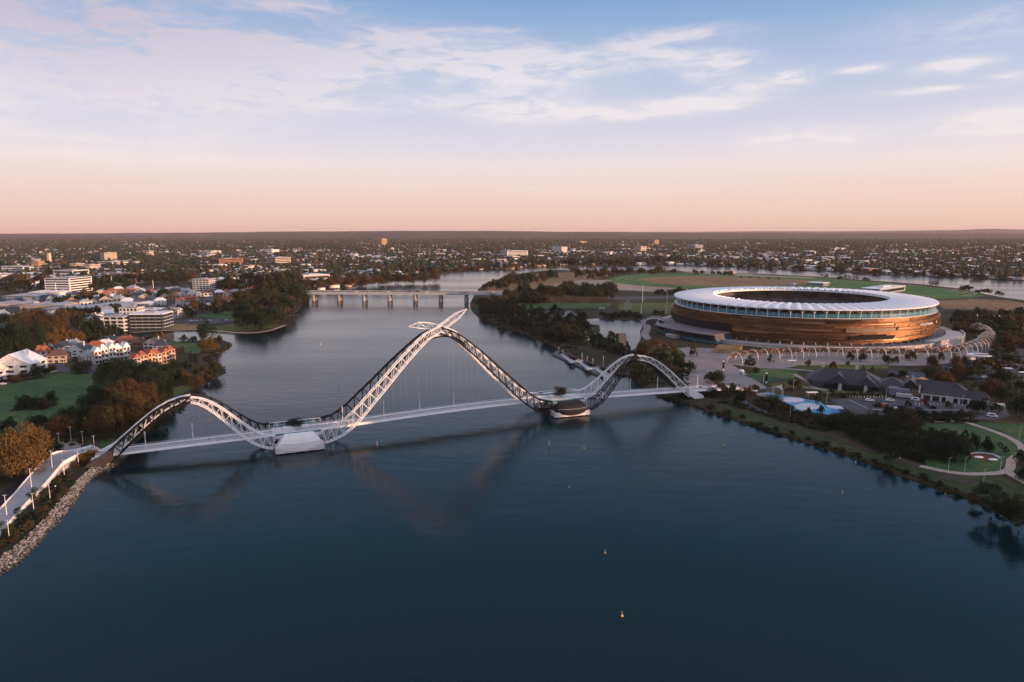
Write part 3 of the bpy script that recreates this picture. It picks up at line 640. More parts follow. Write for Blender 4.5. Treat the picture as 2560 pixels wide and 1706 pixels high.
# springing blocks on the two river piers
def shell(xc, sgn, mat, capmat, half=12.5):
    def P(u, v, z): return deck_at(xc + u * deck_dir(xc).x, sgn * v, z)
    mb = MB()
    mb.loft([[P(-half, VP + 4.6, z), P(half, VP + 4.6, z), P(half, VP - 4.6, z), P(-half, VP - 4.6, z)] for z in (.55, 3.7)])
    cap = part('pile_cap', mb, capmat, bridge)
    mb = MB(); rings = []
    for z, hu, vo, vi in ((1.0, half - .9, VP + 4.9, VP - 2.6), (3.72, half - 1.0, VP + 5.0, VP - 2.6), (5.2, half - 1.6, VP + 4.9, VP - 2.5), (7.4, half - 3.2, VP + 3.8, VP - 2.4), (9.4, half - 5.0, VP + 2.2, VP - 2.3)):
        r = [P(-hu + 2 * hu * k / 8, vo - (.5 * (abs(k - 4) / 4) ** 2), z + (2.75 * (abs(k - 4) / 4) ** 2 if z < 1.1 else 0)) for k in range(9)]
        zz = 3.75 if z < 1.1 else z; r += [P(hu, vi, zz), P(-hu, vi, zz)]; rings.append(r)
    mb.loft(rings); sh = part('springing_shell', mb, mat, bridge, None)
    mb = MB()
    mb.path([P(-half + 2.2 + (2 * half - 4.4) * k / 8, VP + 4.95 - (.5 * (abs(k - 4) / 4) ** 2), 5.25 + .5 * ((k - 4) / 4) ** 2) for k in range(9)], .10, 5); part('seam', mb, m_rail, bridge, sh)
    for u in (-9, -3.2, 3.2, 9):
        for v in (-2.6, 2.6): mb = MB(); mb.tube(P(u, VP + v, -2), P(u, VP + v, .58), .75, 10); part('pile', mb, m_conc, bridge, cap)
for xc, a, b in ((-121, m_white, m_black), (33.5, m_black, m_white)):
    shell(xc, 1, a, m_conc); shell(xc, -1, b, m_conc)
    def P(u, v, z): return deck_at(xc + u * deck_dir(xc).x, v, z)
    zt = deck_at(xc).z
    mb = MB(); mb.loft([[P(-13, 9.3, z), P(-9, 11.3, z), P(9, 11.3, z), P(13, 9.3, z), P(13, -9.3, z), P(9, -11.3, z), P(-9, -11.3, z), P(-13, -9.3, z)] for z in (zt - 1.2, zt - .02)]); part('pier_platform', mb, m_conc, bridge)
    for v in (-9.0, 9.0):
        g = MB(); g.strip([P(u, v, zt) for u in (-12, -4, 4, 12)], [P(u, v, zt + 1.3) for u in (-12, -4, 4, 12)]); gl = part('glass_balustrade', g, m_glass, bridge)
        r = MB(); r.path([P(u, v, zt + 1.36) for u in (-12, -4, 4, 12)], .09, 5)
        for u in np.arange(-12, 12.1, 3): r.tube(P(u, v, zt), P(u, v, zt + 1.3), .07, 4)
        part('balustrade_rail', r, m_white, bridge, gl)
    g = MB(); g.path([P(u, -8.4, zt + 3.2) for u in (-14, 0, 14)], .16, 5)
    for u in np.arange(-14, 14.1, 4): g.tube(P(u, -8.4, zt), P(u, -8.4, zt + 3.2), .12, 5)
    part('screen_frame', g, m_white, bridge)
    mb = MB(); mb.loft([[P(-7, -2.6, z), P(7, -2.6, z), P(7, -6.4, z), P(-7, -6.4, z)] for z in (zt + .0, zt + 1.0)]); part('planter', mb, m_white, bridge)
# abutment blocks
for x, s, mat in ((-210, 1, m_bronze_dark), (-210, -1, m_white), (127.5, 1, m_white), (127.5, -1, m_bronze_dark)):
    k = 1 if x > 0 else -1; mb = MB(); rings = []
    for u, zt, zb in ((-5.5, 9.6, 4.2), (0, 6.4, .4), (5.0, 3.4, .2), (6.2, 1.6, .2)):
        rings.append([deck_at(x + k * u, s * (VA + d), z) for d, z in ((-1.9, zb), (1.9, zb), (1.7, zt), (-1.7, zt))])
    mb.loft(rings); part('abutment_block', mb, mat, bridge)
mb = MB(); mb.loft([[deck_at(x, v, z) for v in (-W, W)] + [deck_at(x, v, z - 5) for v in (W, -W)] for x, z in ((-214, 4.6), (-207, 4.8))]); part('abutment_wall', mb, m_conc, bridge)

# ---------------------------------------------------------------- ramp at the town end
RO = [(245, 1117), (183, 1133), (152, 1137), (121, 1151), (77, 1197), (30, 1246), (-40, 1320)]
RI = [(262, 1128), (226, 1136), (204, 1141), (163, 1161), (143, 1182), (107, 1223), (64, 1266), (15, 1320), (-40, 1385)]
zr = lambda t: 6.0 - 2.6 * t
ramp = empty('bridge_ramp', G(110, 1180, 0), 0, 'pale concrete approach ramp with white parapets curving down to the rocks', 'ramp')
A = spline([G(*p, 5.4 - 3.0 * min(1, i / 4)) for i, p in enumerate(RO)], 6); B = spline([G(*p, 5.4 - 3.0 * min(1, i / 6)) for i, p in enumerate(RI)], 6)
def resample(P, n):
    d = [0]
    for a, b in zip(P, P[1:]): d.append(d[-1] + (b - a).length)
    out = []
    for k in range(n):
        t = d[-1] * k / (n - 1); i = min(max(int(np.searchsorted(d, t)) - 1, 0), len(P) - 2); u = (t - d[i]) / max(1e-6, d[i + 1] - d[i]); out.append(P[i].lerp(P[i + 1], u))
    return out
A = resample(A, 40); B = resample(B, 40)
for i in range(40):
    z = 5.8 - 3.4 * min(1, i / 26) ** .9; A[i].z = z; B[i].z = z
A[0] = deck_at(-211, -W); B[0] = deck_at(-211, W)
for i in range(1, 5):
    A[i].z = A[0].z + (A[4].z - A[0].z) * i / 4; B[i].z = A[i].z
mb = MB(); mb.loft([[a, b, Vector((b.x, b.y, .4)), Vector((a.x, a.y, .4))] for a, b in zip(A, B)]); part('ramp_surface', mb, m_deck, ramp)
for Q, s in ((A, -1), (B, 1)):
    mb = MB(); rings = []; seg = []
    for i in range(40):
        p = Q[i]; o = (B[i] - A[i]).normalized() * s
        rings.append([p + o * .0 + Vector((0, 0, -.6)), p + o * .45 + Vector((0, 0, -.6)), p + o * .45 + Vector((0, 0, 1.25)), p + o * .02 + Vector((0, 0, 1.25))])
    if s == -1: mb.loft(rings[:9]); part('parapet', mb, m_white, ramp); mb = MB(); mb.loft(rings[11:])
    else: mb.loft(rings)
    part('parapet', mb, m_white, ramp)

# ---------------------------------------------------------------- rock armour along the bank
m_rock = [M('rock_a', (.20, .185, .175), .9, 0, .3, 1.5, .4), M('rock_b', (.11, .105, .10), .9, 0, .3, 1.5, .4), M('rock_c', (.30, .265, .24), .9, 0, .3, 1.5, .4)]
RW = spline([G(*p, 0) for p in [(330, 1128), (318, 1142), (297, 1163), (242, 1190), (212, 1226), (165, 1292), (110, 1348), (60, 1402), (0, 1445), (-40, 1475)]], 10)
RB = spline([G(*p, 1.6) for p in [(312, 1120), (296, 1132), (268, 1152), (228, 1172), (192, 1204), (142, 1262), (100, 1310), (55, 1352), (0, 1396), (-40, 1428)]], 10)
RW = resample(RW, 60); RB = resample(RB, 60)
rocks = empty('rock_armour', (RW[30].x, RW[30].y, 0), 0, 'grey boulder revetment lining the bank below the ramp', 'rock bank')
mb = MB(); mb.strip([Vector((p.x, p.y, -.8)) for p in RW], [Vector((p.x, p.y, 1.75)) for p in RB]); part('rubble_bed', mb, m_mulch, rocks)
for m in m_rock:                                    # stones are wet and weedy just above the waterline
    nt = m.node_tree; b = nt.nodes['Principled BSDF']; src = b.inputs['Base Color'].links[0].from_socket; g = nt.nodes.new('ShaderNodeNewGeometry'); sp = nt.nodes.new('ShaderNodeSeparateXYZ'); nt.links.new(g.outputs['Position'], sp.inputs[0])
    mr = nt.nodes.new('ShaderNodeMapRange'); mr.inputs[1].default_value = .15; mr.inputs[2].default_value = .75; mr.inputs[3].default_value = .85; mr.inputs[4].default_value = 0; nt.links.new(sp.outputs[2], mr.inputs[0])
    mx = nt.nodes.new('ShaderNodeMix'); mx.data_type = 'RGBA'; nt.links.new(mr.outputs[0], mx.inputs[0]); nt.links.new(src, mx.inputs[6]); mx.inputs[7].default_value = (.022, .024, .018, 1); nt.links.new(mx.outputs[2], b.inputs['Base Color'])
rv, rf = blob_lib(1, 0); ROCKM = []
for k in range(9):
    r = np.random.default_rng(k); v = rv * r.uniform(.6, 1.2, (12, 1)) * np.array((1, .8, .62)); ROCKM.append(np_mesh('rock', v, rf, m_rock[k % 3]))
r = np.random.default_rng(5); spots = []
for i in range(3400):
    t = r.random() * 59; k = int(t); u = r.random(); a = RW[k].lerp(RW[min(k + 1, 59)], t - k); b = RB[k].lerp(RB[min(k + 1, 59)], t - k); p = a.lerp(b, u); p.z = -.5 + 2.1 * u + r.uniform(-.1, .35)
    spots.append((p, r.uniform(.28, .70) * (1.5 if r.random() < .12 else 1), r.random() * 6.3, k))
spots.sort(key=lambda s: -s[1]); rest = []
for i, (p, sz, a, k) in enumerate(spots):
    if i < 300:
        o = obj('rock', ROCKM[i % 9], rocks); o.location = p - rocks.location; o.scale = (sz, sz, sz); o.rotation_euler = (a * .3, a, a * 2)
    else: rest.append((p, sz, a))
n = len(rest); V = np.zeros((n, 12, 3))
for i, (p, sz, a) in enumerate(rest):
    q = rv * r.uniform(.6, 1.2, (12, 1)) * sz * np.array((1, .8, .7)); ca, sa = math.cos(a), math.sin(a)
    V[i, :, 0] = p.x + q[:, 0] * ca - q[:, 1] * sa - rocks.location.x; V[i, :, 1] = p.y + q[:, 0] * sa + q[:, 1] * ca - rocks.location.y; V[i, :, 2] = p.z + q[:, 2]
o = obj('small_rocks', np_mesh('small_rocks', V.reshape(-1, 3), (rf[None] + (np.arange(n) * 12)[:, None, None]).reshape(-1, 3), m_rock, np.repeat(r.integers(0, 3, n), 20)), rocks); o['kind'] = 'stuff'
# ================================================================== stadium
SCX, SCY, SA, SB, SROT = 350.0, 831.0, 147.0, 139.0, math.radians(30)
def EP(th, r, z):
    x, y = SA * r * math.cos(th), SB * r * math.sin(th)
    return Vector((SCX + x * math.cos(SROT) - y * math.sin(SROT), SCY + x * math.sin(SROT) + y * math.cos(SROT), z))
NB = 80
m_fabric = M('roof_fabric', (.74, .73, .75), .6, 0, .04, .05)
m_seats = M('stand_seats', (.26, .205, .19), .8, 0, .3, .06)
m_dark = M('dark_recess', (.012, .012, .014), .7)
m_teal = glass_mat('teal_glass', (.05, .20, .25), .2)
bronze = [M('bronze_%d' % i, c, .41, .9, .25, .35, 0, .5, (.25, .25, 3)) for i, c in enumerate([(.145, .074, .038), (.20, .105, .053), (.072, .041, .027), (.34, .195, .105), (.16, .085, .046)])]
m_bronze_mid = bronze[1]  # alias of one plain bronze panel tone
stadium = empty('stadium', (SCX, SCY, 1.2), 0, 'round stadium with bronze panelled wall, blue glass band and white fabric roof', 'stadium')
TH = [2 * math.pi * k / NB for k in range(NB + 1)]
def ring_loft(prof, a=0, b=NB, sub=1):
    mb = MB(); ts = [2 * math.pi * (a + (b - a) * i / ((b - a) * sub)) / NB for i in range((b - a) * sub + 1)]
    mb.loft([[EP(t, r, z) for r, z in prof] for t in ts], closed=False, cap=False); return mb
def facing(th):                                     # wall that turns towards the photographer
    p = EP(th, 1, 20); n = (p - Vector((SCX, SCY, 20))).normalized(); return n.dot((Vector((0, 0, 20)) - p).normalized()) > -.12
def theta_at(px, z, r):
    return min((t for t in np.linspace(0, 2 * math.pi, 1500) if facing(t)), key=lambda t: abs(screen_x(EP(t, r, z)) - px))
# roof: one fabric bay between each pair of ribs, ridged in the middle
for k in range(NB):
    mb = MB(); rows = []
    for j, (r, z) in enumerate(((1.025, 40.0), (.95, 41.0), (.86, 41.6), (.77, 41.6), (.70, 41.0))):
        row = []
        for i in range(5):
            u = i / 4; rr = r + (.012 * math.sin(math.pi * u) if j == 0 else 0) - (.010 * math.sin(math.pi * u) if j == 4 else 0)
            row.append(EP(TH[k] + (TH[k + 1] - TH[k]) * u, rr, z + 1.1 * math.sin(math.pi * u) * (1 if j else .35)))
        rows.append(row)
    mb.loft(rows, closed=False, cap=False); part('roof_panel', mb, m_fabric, stadium, None, True)
mb = ring_loft([(1.03, 40.2), (1.035, 39.2), (1.01, 38.7), (.99, 39.7)], 0, NB, 2); rim = part('roof_rim', mb, m_white, stadium)
mb = ring_loft([(.70, 41.1), (.688, 41.3), (.686, 39.2), (.70, 38.6)], 0, NB, 2); inn = part('inner_ring', mb, m_white, stadium)
m_lamp = bpy.data.materials.new('floodlight'); m_lamp.use_nodes = True
b = m_lamp.node_tree.nodes['Principled BSDF']; b.inputs['Base Color'].default_value = (.8, .85, .85, 1); b.inputs['Emission Color'].default_value = (.75, .95, 1, 1); b.inputs['Emission Strength'].default_value = .9
r = np.random.default_rng(3)
lm = None
for k in range(70):
    t = math.pi * (.02 + .96 * k / 69) - SROT * .0 + .05
    if r.random() < .15: continue
    mb = MB(); p = EP(t, .70, 42.2); mb.box(p, (r.uniform(.8, 2.2), .8, r.uniform(.5, 1.0)), t + SROT); part('floodlight', mb, m_lamp, stadium, inn)
# ribs seen as posts between glass and roof, each with a pair of struts
for k in range(NB):
    if not facing(TH[k]): continue
    mb = MB(); mb.tube(EP(TH[k], 1.012, 31), EP(TH[k], 1.018, 40.0), .28, 6)
    for d in (-.35, .35): mb.tube(EP(TH[k], 1.012, 35.4), EP(TH[k] + d * (TH[1] - TH[0]), .985, 39.8), .16, 4)
    part('post', mb, m_white, stadium)
for k in range(NB):
    if not facing(TH[k]): continue
    mb = ring_loft([(1.002, 30.8), (1.002, 35.3)], k, k + 1, 2); g = part('glass_panel', mb, m_teal, stadium)
    mb = MB(); mb.tube(EP(TH[k] + .5 * (TH[1] - TH[0]), 1.004, 30.8), EP(TH[k] + .5 * (TH[1] - TH[0]), 1.004, 35.3), .10, 4)
    mb.tube(EP(TH[k], 1.004, 33.3), EP(TH[k + 1], 1.004, 33.3), .09, 4); part('mullion', mb, m_rail, stadium, g)
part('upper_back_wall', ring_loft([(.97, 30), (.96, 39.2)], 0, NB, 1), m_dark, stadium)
part('stand', ring_loft([(.56, 4), (.70, 12), (.71, 15), (.83, 22), (.84, 26), (.955, 36)], 0, NB, 1), m_seats, stadium)
mb = MB(); mb.sheet([EP(t, .565, 0) for t in TH[:-1]], 3.9); part('field', mb, m_lawn, stadium)
mb = ring_loft([(1.0, 30.9), (1.03, 31.1), (1.03, 30.6)], 0, NB, 2); part('ledge', mb, m_white, stadium)
# bronze wall: rows of long panels, each slightly in or out of its neighbours
PROF = pchip([(0, 1.005), (.25, 1.038), (.5, 1.058), (.75, 1.055), (1, 1.032)])
Z0, Z1, ROWS = 4.2, 30.8, 22
part('wall_backing', ring_loft([(PROF(i / 7) - .008, Z0 + (Z1 - Z0) * i / 7) for i in range(8)], 0, NB, 1), bronze[2], stadium)
cnt = 0; back = MB()
for j in range(ROWS):
    za = Z0 + (Z1 - Z0) * j / ROWS; zb = za + (Z1 - Z0) / ROWS - .07; ra = rb = PROF((j + .5) / ROWS); t = r.uniform(0, .2)
    while t < 2 * math.pi + .01:
        d = r.uniform(.12, .36); off = r.uniform(-.003, .005); n = 4; mi = int(r.choice(5, p=(.34, .24, .22, .10, .10)))
        mb = back if not (facing(t) and cnt < 300) else MB(); mb.mi = mi if mb is back else 0
        ts = [t + (d - .003) * i / n for i in range(n + 1)]
        mb.loft([[EP(u, ra - .012, za), EP(u, ra + off, za), EP(u, rb + off, zb), EP(u, rb - .012, zb)] for u in ts])
        if mb is not back: part('bronze_panel', mb, bronze[mi], stadium); cnt += 1
        t += d
o = part('rear_bronze_panels', back, bronze, stadium); o['kind'] = 'stuff'
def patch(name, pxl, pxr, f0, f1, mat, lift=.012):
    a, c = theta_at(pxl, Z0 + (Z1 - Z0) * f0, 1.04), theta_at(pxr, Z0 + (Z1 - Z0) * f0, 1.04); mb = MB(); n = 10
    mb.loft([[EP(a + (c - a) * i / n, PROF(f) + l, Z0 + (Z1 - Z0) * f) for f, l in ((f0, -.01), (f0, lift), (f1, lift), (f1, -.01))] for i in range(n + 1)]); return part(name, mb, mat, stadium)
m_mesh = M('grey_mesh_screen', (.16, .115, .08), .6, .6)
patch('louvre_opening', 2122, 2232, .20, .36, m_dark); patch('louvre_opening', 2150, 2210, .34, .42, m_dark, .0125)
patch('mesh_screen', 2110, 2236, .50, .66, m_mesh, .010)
patch('dark_wall_patch', 1684, 1832, .30, .62, m_dark, .011)  # plain near-black area laid over the left part of the wall
# lettering on the sunlit side
def wall_text(txt, pxl, pxr, f, h, mat, name):
    c = bpy.data.curves.new(name, 'FONT'); c.body = txt; c.size = h; c.extrude = .15; c.align_x = 'CENTER'; c.align_y = 'CENTER'; c.materials.append(mat)
    t = (theta_at(pxl, 20, 1.05) + theta_at(pxr, 20, 1.05)) / 2; z = Z0 + (Z1 - Z0) * f; p = EP(t, PROF(f) + .019, z)
    q = EP(t + .01, PROF(f), z) - EP(t - .01, PROF(f), z); q.normalize()
    o = bpy.data.objects.new(name, c); COL.objects.link(o); o.parent = stadium; o.location = p - stadium.location
    o.rotation_euler = (math.radians(84), 0, math.atan2(q.y, q.x)); bpy.context.view_layer.update()
    me = bpy.data.meshes.new_from_object(o.evaluated_get(bpy.context.evaluated_depsgraph_get())); me.name = name; me.materials.clear(); me.materials.append(mat)
    n = obj(name, me, stadium); n.location = o.location; n.rotation_euler = o.rotation_euler; bpy.data.objects.remove(o); return n
m_sign = M('sign_pale', (.75, .72, .70), .5); m_yellow = M('sign_yellow', (.62, .40, .04), .5)
sgn = wall_text('OPTUS STADIUM', 2284, 2326, .70, 3.4, m_sign, 'sign_lettering')
t0 = theta_at(2331, 20, 1.05)
mb = MB(); p = EP(t0, PROF(.7) + .02, 23.6); mb.box(p, (3.0, .4, 2.2), t0 + SROT + 1.57); part('sign_emblem', mb, m_yellow, stadium)
mb = MB(); tt = theta_at(2238, 18, 1.05); p = EP(tt, PROF(.58) + .014, 21.2); mb.tube(p + Vector((-.9, 0, -2)), p + Vector((.2, 0, .3)), .45, 5); mb.tube(p + Vector((1.2, 0, -1.6)), p + Vector((.2, 0, .2)), .4, 5); mb.tube(p + Vector((.1, 0, .2)), p + Vector((.6, 0, 2)), .5, 5); mb.tube(p + Vector((.5, 0, 1.6)), p + Vector((-1.1, 0, .6)), .3, 5); part('figure_emblem', mb, m_dark, stadium)
# concourse
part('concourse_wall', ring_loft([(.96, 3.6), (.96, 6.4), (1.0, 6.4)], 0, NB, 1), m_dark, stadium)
for k in range(NB):
    if facing(TH[k]):
        mb = MB(); mb.tube(EP(TH[k] + .02, 1.035, 3.4), EP(TH[k] + .02, 1.02, 5.6), .32, 6); part('column', mb, m_white, stadium)
m_podium = M('podium_render', (.62, .53, .47), .8, 0, .08, .08)
ta, tb_ = theta_at(1850, 3, 1.15), theta_at(2352, 3, 1.15)
mb = ring_loft([(.95, 3.4), (1.15, 3.4)], 0, NB, 1); part('podium_deck', mb, m_paving, stadium)
mb = ring_loft([(1.17, .9), (1.17, 3.9), (1.175, 3.9), (1.175, 5.3), (1.168, 5.3), (1.15, 3.4)], 0, NB, 2); part('podium_wall', mb, m_podium, stadium)
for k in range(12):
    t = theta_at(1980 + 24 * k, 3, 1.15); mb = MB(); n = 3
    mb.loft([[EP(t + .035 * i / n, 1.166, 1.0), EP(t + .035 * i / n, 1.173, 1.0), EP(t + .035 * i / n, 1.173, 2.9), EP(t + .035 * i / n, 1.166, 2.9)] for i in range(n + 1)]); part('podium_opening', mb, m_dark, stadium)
# wing with a raked parapet at the sunny end
t1, t2 = theta_at(2330, 4, 1.15), theta_at(2352, 4, 1.15)
mb = MB(); n = 14
mb.loft([[EP(t1 + .62 * i / n, 1.10, 1.1), EP(t1 + .62 * i / n, 1.24 - .06 * abs(i / n - .5), 1.1), EP(t1 + .62 * i / n, 1.24 - .06 * abs(i / n - .5), 8.5), EP(t1 + .62 * i / n, 1.23 - .06 * abs(i / n - .5), 8.5), EP(t1 + .62 * i / n, 1.22, 6.6), EP(t1 + .62 * i / n, 1.10, 6.6)] for i in range(n + 1)]); part('podium_wing', mb, m_podium, stadium)
# sloping earth ramp
mb = MB(); q = [G(1796, 861, 5.2), G(1856, 863, 5.2), G(1838, 887, 1.4), G(1776, 881, 1.4)]; mb.add([tuple(p) for p in q] + [(p.x, p.y, .8) for p in q], [(3, 2, 1, 0), (0, 1, 5, 4), (1, 2, 6, 5), (2, 3, 7, 6), (3, 0, 4, 7)]); part('entry_ramp', mb, m_dry, stadium)
# goal posts inside
gp = empty('goal_posts', EP(-.9, .50, 3.9), 0, 'white goal posts standing on the field inside the stadium', 'goal posts')
for i, (d, h) in enumerate(((-9.6, 10), (-3.2, 17), (3.2, 17), (9.6, 10))):
    mb = MB(); p = gp.location + Vector((d * .8, d * .5, 0)); mb.tube(p, p + Vector((0, 0, h + 15)), .28, 6); part('post', mb, m_white, gp)
# low pavilion wrapped around the stadium's shaded side
pav = empty('stadium_pavilion', EP(theta_at(1730, 5, 1.15), 1.2, 1.2), 0, 'low dark blue pavilion with long window beside the stadium', 'pavilion')
m_pav = M('blue_grey_cladding', (.085, .095, .12), .45, .3, .1, .1); m_pavroof = M('pavilion_roof', (.15, .13, .14), .6)
tA, tB = theta_at(1672, 6, 1.15), theta_at(1808, 6, 1.15); n = 16; tt = [tA + (tB - tA) * i / n for i in range(n + 1)]
mb = MB(); mb.loft([[EP(t, 1.0, 1.1), EP(t, 1.23, 1.1), EP(t, 1.23, 5.0), EP(t, 1.0, 5.0)] for t in tt]); part('lower_storey', mb, m_teal, pav)
mb = MB(); mb.loft([[EP(t, 1.0, 5.02), EP(t, 1.25, 5.02), EP(t, 1.27, 10.6), EP(t, 1.0, 10.9)] for t in tt]); up = part('upper_storey', mb, m_pav, pav)
mb = MB(); mb.loft([[EP(t, 1.0, 10.95), EP(t, 1.285, 10.7), EP(t, 1.285, 11.3), EP(t, 1.0, 11.6)] for t in tt]); part('roof', mb, m_pavroof, pav)
for a, c in ((.10, .22), (.46, .93)):
    mb = MB(); mb.loft([[EP(t, 1.25, 6.8), EP(t, 1.266, 6.8), EP(t, 1.272, 9.6), EP(t, 1.25, 9.6)] for t in [tA + (tB - tA) * (a + (c - a) * i / 6) for i in range(7)]]); part('window', mb, m_dark, pav, up)
mb = MB(); mb.loft([[EP(t, 1.24, 1.2), EP(t, 1.29, 1.2), EP(t, 1.30, 4.9), EP(t, 1.24, 4.9)] for t in [tA + (tB - tA) * (.33 + .16 * i / 4) for i in range(5)]]); part('entrance_wall', mb, m_podium, pav)

# ================================================================== arbour: a curving row of white hoops
AP = resample(spline([G(x, y, 1.3) for x, y in [(1836, 909), (1880, 901), (1930, 898), (1990, 895.5), (2050, 895), (2120, 896), (2200, 897), (2290, 897), (2350, 894), (2400, 886), (2440, 873), (2462, 858), (2466, 846), (2456, 836), (2440, 829)]], 12), 36)
arb = empty('arbour', AP[20], 0, 'long curving arbour of white steel hoops with copper leaf canopy beside the stadium', 'arbour')
m_copper = M('copper_leaf', (.34, .17, .085), .45, .5, .3, 1.0)
def hoop(i, s, a):
    p = AP[i]; t = (AP[min(i + 1, 35)] - AP[max(i - 1, 0)]).normalized(); o = Vector((t.y, -t.x, 0)); return p + o * (8.2 * s * math.cos(a) + 1.4 * math.sin(a)) + Vector((0, 0, 10.2 * s * math.sin(a)))
for i in range(36):
    mb = MB(); mb.path([hoop(i, 1, math.pi * k / 16) for k in range(17)], .27, 6); part('hoop', mb, m_white, arb, None, True)
for i in range(35):
    mb = MB(); dens = 170 if (i < 8 or i > 22) else 120; lo, hi = (.45, .92) if i < 22 else (.15, .92)
    for k in range(dens):
        u, a = r.random(), math.pi * r.uniform(lo, hi); p = hoop(i, .96, a).lerp(hoop(i + 1, .96, a), u); e = [Vector(r.normal(0, 1, 3)).normalized() * r.uniform(.5, 1.0) for _ in range(2)]
        e[0].z *= .6; mb.add([tuple(p + e[0]), tuple(p + e[1]), tuple(p - e[0]), tuple(p - e[1])], [(0, 1, 2, 3)])
    o = part('leaf_canopy', mb, m_copper, arb); o['kind'] = 'stuff'

# ================================================================== road bridge upstream
m_rb = M('weathered_concrete', (.30, .285, .28), .85, 0, .15, .1, 0, .3, (1, 1, 3)); m_rbf = M('bridge_fascia', (.40, .40, .41), .8, 0, .1, .1)
rb0, rb1 = G(745, 757, 0), G(1290, 757, 0); rb0.y += 16; rb1.y -= 2
rbr = empty('road_bridge', (rb0 + rb1) / 2, 0, 'grey concrete highway bridge on paired piers crossing the river upstream', 'bridge')
d = (rb1 - rb0).normalized(); nrm = Vector((d.y, -d.x, 0)); Lb = (rb1 - rb0).length
def RBp(s, v, z): p = rb0 + d * s + nrm * v; p.z = z; return p
mb = MB(); mb.loft([[RBp(s, 0, 13.0), RBp(s, -1.5, 16.2), RBp(s, -26, 16.2), RBp(s, -24.5, 13.0)] for s in (0, Lb)]); dk = part('deck', mb, m_rb, rbr)
mb = MB(); mb.loft([[RBp(s, .6, 12.4), RBp(s, .6, 17.3), RBp(s, .2, 17.3), RBp(s, .2, 12.4)] for s in (0, Lb)]); part('parapet', mb, m_rbf, rbr)
mb = MB(); mb.loft([[RBp(s, -26.2, 14.2), RBp(s, -26.2, 17.3), RBp(s, -26.6, 17.3), RBp(s, -26.6, 14.2)] for s in (0, Lb)]); part('parapet', mb, m_rbf, rbr)
mb = MB(); mb.strip([RBp(s, -1.6, 16.25) for s in (0, Lb)], [RBp(s, -25.9, 16.25) for s in (0, Lb)]); part('carriageway', mb, m_asphalt, rbr, dk)
for px in (775, 840, 904, 969, 1034, 1099, 1164):
    s = (G(px, 757, 0).x - rb0.x) / d.x
    for v in (-5, -20):
        mb = MB(); mb.tube(RBp(s, v, -2), RBp(s, v, 13.0), 2.5, 12); pr = part('pier', mb, m_rb, rbr)
        mb = MB(); mb.tube(RBp(s, v, 2.2), RBp(s, v, 4.2), 3.5, 12); part('fender_collar', mb, m_rbf, rbr, pr)
for s in np.arange(20, Lb, 62):
    mb = MB(); mb.tube(RBp(s, -13.5, 16.2), RBp(s, -13.5, 27), .16, 5); mb.tube(RBp(s, -13.5, 27), RBp(s + 2.4, -13.5, 27.4), .12, 5); part('lamp_post', mb, m_rbf, rbr)
for s0, s1 in ((Lb - 2, Lb + 150), (-110, 2)):
    mb = MB(); mb.loft([[RBp(s, 16, .9), RBp(s, 2, zt), RBp(s, -28, zt), RBp(s, -42, .9)] for s, zt in ((s0, 15.5 if s0 > 0 else 9.0), (s1, 9.0 if s0 > 0 else 15.5))]); part('approach_embankment', mb, m_bank, rbr)
# ================================================================== buildings
W_ = {'white': M('wall_white', (.66, .64, .60)), 'cream': M('wall_cream', (.52, .43, .32)), 'brick': M('wall_brick', (.30, .15, .09)), 'tan': M('wall_tan', (.40, .29, .20), .85),
      'grey': M('wall_grey', (.30, .30, .32), .8), 'dark': M('wall_dark', (.07, .07, .08), .7), 'pink': M('wall_pink', (.58, .44, .38), .8), 'orange': M('wall_ochre', (.50, .30, .17), .8),
      'blue': M('wall_blue', (.07, .13, .20), .6)}
R_ = {'white': roofs[0], 'grey': roofs[1], 'tile': roofs[2], 'dark': roofs[3], 'navy': M('roof_navy', (.04, .05, .07), .5), 'brown': M('roof_brown', (.13, .065, .045), .8), 'blue': M('roof_blue', (.10, .20, .30), .5)}
m_win = glass_mat('window_glass', (.018, .024, .032), .12); m_frame = W_['white']
LOCALQ = {}
def wquad(w, h, d=.12):
    k = (round(w, 1), round(h, 1))
    if k not in LOCALQ: mb = MB(); mb.box((0, 0, 0), (w, d, h)); LOCALQ[k] = mb.mesh('window', m_win)
    return LOCALQ[k]
def put_window(root, par, p, n, w, h):
    """window box set on a wall point p (local) whose outward normal is n"""
    o = obj('window', wquad(w, h), par); o.location = p + n * .03; o.rotation_euler = (0, 0, math.atan2(n.y, n.x) + math.pi / 2); return o
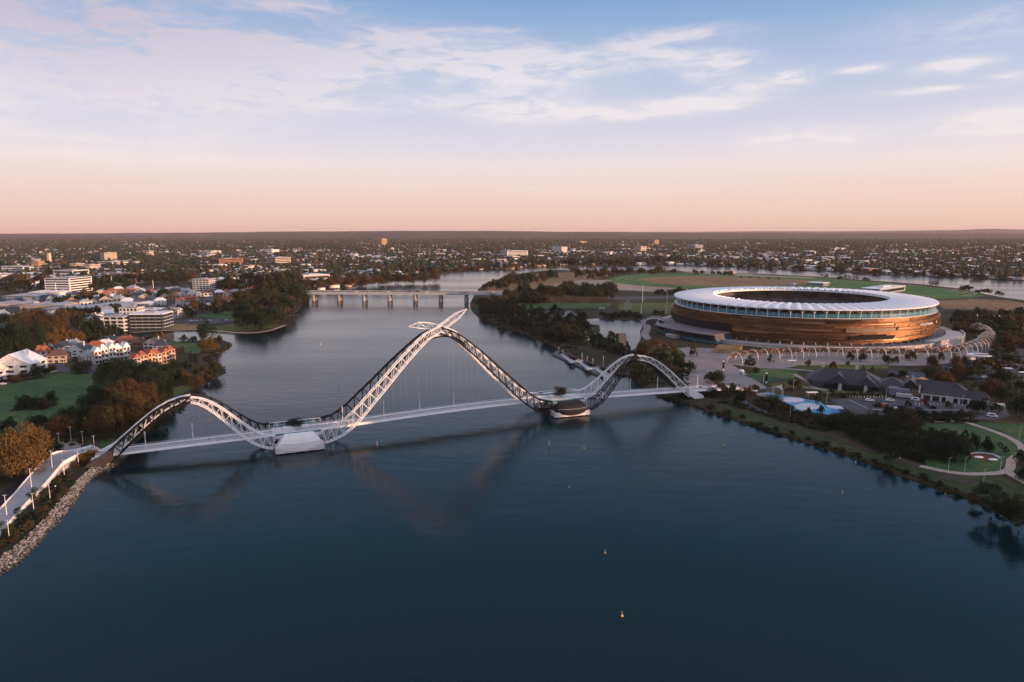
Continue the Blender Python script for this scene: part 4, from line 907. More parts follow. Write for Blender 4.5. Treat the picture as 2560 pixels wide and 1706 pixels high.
def block(xl, xc, xr, yb, yt, label, cat='building', wall='white', roof='grey', storeys=5, ang=38, style='grid', name='apartment_block', zb=1.2, win=True, plant=True, rightwall=None):
    """flat-roofed building surveyed by the photograph columns of its left, near and right corners and its foot and top rows"""
    c = G(xc, yb, zb); az = math.atan2(c.x, c.y); s = mpp(c.y); th = math.radians(ang)
    wl = max(2, (xc - xl) * s / math.cos(th)); wr = max(2, (xr - xc) * s / math.sin(th)); h = (yb - yt) * s * 1.0
    rz = -az - th; root = empty(name, c, rz, label, cat)
    # local frame: near corner at the origin, left face along -x (normal -y), right face along +y (normal +x)
    mb = MB(); mb.box((-wl / 2, wr / 2, h / 2), (wl, wr, h)); wo = obj('wall', mb.mesh('wall', W_[wall]), root)
    mb = MB(); mb.box((-wl / 2, wr / 2, h + .35), (wl + .8, wr + .8, .7)); ro = obj('roof', mb.mesh('roof', R_[roof]), root)
    if plant:
        mb = MB(); mb.box((-wl * .5, wr * .5, h + .7 + .9), (wl * .35, wr * .3, 1.8)); obj('plant_room', mb.mesh('plant_room', W_['grey' if wall != 'grey' else 'white']), ro)
    if not win: return root
    fh = h / storeys
    for (L, org, dr, nr) in ((wl, Vector((-wl, 0, 0)), Vector((1, 0, 0)), Vector((0, -1, 0))), (wr, Vector((0, 0, 0)), Vector((0, 1, 0)), Vector((1, 0, 0)))):
        for k in range(storeys):
            z = fh * (k + .52)
            if style == 'band': put_window(root, wo, org + dr * (L / 2) + Vector((0, 0, z)), nr, L * .92, fh * .52)
            else:
                n = max(1, min(9, int(L / (4.2 if style == 'grid' else 6.5)))); st = L / n
                for i in range(n):
                    put_window(root, wo, org + dr * (st * (i + .5)) + Vector((0, 0, z)), nr, st * (.55 if style == 'grid' else .74), fh * .55)
        if style == 'balcony':
            for k in range(1, storeys + 1):
                mb = MB(); mb.box(org + dr * (L / 2) + nr * .9 + Vector((0, 0, fh * k - .1)), (L * .9 if dr.x else 1.8, 1.8 if dr.x else L * .9, .35)); obj('balcony', mb.mesh('balcony', W_['white']), root)
    return root
def house(x, yb, wpx, hpx, label, wall='white', roof='tile', kind='hip', yaw=0.0, storeys=2, depth=.8, name='house', parts=True, zb=1.2, rf=.42, group=None):
    """pitched-roof house: foot at column x, row yb; wpx wide and hpx to the ridge; yaw turns it from facing the camera"""
    c = G(x, yb, zb); s = mpp(c.y); w = wpx * s; H = hpx * s; d = w * depth; az = math.atan2(c.x, c.y); root = empty(name, c, -az + yaw, label, 'house', group)
    h = H * (1 - rf); rh = H * rf; y0 = d / 2
    mb = MB()
    if kind == 'gable':
        a = [(-w / 2, 0, 0), (w / 2, 0, 0), (w / 2, 0, h), (0, 0, h + rh), (-w / 2, 0, h)]; mb.loft([a, [(p[0], d, p[2]) for p in a]])
    else: mb.box((0, y0, h / 2), (w, d, h))
    wo = obj('wall', mb.mesh('wall', W_[wall]), root)
    mb = MB(); e = .5
    if kind == 'gable':
        for sg in (-1, 1): mb.add([(sg * (w / 2 + e), -e, h - .25), (sg * (w / 2 + e), d + e, h - .25), (0, d + e, h + rh + .12), (0, -e, h + rh + .12), (sg * (w / 2 + e), -e, h - .5), (sg * (w / 2 + e), d + e, h - .5), (0, d + e, h + rh - .13), (0, -e, h + rh - .13)], [(0, 1, 2, 3), (7, 6, 5, 4), (0, 3, 7, 4), (1, 0, 4, 5), (2, 1, 5, 6)])
    else:
        q = [(-w / 2 - e, -e), (w / 2 + e, -e), (w / 2 + e, d + e), (-w / 2 - e, d + e)]; k = max(0, (w - d) / 2) + (.12 * w if w > d * .9 else 0)
        vs = [(p[0], p[1], h) for p in q] + [(p[0], p[1], h + .25) for p in q] + [(-k, d / 2, h + rh), (k, d / 2, h + rh)]
        mb.add(vs, [(3, 2, 1, 0), (0, 1, 5, 4), (1, 2, 6, 5), (2, 3, 7, 6), (3, 0, 4, 7), (4, 5, 9, 8), (6, 7, 8, 9), (5, 6, 9), (7, 4, 8)])
    ro = obj('roof', mb.mesh('roof', R_[roof]), root)
    if not parts: return root
    if wpx > 22:
        mb = MB(); mb.box((w * .22, d * .55, h + rh * .8), (1.0, 1.0, rh * .9)); obj('chimney', mb.mesh('chimney', W_['brick' if roof == 'tile' else wall]), ro)
    fh = h / storeys; n = 3 if wpx > 24 else 2
    for k in range(storeys):
        for i in range(n):
            xx = -w / 2 + w * (i + .5) / n
            if k == 0 and i == n // 2 and wpx > 24:
                mb = MB(); mb.box((xx, -.02, fh * .38), (min(2.6, w * .14), .14, fh * .74)); obj('door', mb.mesh('door', W_['dark']), root); continue
            put_window(root, wo, Vector((xx, 0, fh * (k + .55))), Vector((0, -1, 0)), w / n * .5, fh * .45)
        for sg in (1,):
            for i in range(2): put_window(root, wo, Vector((sg * w / 2, d * (i + .5) / 2, fh * (k + .55))), Vector((sg, 0, 0)), d / 2 * .45, fh * .45)
    if wpx > 34 and storeys > 1:
        mb = MB(); mb.box((0, -.9, fh), (w * .8, 1.8, .3)); bo = obj('balcony', mb.mesh('balcony', W_['white']), root)
        mb = MB()
        for i in range(4): mb.tube((-w * .38 + w * .76 * i / 3, -1.6, 0), (-w * .38 + w * .76 * i / 3, -1.6, fh), .14, 5)
        obj('balcony_posts', mb.mesh('balcony_posts', W_['white']), bo)['kind'] = 'stuff'
    return root
# --- landmark blocks in the town, near to far
block(124, 176, 226, 733, 697, 'white office block with banded windows and sunlit end above the terraces', wall='white', storeys=6, style='band')
block(486, 524, 541, 729, 699, 'white apartment tower with stacked balconies right of the sandy yard', wall='white', storeys=6, style='balcony', ang=30)
block(268, 312, 330, 829, 792, 'white four-storey apartment block with balconies at the cove', wall='white', storeys=4, style='balcony', ang=32)
block(334, 408, 432, 827, 786, 'dark glass apartment block with white frames beside the cove', wall='dark', roof='white', storeys=5, style='balcony', ang=24)
block(305, 345, 362, 800, 770, 'white stepped block behind the dark glass apartments', wall='white', storeys=3, ang=30)
block(348, 392, 414, 792, 776, 'low white rooftop block with curved eaves behind the cove', wall='white', roof='white', storeys=2, ang=25)
block(16, 60, 81, 685, 667, 'white and dark glass block under the orange brick tower', wall='white', storeys=4, style='band', ang=35)
block(83, 97, 110, 675, 654, 'small ochre tower with a stepped top', wall='orange', storeys=5)
block(92, 97, 101, 655, 649, 'ochre penthouse on the stepped tower', wall='orange', storeys=1, name='penthouse', zb=22.0) if False else None
block(120, 124, 129, 661, 634, 'slender cream shaft standing alone among the trees', 'tower', wall='cream', storeys=1, name='chimney_tower', win=False, plant=False)
block(142, 183, 218, 694, 677, 'white box with dark glazed front above the office block', wall='white', storeys=2, style='band', ang=45)
block(177, 190, 210, 674, 660, 'cream sunlit flats behind the glazed white box', wall='cream', storeys=3)
block(210, 226, 250, 680, 663, 'stepped pink flats with terraces beside the cream flats', wall='pink', storeys=3)
block(253, 262, 290, 656, 633, 'tall yellow sunlit slab block', wall='cream', storeys=7, ang=55)
block(252, 280, 320, 668, 655, 'long white modern flats with dark bays below the yellow slab', wall='white', storeys=3, style='band')
block(256, 268, 302, 697, 684, 'low sunlit cream terrace with tall windows beside the freeway', wall='cream', storeys=2, ang=60)
block(302, 312, 356, 700, 684, 'sunlit pink freeway wall building beside the cream terrace', wall='pink', storeys=1, ang=62, win=False)
block(524, 549, 606, 668, 649, 'brown terraced office building with deep shadowed floors', wall='brick', roof='tile', storeys=5, style='band', ang=50)
block(556, 562, 590, 650, 643, 'stepped brown roof storey of the terraced office', wall='brick', roof='tile', storeys=1, ang=50, zb=22) if False else None
block(668, 690, 726, 666, 645, 'sunlit cream office with striped floors by the rail line', wall='cream', storeys=5, style='band', ang=55)
block(652, 680, 698, 636, 625, 'white water tower block on a stem', wall='white', storeys=1, win=False, ang=40)
block(680, 684, 687, 645, 634, 'stem below the white tower block', 'tower', wall='cream', storeys=1, win=False, plant=False, name='tower_stem') if False else None
block(726, 760, 824, 711, 690, 'long pink flat-roofed exhibition hall left of the road bridge', wall='pink', roof='white', storeys=2, ang=62, style='band')
block(645, 652, 678, 712, 680, 'grey hall with a white fascia beside the twin masts', wall='grey', roof='white', storeys=2, ang=60, win=False)
block(947, 955, 968, 617, 598, 'orange sunlit apartment tower rising alone from distant trees', wall='orange', storeys=8, ang=55)
block(1252, 1268, 1320, 645, 628, 'long white hospital block glowing on the far bank', wall='white', storeys=5, style='band', ang=62)
block(1262, 1282, 1300, 654, 642, 'low white wing in front of the long glowing block', wall='white', storeys=2, style='band', ang=50)
block(1380, 1404, 1418, 637, 618, 'white tower block with dark stripes on the far bank', wall='white', storeys=7, ang=42)
block(1631, 1636, 1647, 614, 601, 'small orange tower far beyond the racecourse', wall='orange', storeys=6, ang=58)
block(1586, 1602, 1616, 631, 617, 'pink sunlit church-like block far beyond the river', wall='pink', storeys=3, ang=50)
block(1717, 1738, 1757, 626, 613, 'blue-grey slab with one sunlit end far beyond the river', wall='grey', storeys=6, ang=42)
block(330, 340, 350, 664, 655, 'low white house-like block catching the sun in the trees', wall='white', storeys=2)
block(366, 374, 384, 645, 628, 'pink stepped block catching the sun below the horizon', wall='pink', storeys=4)
block(518, 528, 552, 640, 628, 'white block with a spire beside it behind the brown office', wall='white', storeys=3)
block(2075, 2086, 2110, 630, 621, 'white sunlit building beyond the far right reach of river', wall='white', storeys=2)
block(1440, 1450, 1466, 610, 604, 'orange sunlit low block far behind the white tower block', wall='orange', storeys=2)
# --- sheds
def shed(xl, xr, yb, yt, label, wall, roof, depth=28):
    a, b = G(xl, yb, 1.2), G(xr, yb, 1.2); s = mpp(a.y); h = (yb - yt) * s; w = (b - a).length; root = empty('warehouse', (a + b) / 2, math.atan2(b.y - a.y, b.x - a.x), label, 'warehouse')
    mb = MB(); mb.box((0, depth / 2, h / 2), (w, depth, h)); obj('wall', mb.mesh('wall', W_[wall]), root); n = max(2, int(w / 24))
    for i in range(n):
        x0, x1 = -w / 2 + w * i / n, -w / 2 + w * (i + 1) / n; mb = MB(); xm = (x0 + x1) / 2
        mb.loft([[(x0, y, h + .02), (xm, y, h + 2.2), (x1, y, h + .02)] for y in (-.5, depth + .5)]); obj('roof_bay', mb.mesh('roof_bay', R_[roof]), root)
    for i in range(n): mb = MB(); mb.box((-w / 2 + w * (i + .5) / n, -.03, h * .42), (w / n * .5, .2, h * .7)); obj('door', mb.mesh('door', W_['grey' if wall != 'grey' else 'dark']), root)
shed(-30, 55, 768, 760, 'long grey-roofed warehouse at the edge of the town', 'pink', 'grey', 40)
shed(50, 150, 774, 764, 'tan gabled warehouse with pale roof left of the blue shed', 'tan', 'grey', 45)
shed(105, 220, 783, 773, 'blue-fronted warehouse with pale wavy roof', 'blue', 'grey', 48)
shed(210, 300, 777, 767, 'grey warehouse with pale blue gables beside the blue-fronted one', 'grey', 'grey', 60)
shed(285, 372, 768, 760, 'white-roofed warehouse at the right end of the shed row', 'grey', 'white', 30)
shed(5, 90, 752, 741, 'wide dark blue-walled shed with a curved grey roof', 'blue', 'grey', 55)
shed(70, 150, 737, 731, 'low white-roofed factory below the office block', 'white', 'white', 35)
shed(0, 58, 694, 686, 'white-roofed factory behind the tree belt', 'white', 'white', 60)
shed(48, 118, 701, 694, 'pale sawtooth factory left of the office block', 'pink', 'white', 60)
# --- the white house group and the terraces near the park
house(28, 948, 92, 62, 'large white gabled house with dormers at the edge of the lawn', 'white', 'white', 'gable', -.5, 3, .9)
house(4, 952, 50, 44, 'smaller white gabled house with a carport next to the large one', 'white', 'white', 'gable', .55, 2, .8)
H_ = [(110, 898, 36, 34, 'terracotta hipped house left of the tan villa', 'cream', 'tile', 'hip', .2, 2), (142, 908, 44, 32, 'tan villa with white columns facing the street', 'tan', 'brown', 'hip', -.35, 2),
      (156, 882, 36, 28, 'white house with a navy hipped roof behind the tan villa', 'white', 'navy', 'hip', -.3, 2), (188, 898, 50, 38, 'white villa with dark balconies right of the tan villa', 'white', 'dark', 'gable', -.6, 3),
      (180, 872, 30, 22, 'small grey-roofed house behind the dark balconies', 'white', 'grey', 'hip', -.4, 2), (236, 880, 36, 26, 'red hip-roofed house behind the long white terrace', 'brick', 'tile', 'hip', -.3, 2), (262, 872, 34, 22, 'white low hipped house beside the red roof', 'white', 'white', 'hip', -.2, 2),
      (310, 866, 44, 24, 'orange terracotta hipped house by the cove lawn', 'orange', 'tile', 'hip', -.35, 2), (275, 862, 36, 20, 'navy-roofed house with white walls by the cove lawn', 'white', 'navy', 'hip', -.2, 2),
      (348, 872, 30, 24, 'brown brick house between orange roof and dark roof', 'brick', 'brown', 'hip', -.3, 2), (378, 874, 42, 28, 'dark-roofed house with a sunlit gable behind the ochre terrace', 'pink', 'dark', 'gable', -.6, 2), (400, 880, 34, 26, 'navy-roofed house at the cove end of the ochre terrace', 'grey', 'navy', 'hip', -.4, 2),
      (120, 880, 30, 20, 'grey hip-roofed house behind the terracotta house', 'cream', 'grey', 'hip', .1, 1), (210, 905, 26, 26, 'narrow white townhouse beside the dark balconies', 'white', 'grey', 'gable', -.5, 3)]
for a in H_: house(*a)
def terrace(x0, y0, x1, y1, n, hpx, label, wall, roof, yaw, storeys, wpx):
    """one terrace of joined gabled units"""
    a, b = G(x0, y0, 1.2), G(x1, y1, 1.2); root = empty('terrace', (a + b) / 2, math.atan2(b.y - a.y, b.x - a.x), label, 'terrace'); L = (b - a).length; w = L / n; s = mpp(a.y); H = hpx * s; d = w * 1.1
    for i in range(n):
        x = -L / 2 + w * (i + .5); h = H * (.70 + .06 * (i % 3)); rh = H * .26; mb = MB(); st = (i % 2) * 1.2
        mb.box((x, d / 2 + st, h / 2), (w - .06, d, h)); wo = obj('wall', mb.mesh('wall', W_[wall if i % 3 else 'pink']), root)
        mb = MB(); q = [(x - w / 2, -.6 + st, h), (x + w / 2, -.6 + st, h), (x + w / 2, d + .6 + st, h), (x - w / 2, d + .6 + st, h)]
        if i % 2: mb.add(q + [(x - w * .15, d / 2 + st, h + rh), (x + w * .15, d / 2 + st, h + rh)], [(3, 2, 1, 0), (0, 1, 5, 4), (2, 3, 4, 5), (1, 2, 5), (3, 0, 4)])
        else: mb.add(q + [(x, -.6 + st, h + rh), (x, d + .6 + st, h + rh)], [(3, 2, 1, 0), (0, 1, 4), (1, 2, 5, 4), (2, 3, 5), (3, 0, 4, 5)])
        obj('roof', mb.mesh('roof', R_[roof]), root); fh = h / storeys
        for k in range(storeys):
            for j in range(2): put_window(root, wo, Vector((x - w / 4 + w / 2 * j, st, fh * (k + .55))), Vector((0, -1, 0)), w * .28, fh * .5)
            if k: mb = MB(); mb.box((x, st - .8, fh * k), (w * .8, 1.6, .35)); obj('balcony', mb.mesh('balcony', W_['white']), root)
    for k in range(storeys):
        for j in range(3): put_window(root, root, Vector((L / 2 + .02, d * (j + .5) / 3, H * .7 / storeys * (k + .55))), Vector((1, 0, 0)), d * .14, H * .7 / storeys * .5)
terrace(238, 912, 328, 899, 5, 46, 'long white terrace of gabled apartments with balconies above the park trees', 'white', 'white', 0, 3, 20)
terrace(336, 925, 442, 905, 6, 42, 'ochre terrace with terracotta roofs stepping down to the river', 'orange', 'tile', 0, 3, 18)
terrace(424, 800, 468, 790, 4, 24, 'white townhouse terrace right of the dark glass block', 'white', 'grey', 0, 3, 12)
terrace(515, 773, 545, 766, 3, 22, 'white arcaded terrace below the red brick flats', 'white', 'dark', 0, 2, 12)
terrace(546, 764, 592, 758, 4, 18, 'sunlit cream terrace with orange roofs nearest the riverside trees', 'cream', 'tile', 0, 2, 12)
terrace(452, 764, 500, 758, 4, 20, 'red brick terrace behind the white townhouses', 'brick', 'tile', 0, 3, 12)
# --- rows of town houses, told apart by their place in the row
def house_row(pts, phrase, seed, wr=(20, 30), hr=(16, 22), roofset=('grey', 'navy', 'tile', 'dark', 'white'), wallset=('white', 'cream', 'grey', 'brick')):
    r = random.Random(seed); pts = sorted(pts); g = 'houses ' + phrase
    for i, (x, y) in enumerate(pts):
        ro, wa = r.choice(roofset), r.choice(wallset); k = r.choice(('hip', 'gable', 'hip')); col = {'grey': 'grey', 'navy': 'navy', 'tile': 'terracotta', 'dark': 'charcoal', 'white': 'white', 'brown': 'brown', 'blue': 'blue'}[ro]
        house(x, y, r.uniform(*wr), r.uniform(*hr), '%s-roofed %s house, %s from left %s' % (col, {'white': 'white', 'cream': 'cream', 'grey': 'grey', 'brick': 'brick'}[wa], ORD[i], phrase), wa, ro, k, r.uniform(-.7, .2), 2 if r.random() < .6 else 1, .8, group=g)
R0 = random.Random(4)
house_row([(130 + 27 * i + R0.uniform(-5, 5), 763 + R0.uniform(-4, 3)) for i in range(11)], 'in the row behind the warehouses', 1)
house_row([(240 + 24 * i + R0.uniform(-5, 5), 752 - .3 * i + R0.uniform(-4, 3)) for i in range(9)], 'in the second row behind the warehouses', 2, (20, 28), (14, 20))
house_row([(250 + 26 * i + R0.uniform(-5, 5), 740 - .4 * i + R0.uniform(-4, 3)) for i in range(9)], 'in the third row right of the office block', 3, (20, 30), (12, 17), ('white', 'grey', 'navy', 'tile'))
house_row([(5 + 22 * i + R0.uniform(-5, 5), 800 + R0.uniform(-6, 8)) for i in range(9)], 'in front of the blue-fronted warehouse', 5, (24, 34), (17, 23), ('tile', 'navy', 'grey', 'brown'))
house_row([(225 + 24 * i + R0.uniform(-4, 4), 804 - 3 * i + R0.uniform(-3, 3)) for i in range(3)], 'left of the white stepped block', 6, (26, 34), (18, 24), ('navy', 'white', 'dark'), ('white',))
house_row([(425 + 19 * i + R0.uniform(-4, 4), 776 - 1.5 * i + R0.uniform(-3, 3)) for i in range(5)], 'uphill of the white townhouse terrace', 7, (20, 26), (14, 19), ('grey', 'dark', 'white'))
house_row([(470 + 17 * i + R0.uniform(-3, 3), 782 - 3 * i + R0.uniform(-2, 2)) for i in range(4)], 'above the cove car park', 8, (14, 20), (14, 19), ('grey', 'white', 'tile'), ('white',))
house_row([(452 + 24 * i + R0.uniform(-4, 4), 746 - .8 * i + R0.uniform(-3, 3)) for i in range(6)], 'below the white apartment tower', 9, (20, 28), (12, 17), ('tile', 'brown', 'white', 'grey'), ('brick', 'cream', 'white'))
house_row([(610 + 20 * i + R0.uniform(-4, 4), 745 - 2 * i + R0.uniform(-3, 3)) for i in range(4)], 'half hidden in the riverside trees', 10, (14, 20), (12, 16), ('white', 'grey', 'tile'), ('white', 'brick'))
house_row([(-8 + 24 * i, 836 - 2 * i + R0.uniform(-3, 3)) for i in range(3)], 'half hidden in the big grove', 12, (28, 36), (18, 24), ('grey', 'blue', 'white'), ('white',))
house_row([(15 + 40 * i + R0.uniform(-8, 8), 722 + R0.uniform(-6, 6)) for i in range(4)], 'left of the office block', 13, (24, 34), (10, 14), ('white', 'grey'), ('white', 'pink' if False else 'cream'))
house_row([(300 + 23 * i + R0.uniform(-5, 5), 730 - .2 * i + R0.uniform(-3, 3)) for i in range(8)], 'in the top row beside the freeway', 21, (18, 28), (10, 15), ('white', 'grey', 'navy'), ('white', 'cream'))
house_row([(548 + 17 * i + R0.uniform(-4, 4), 738 - 1.2 * i + R0.uniform(-3, 3)) for i in range(6)], 'between the white tower and the riverside wood', 22, (16, 24), (11, 15), ('white', 'tile', 'grey'), ('white', 'cream', 'brick'))
house_row([(642 + 20 * i + R0.uniform(-4, 4), 716 - .8 * i + R0.uniform(-2, 2)) for i in range(5)], 'behind the riverside wood', 23, (16, 26), (8, 12), ('white', 'grey', 'white'), ('white', 'cream'))
house_row([(110 + 24 * i + R0.uniform(-5, 5), 750 - .4 * i + R0.uniform(-3, 3)) for i in range(5)], 'left of the second row', 24, (20, 30), (12, 17), ('white', 'grey', 'tile', 'navy'), ('white', 'cream', 'brick'))
house_row([(215 + 24 * i + R0.uniform(-5, 5), 786 - 1.5 * i + R0.uniform(-3, 3)) for i in range(4)], 'squeezed between warehouses and cove blocks', 25, (24, 32), (15, 20), ('white', 'navy', 'grey'), ('white', 'cream'))
# ================================================================== trees and shrubs
m_bark = M('bark', (.10, .075, .055), .9, 0, .3, 2.0)
LEAF = {'dark': m_leafA, 'olive': m_leafB, 'rust': m_leafC, 'gold': m_leafD, 'blue': m_leafE}
def leaves(centres, radii, n, size, r, flat=.0, up=.35):
    """leaf-sized quads spread over the outside of many clumps"""
    k = r.choice(len(centres), n, p=(radii ** 2) / (radii ** 2).sum()); d = r.normal(size=(n, 3)); d[:, 2] += up; d /= np.linalg.norm(d, axis=1)[:, None]
    P = centres[k] + d * (radii[k] * r.uniform(.62, 1.06, n))[:, None] * np.array((1, 1, .8))
    nrm = d + r.normal(0, .55, (n, 3)); nrm /= np.linalg.norm(nrm, axis=1)[:, None]
    a = np.cross(nrm, r.normal(size=(n, 3))); a /= np.linalg.norm(a, axis=1)[:, None]; b = np.cross(nrm, a); s = (size * r.uniform(.6, 1.35, n))[:, None]
    V = np.stack([P + a * s, P + b * s * .75, P - a * s, P - b * s * .75], 1).reshape(-1, 3); return V
def crown_mesh(shape, seed, n):
    r = np.random.default_rng(seed); size = .95 / math.sqrt(n) * 1.9
    if shape == 'round':
        m = 26; c = r.normal(size=(m, 3)); c /= np.linalg.norm(c, axis=1)[:, None]; c[:, 2] = np.abs(c[:, 2]) * 1.0 - .28; rad = r.uniform(.085, .20, m)
        c = c * np.array((.36, .36, .30)) * r.uniform(.42, 1.18, (m, 1)) + np.array((0, 0, .60))
    elif shape == 'spread':
        m = 24; a = r.uniform(0, 6.28, m); q = np.sqrt(r.uniform(.02, 1, m)) * .40; c = np.stack([q * np.cos(a), q * np.sin(a), .72 - .8 * q ** 2 + r.uniform(-.08, .08, m)], 1); rad = r.uniform(.09, .17, m)
    elif shape == 'cone':
        m = 30; t = r.uniform(0, 1, m); a = r.uniform(0, 6.28, m); q = (1 - t) * .36 * r.uniform(.5, 1, m); c = np.stack([q * np.cos(a), q * np.sin(a), .16 + t * .78], 1); rad = .05 + .10 * (1 - t)
    elif shape == 'open':
        m = 20; c = r.normal(size=(m, 3)); c /= np.linalg.norm(c, axis=1)[:, None]; c = c * np.array((.38, .38, .26)) + np.array((0, 0, .66)); rad = r.uniform(.09, .16, m)
    else:
        m = 18; c = r.normal(size=(m, 3)); c /= np.linalg.norm(c, axis=1)[:, None]; c[:, 2] = np.abs(c[:, 2]); c = c * np.array((.36, .36, .55)) * r.uniform(.4, 1, (m, 1)) + np.array((0, 0, .22)); rad = r.uniform(.12, .22, m)
    V = leaves(c, rad, n, size * .56, r)
    q = np.percentile(np.abs(V[:, :2]), 97); V[:, :2] *= .47 / q; lo, hi = np.percentile(V[:, 2], 2), np.percentile(V[:, 2], 99); zl = {'shrub': .04, 'cone': .10, 'round': .14, 'spread': .34, 'open': .26}[shape]
    V[:, 2] = zl + (V[:, 2] - lo) * (.98 - zl) / (hi - lo); V[:, 2] = np.maximum(V[:, 2], .01); c = c * np.array((.47 / q, .47 / q, 1)); f = np.arange(len(V)).reshape(-1, 4); return V, f, c
PROTO = {}
def proto(shape, hi, leaf, v):
    k = (shape, hi, leaf, v)
    if k in PROTO: return PROTO[k]
    n = 9000 if hi == 2 else (2600 if hi == 1 else 800)
    V, f, c = crown_mesh(shape, 100 + v * 7 + hi * 3 + len(shape), n); cm = np_mesh('crown', V, f, LEAF[leaf])
    mb = MB(); top = .58; mb.path([(0, 0, -.02), (.012, 0, .18), (-.01, .01, .38), (0, 0, top)], [.038, .028, .022, .010], 6)
    for q in c[:7]:
        if shape in ('round', 'spread', 'open'): mb.path([(0, 0, .26), (q[0] * .5, q[1] * .5, .26 + (q[2] - .26) * .6), tuple(q)], [.018, .011, .004], 5)
    tm = mb.mesh('trunk', m_bark); PROTO[k] = (cm, tm); return PROTO[k]
NAMES = {'round': 'tree', 'spread': 'tree', 'cone': 'conifer', 'open': 'tree', 'shrub': 'shrub', 'palm': 'palm_tree'}
COLW = {'dark': 'dark green', 'olive': 'olive', 'rust': 'russet', 'gold': 'golden', 'blue': 'blue-green'}
SHW = {'round': 'round-crowned', 'spread': 'spreading', 'cone': 'conical', 'open': 'open-crowned', 'shrub': 'bushy'}
TREE_N = 0
QUEUE = []
def plant(*a, **k): QUEUE.append((a, k))
def do_plant(x, y, w, h, leaf, shape, label, group, zb=1.2, pos=None):
    global TREE_N; TREE_N += 1; p = pos if pos is not None else G(x, y, zb); s = mpp(p.y); W2, H2 = w * s, h * s; hi = 2 if w > 52 else (1 if w > 24 else 0); r = random.Random(TREE_N)
    cm, tm = proto(shape, hi, leaf, r.randrange(3)); o = empty(NAMES[shape], p, r.uniform(0, 6.28), label, 'shrub' if shape == 'shrub' else 'tree', group); o.scale = (W2, W2 * r.uniform(.85, 1.1), H2)
    if w < 13:                                       # too small in the photograph to show a trunk
        COL.objects.unlink(o); bpy.data.objects.remove(o); o = obj(NAMES[shape], cm); o.location = p; o.rotation_euler = (0, 0, r.uniform(0, 6.28)); o.scale = (W2, W2, H2); tag(o, label, 'shrub' if shape == 'shrub' else 'tree', group); return o
    obj('crown', cm, o); obj('trunk' if shape != 'shrub' else 'stem', tm, o); return o
def grove(lst, phrase, what='tree', group=None):
    """each entry: column, foot row, width and height in photograph pixels, leaf colour, shape"""
    lst = sorted(lst)
    for i, (x, y, w, h, leaf, shape) in enumerate(lst):
        n = {'cone': 'conifer', 'shrub': 'shrub'}.get(shape, 'tree'); pos = '%s from left ' % ORD[i] if len(lst) > 1 else ''
        lab = '%s %s %s, %s%s' % (COLW[leaf], SHW[shape], n, pos, phrase)
        if len(lab.split()) > 16: lab = '%s %s, %s%s' % (COLW[leaf], n, pos, phrase)
        plant(x, y, w, h, leaf, shape, lab, group or ('trees ' + phrase))
def pip(x, y, P):
    c = False
    for (xa, ya), (xb, yb) in zip(P, P[1:] + P[:1]):
        if (ya > y) != (yb > y) and x < (xb - xa) * (y - ya) / (yb - ya) + xa: c = not c
    return c
def scatter_px(poly, n, wr, hr, leafs, shapes, seed, mind=.45):
    r = random.Random(seed); x0, x1 = min(p[0] for p in poly), max(p[0] for p in poly); y0, y1 = min(p[1] for p in poly), max(p[1] for p in poly); out = []; k = 0
    while len(out) < n and k < 4000:
        k += 1; x, y = r.uniform(x0, x1), r.uniform(y0, y1)
        if not pip(x, y, poly): continue
        w = r.uniform(*wr); f = mind * (1 if k < 2500 else .5)
        if any(abs(x - o[0]) < w * f and abs(y - o[1]) < w * .22 for o in out): continue
        out.append((x, y, w, w * r.uniform(*hr), r.choice(leafs), r.choice(shapes)))
    return out
D, O, Ru, Go, Bl = 'dark', 'olive', 'rust', 'gold', 'blue'; RD, SP, CO, OP, SH = 'round', 'spread', 'cone', 'open', 'shrub'
# --- west bank
grove([(62, 1186, 128, 122, Go, RD), (2, 1168, 66, 62, Ru, RD), (22, 1192, 70, 60, Ru, RD)], 'of the big golden trees beside the road')
grove([(153, 1098, 74, 62, Ru, RD), (103, 1078, 52, 42, D, RD), (22, 1080, 42, 36, D, RD)], 'between the lawn and the forecourt')
grove([(183, 1072, 62, 52, D, RD), (214, 1088, 76, 74, D, RD), (250, 1094, 78, 84, Ru, RD), (286, 1096, 74, 88, O, RD), (320, 1086, 74, 96, Ru, RD), (356, 1076, 62, 88, Ru, RD), (388, 1060, 50, 56, O, RD), (268, 1062, 60, 66, D, RD), (306, 1060, 66, 80, O, RD), (345, 1052, 60, 72, Ru, RD)], 'in the grove behind the ramp-end arch')
grove([(234, 1026, 66, 62, D, RD), (276, 1002, 22, 30, Ru, RD), (322, 1030, 84, 84, Ru, SP), (366, 1028, 62, 74, Ru, RD), (408, 1008, 62, 60, D, SP), (388, 1022, 48, 46, O, RD)], 'above the grove near the river bend')
grove([(288, 968, 84, 72, D, RD), (336, 968, 84, 70, D, RD), (384, 970, 82, 66, Bl, RD), (420, 962, 60, 56, D, RD), (310, 946, 60, 50, O, RD), (432, 940, 46, 36, O, RD), (360, 948, 60, 44, D, RD)], 'in the dark clump below the ochre terrace')
grove([(452, 952, 34, 36, Go, RD), (470, 962, 34, 32, Go, RD), (496, 968, 38, 32, Ru, RD), (540, 938, 38, 34, O, RD), (506, 942, 36, 30, O, SP), (462, 930, 34, 28, D, RD), (481, 914, 32, 34, Bl, RD), (454, 884, 18, 18, Ru, RD), (522, 950, 30, 24, Ru, RD), (440, 925, 30, 26, D, RD)], 'on the point beside the river')
grove([(517, 852, 46, 50, D, RD), (520, 882, 46, 40, Go, RD), (547, 860, 22, 22, D, RD), (460, 856, 22, 19, Bl, RD), (483, 856, 22, 16, Bl, RD), (540, 876, 22, 18, Ru, RD)], 'on the headland at the cove mouth')
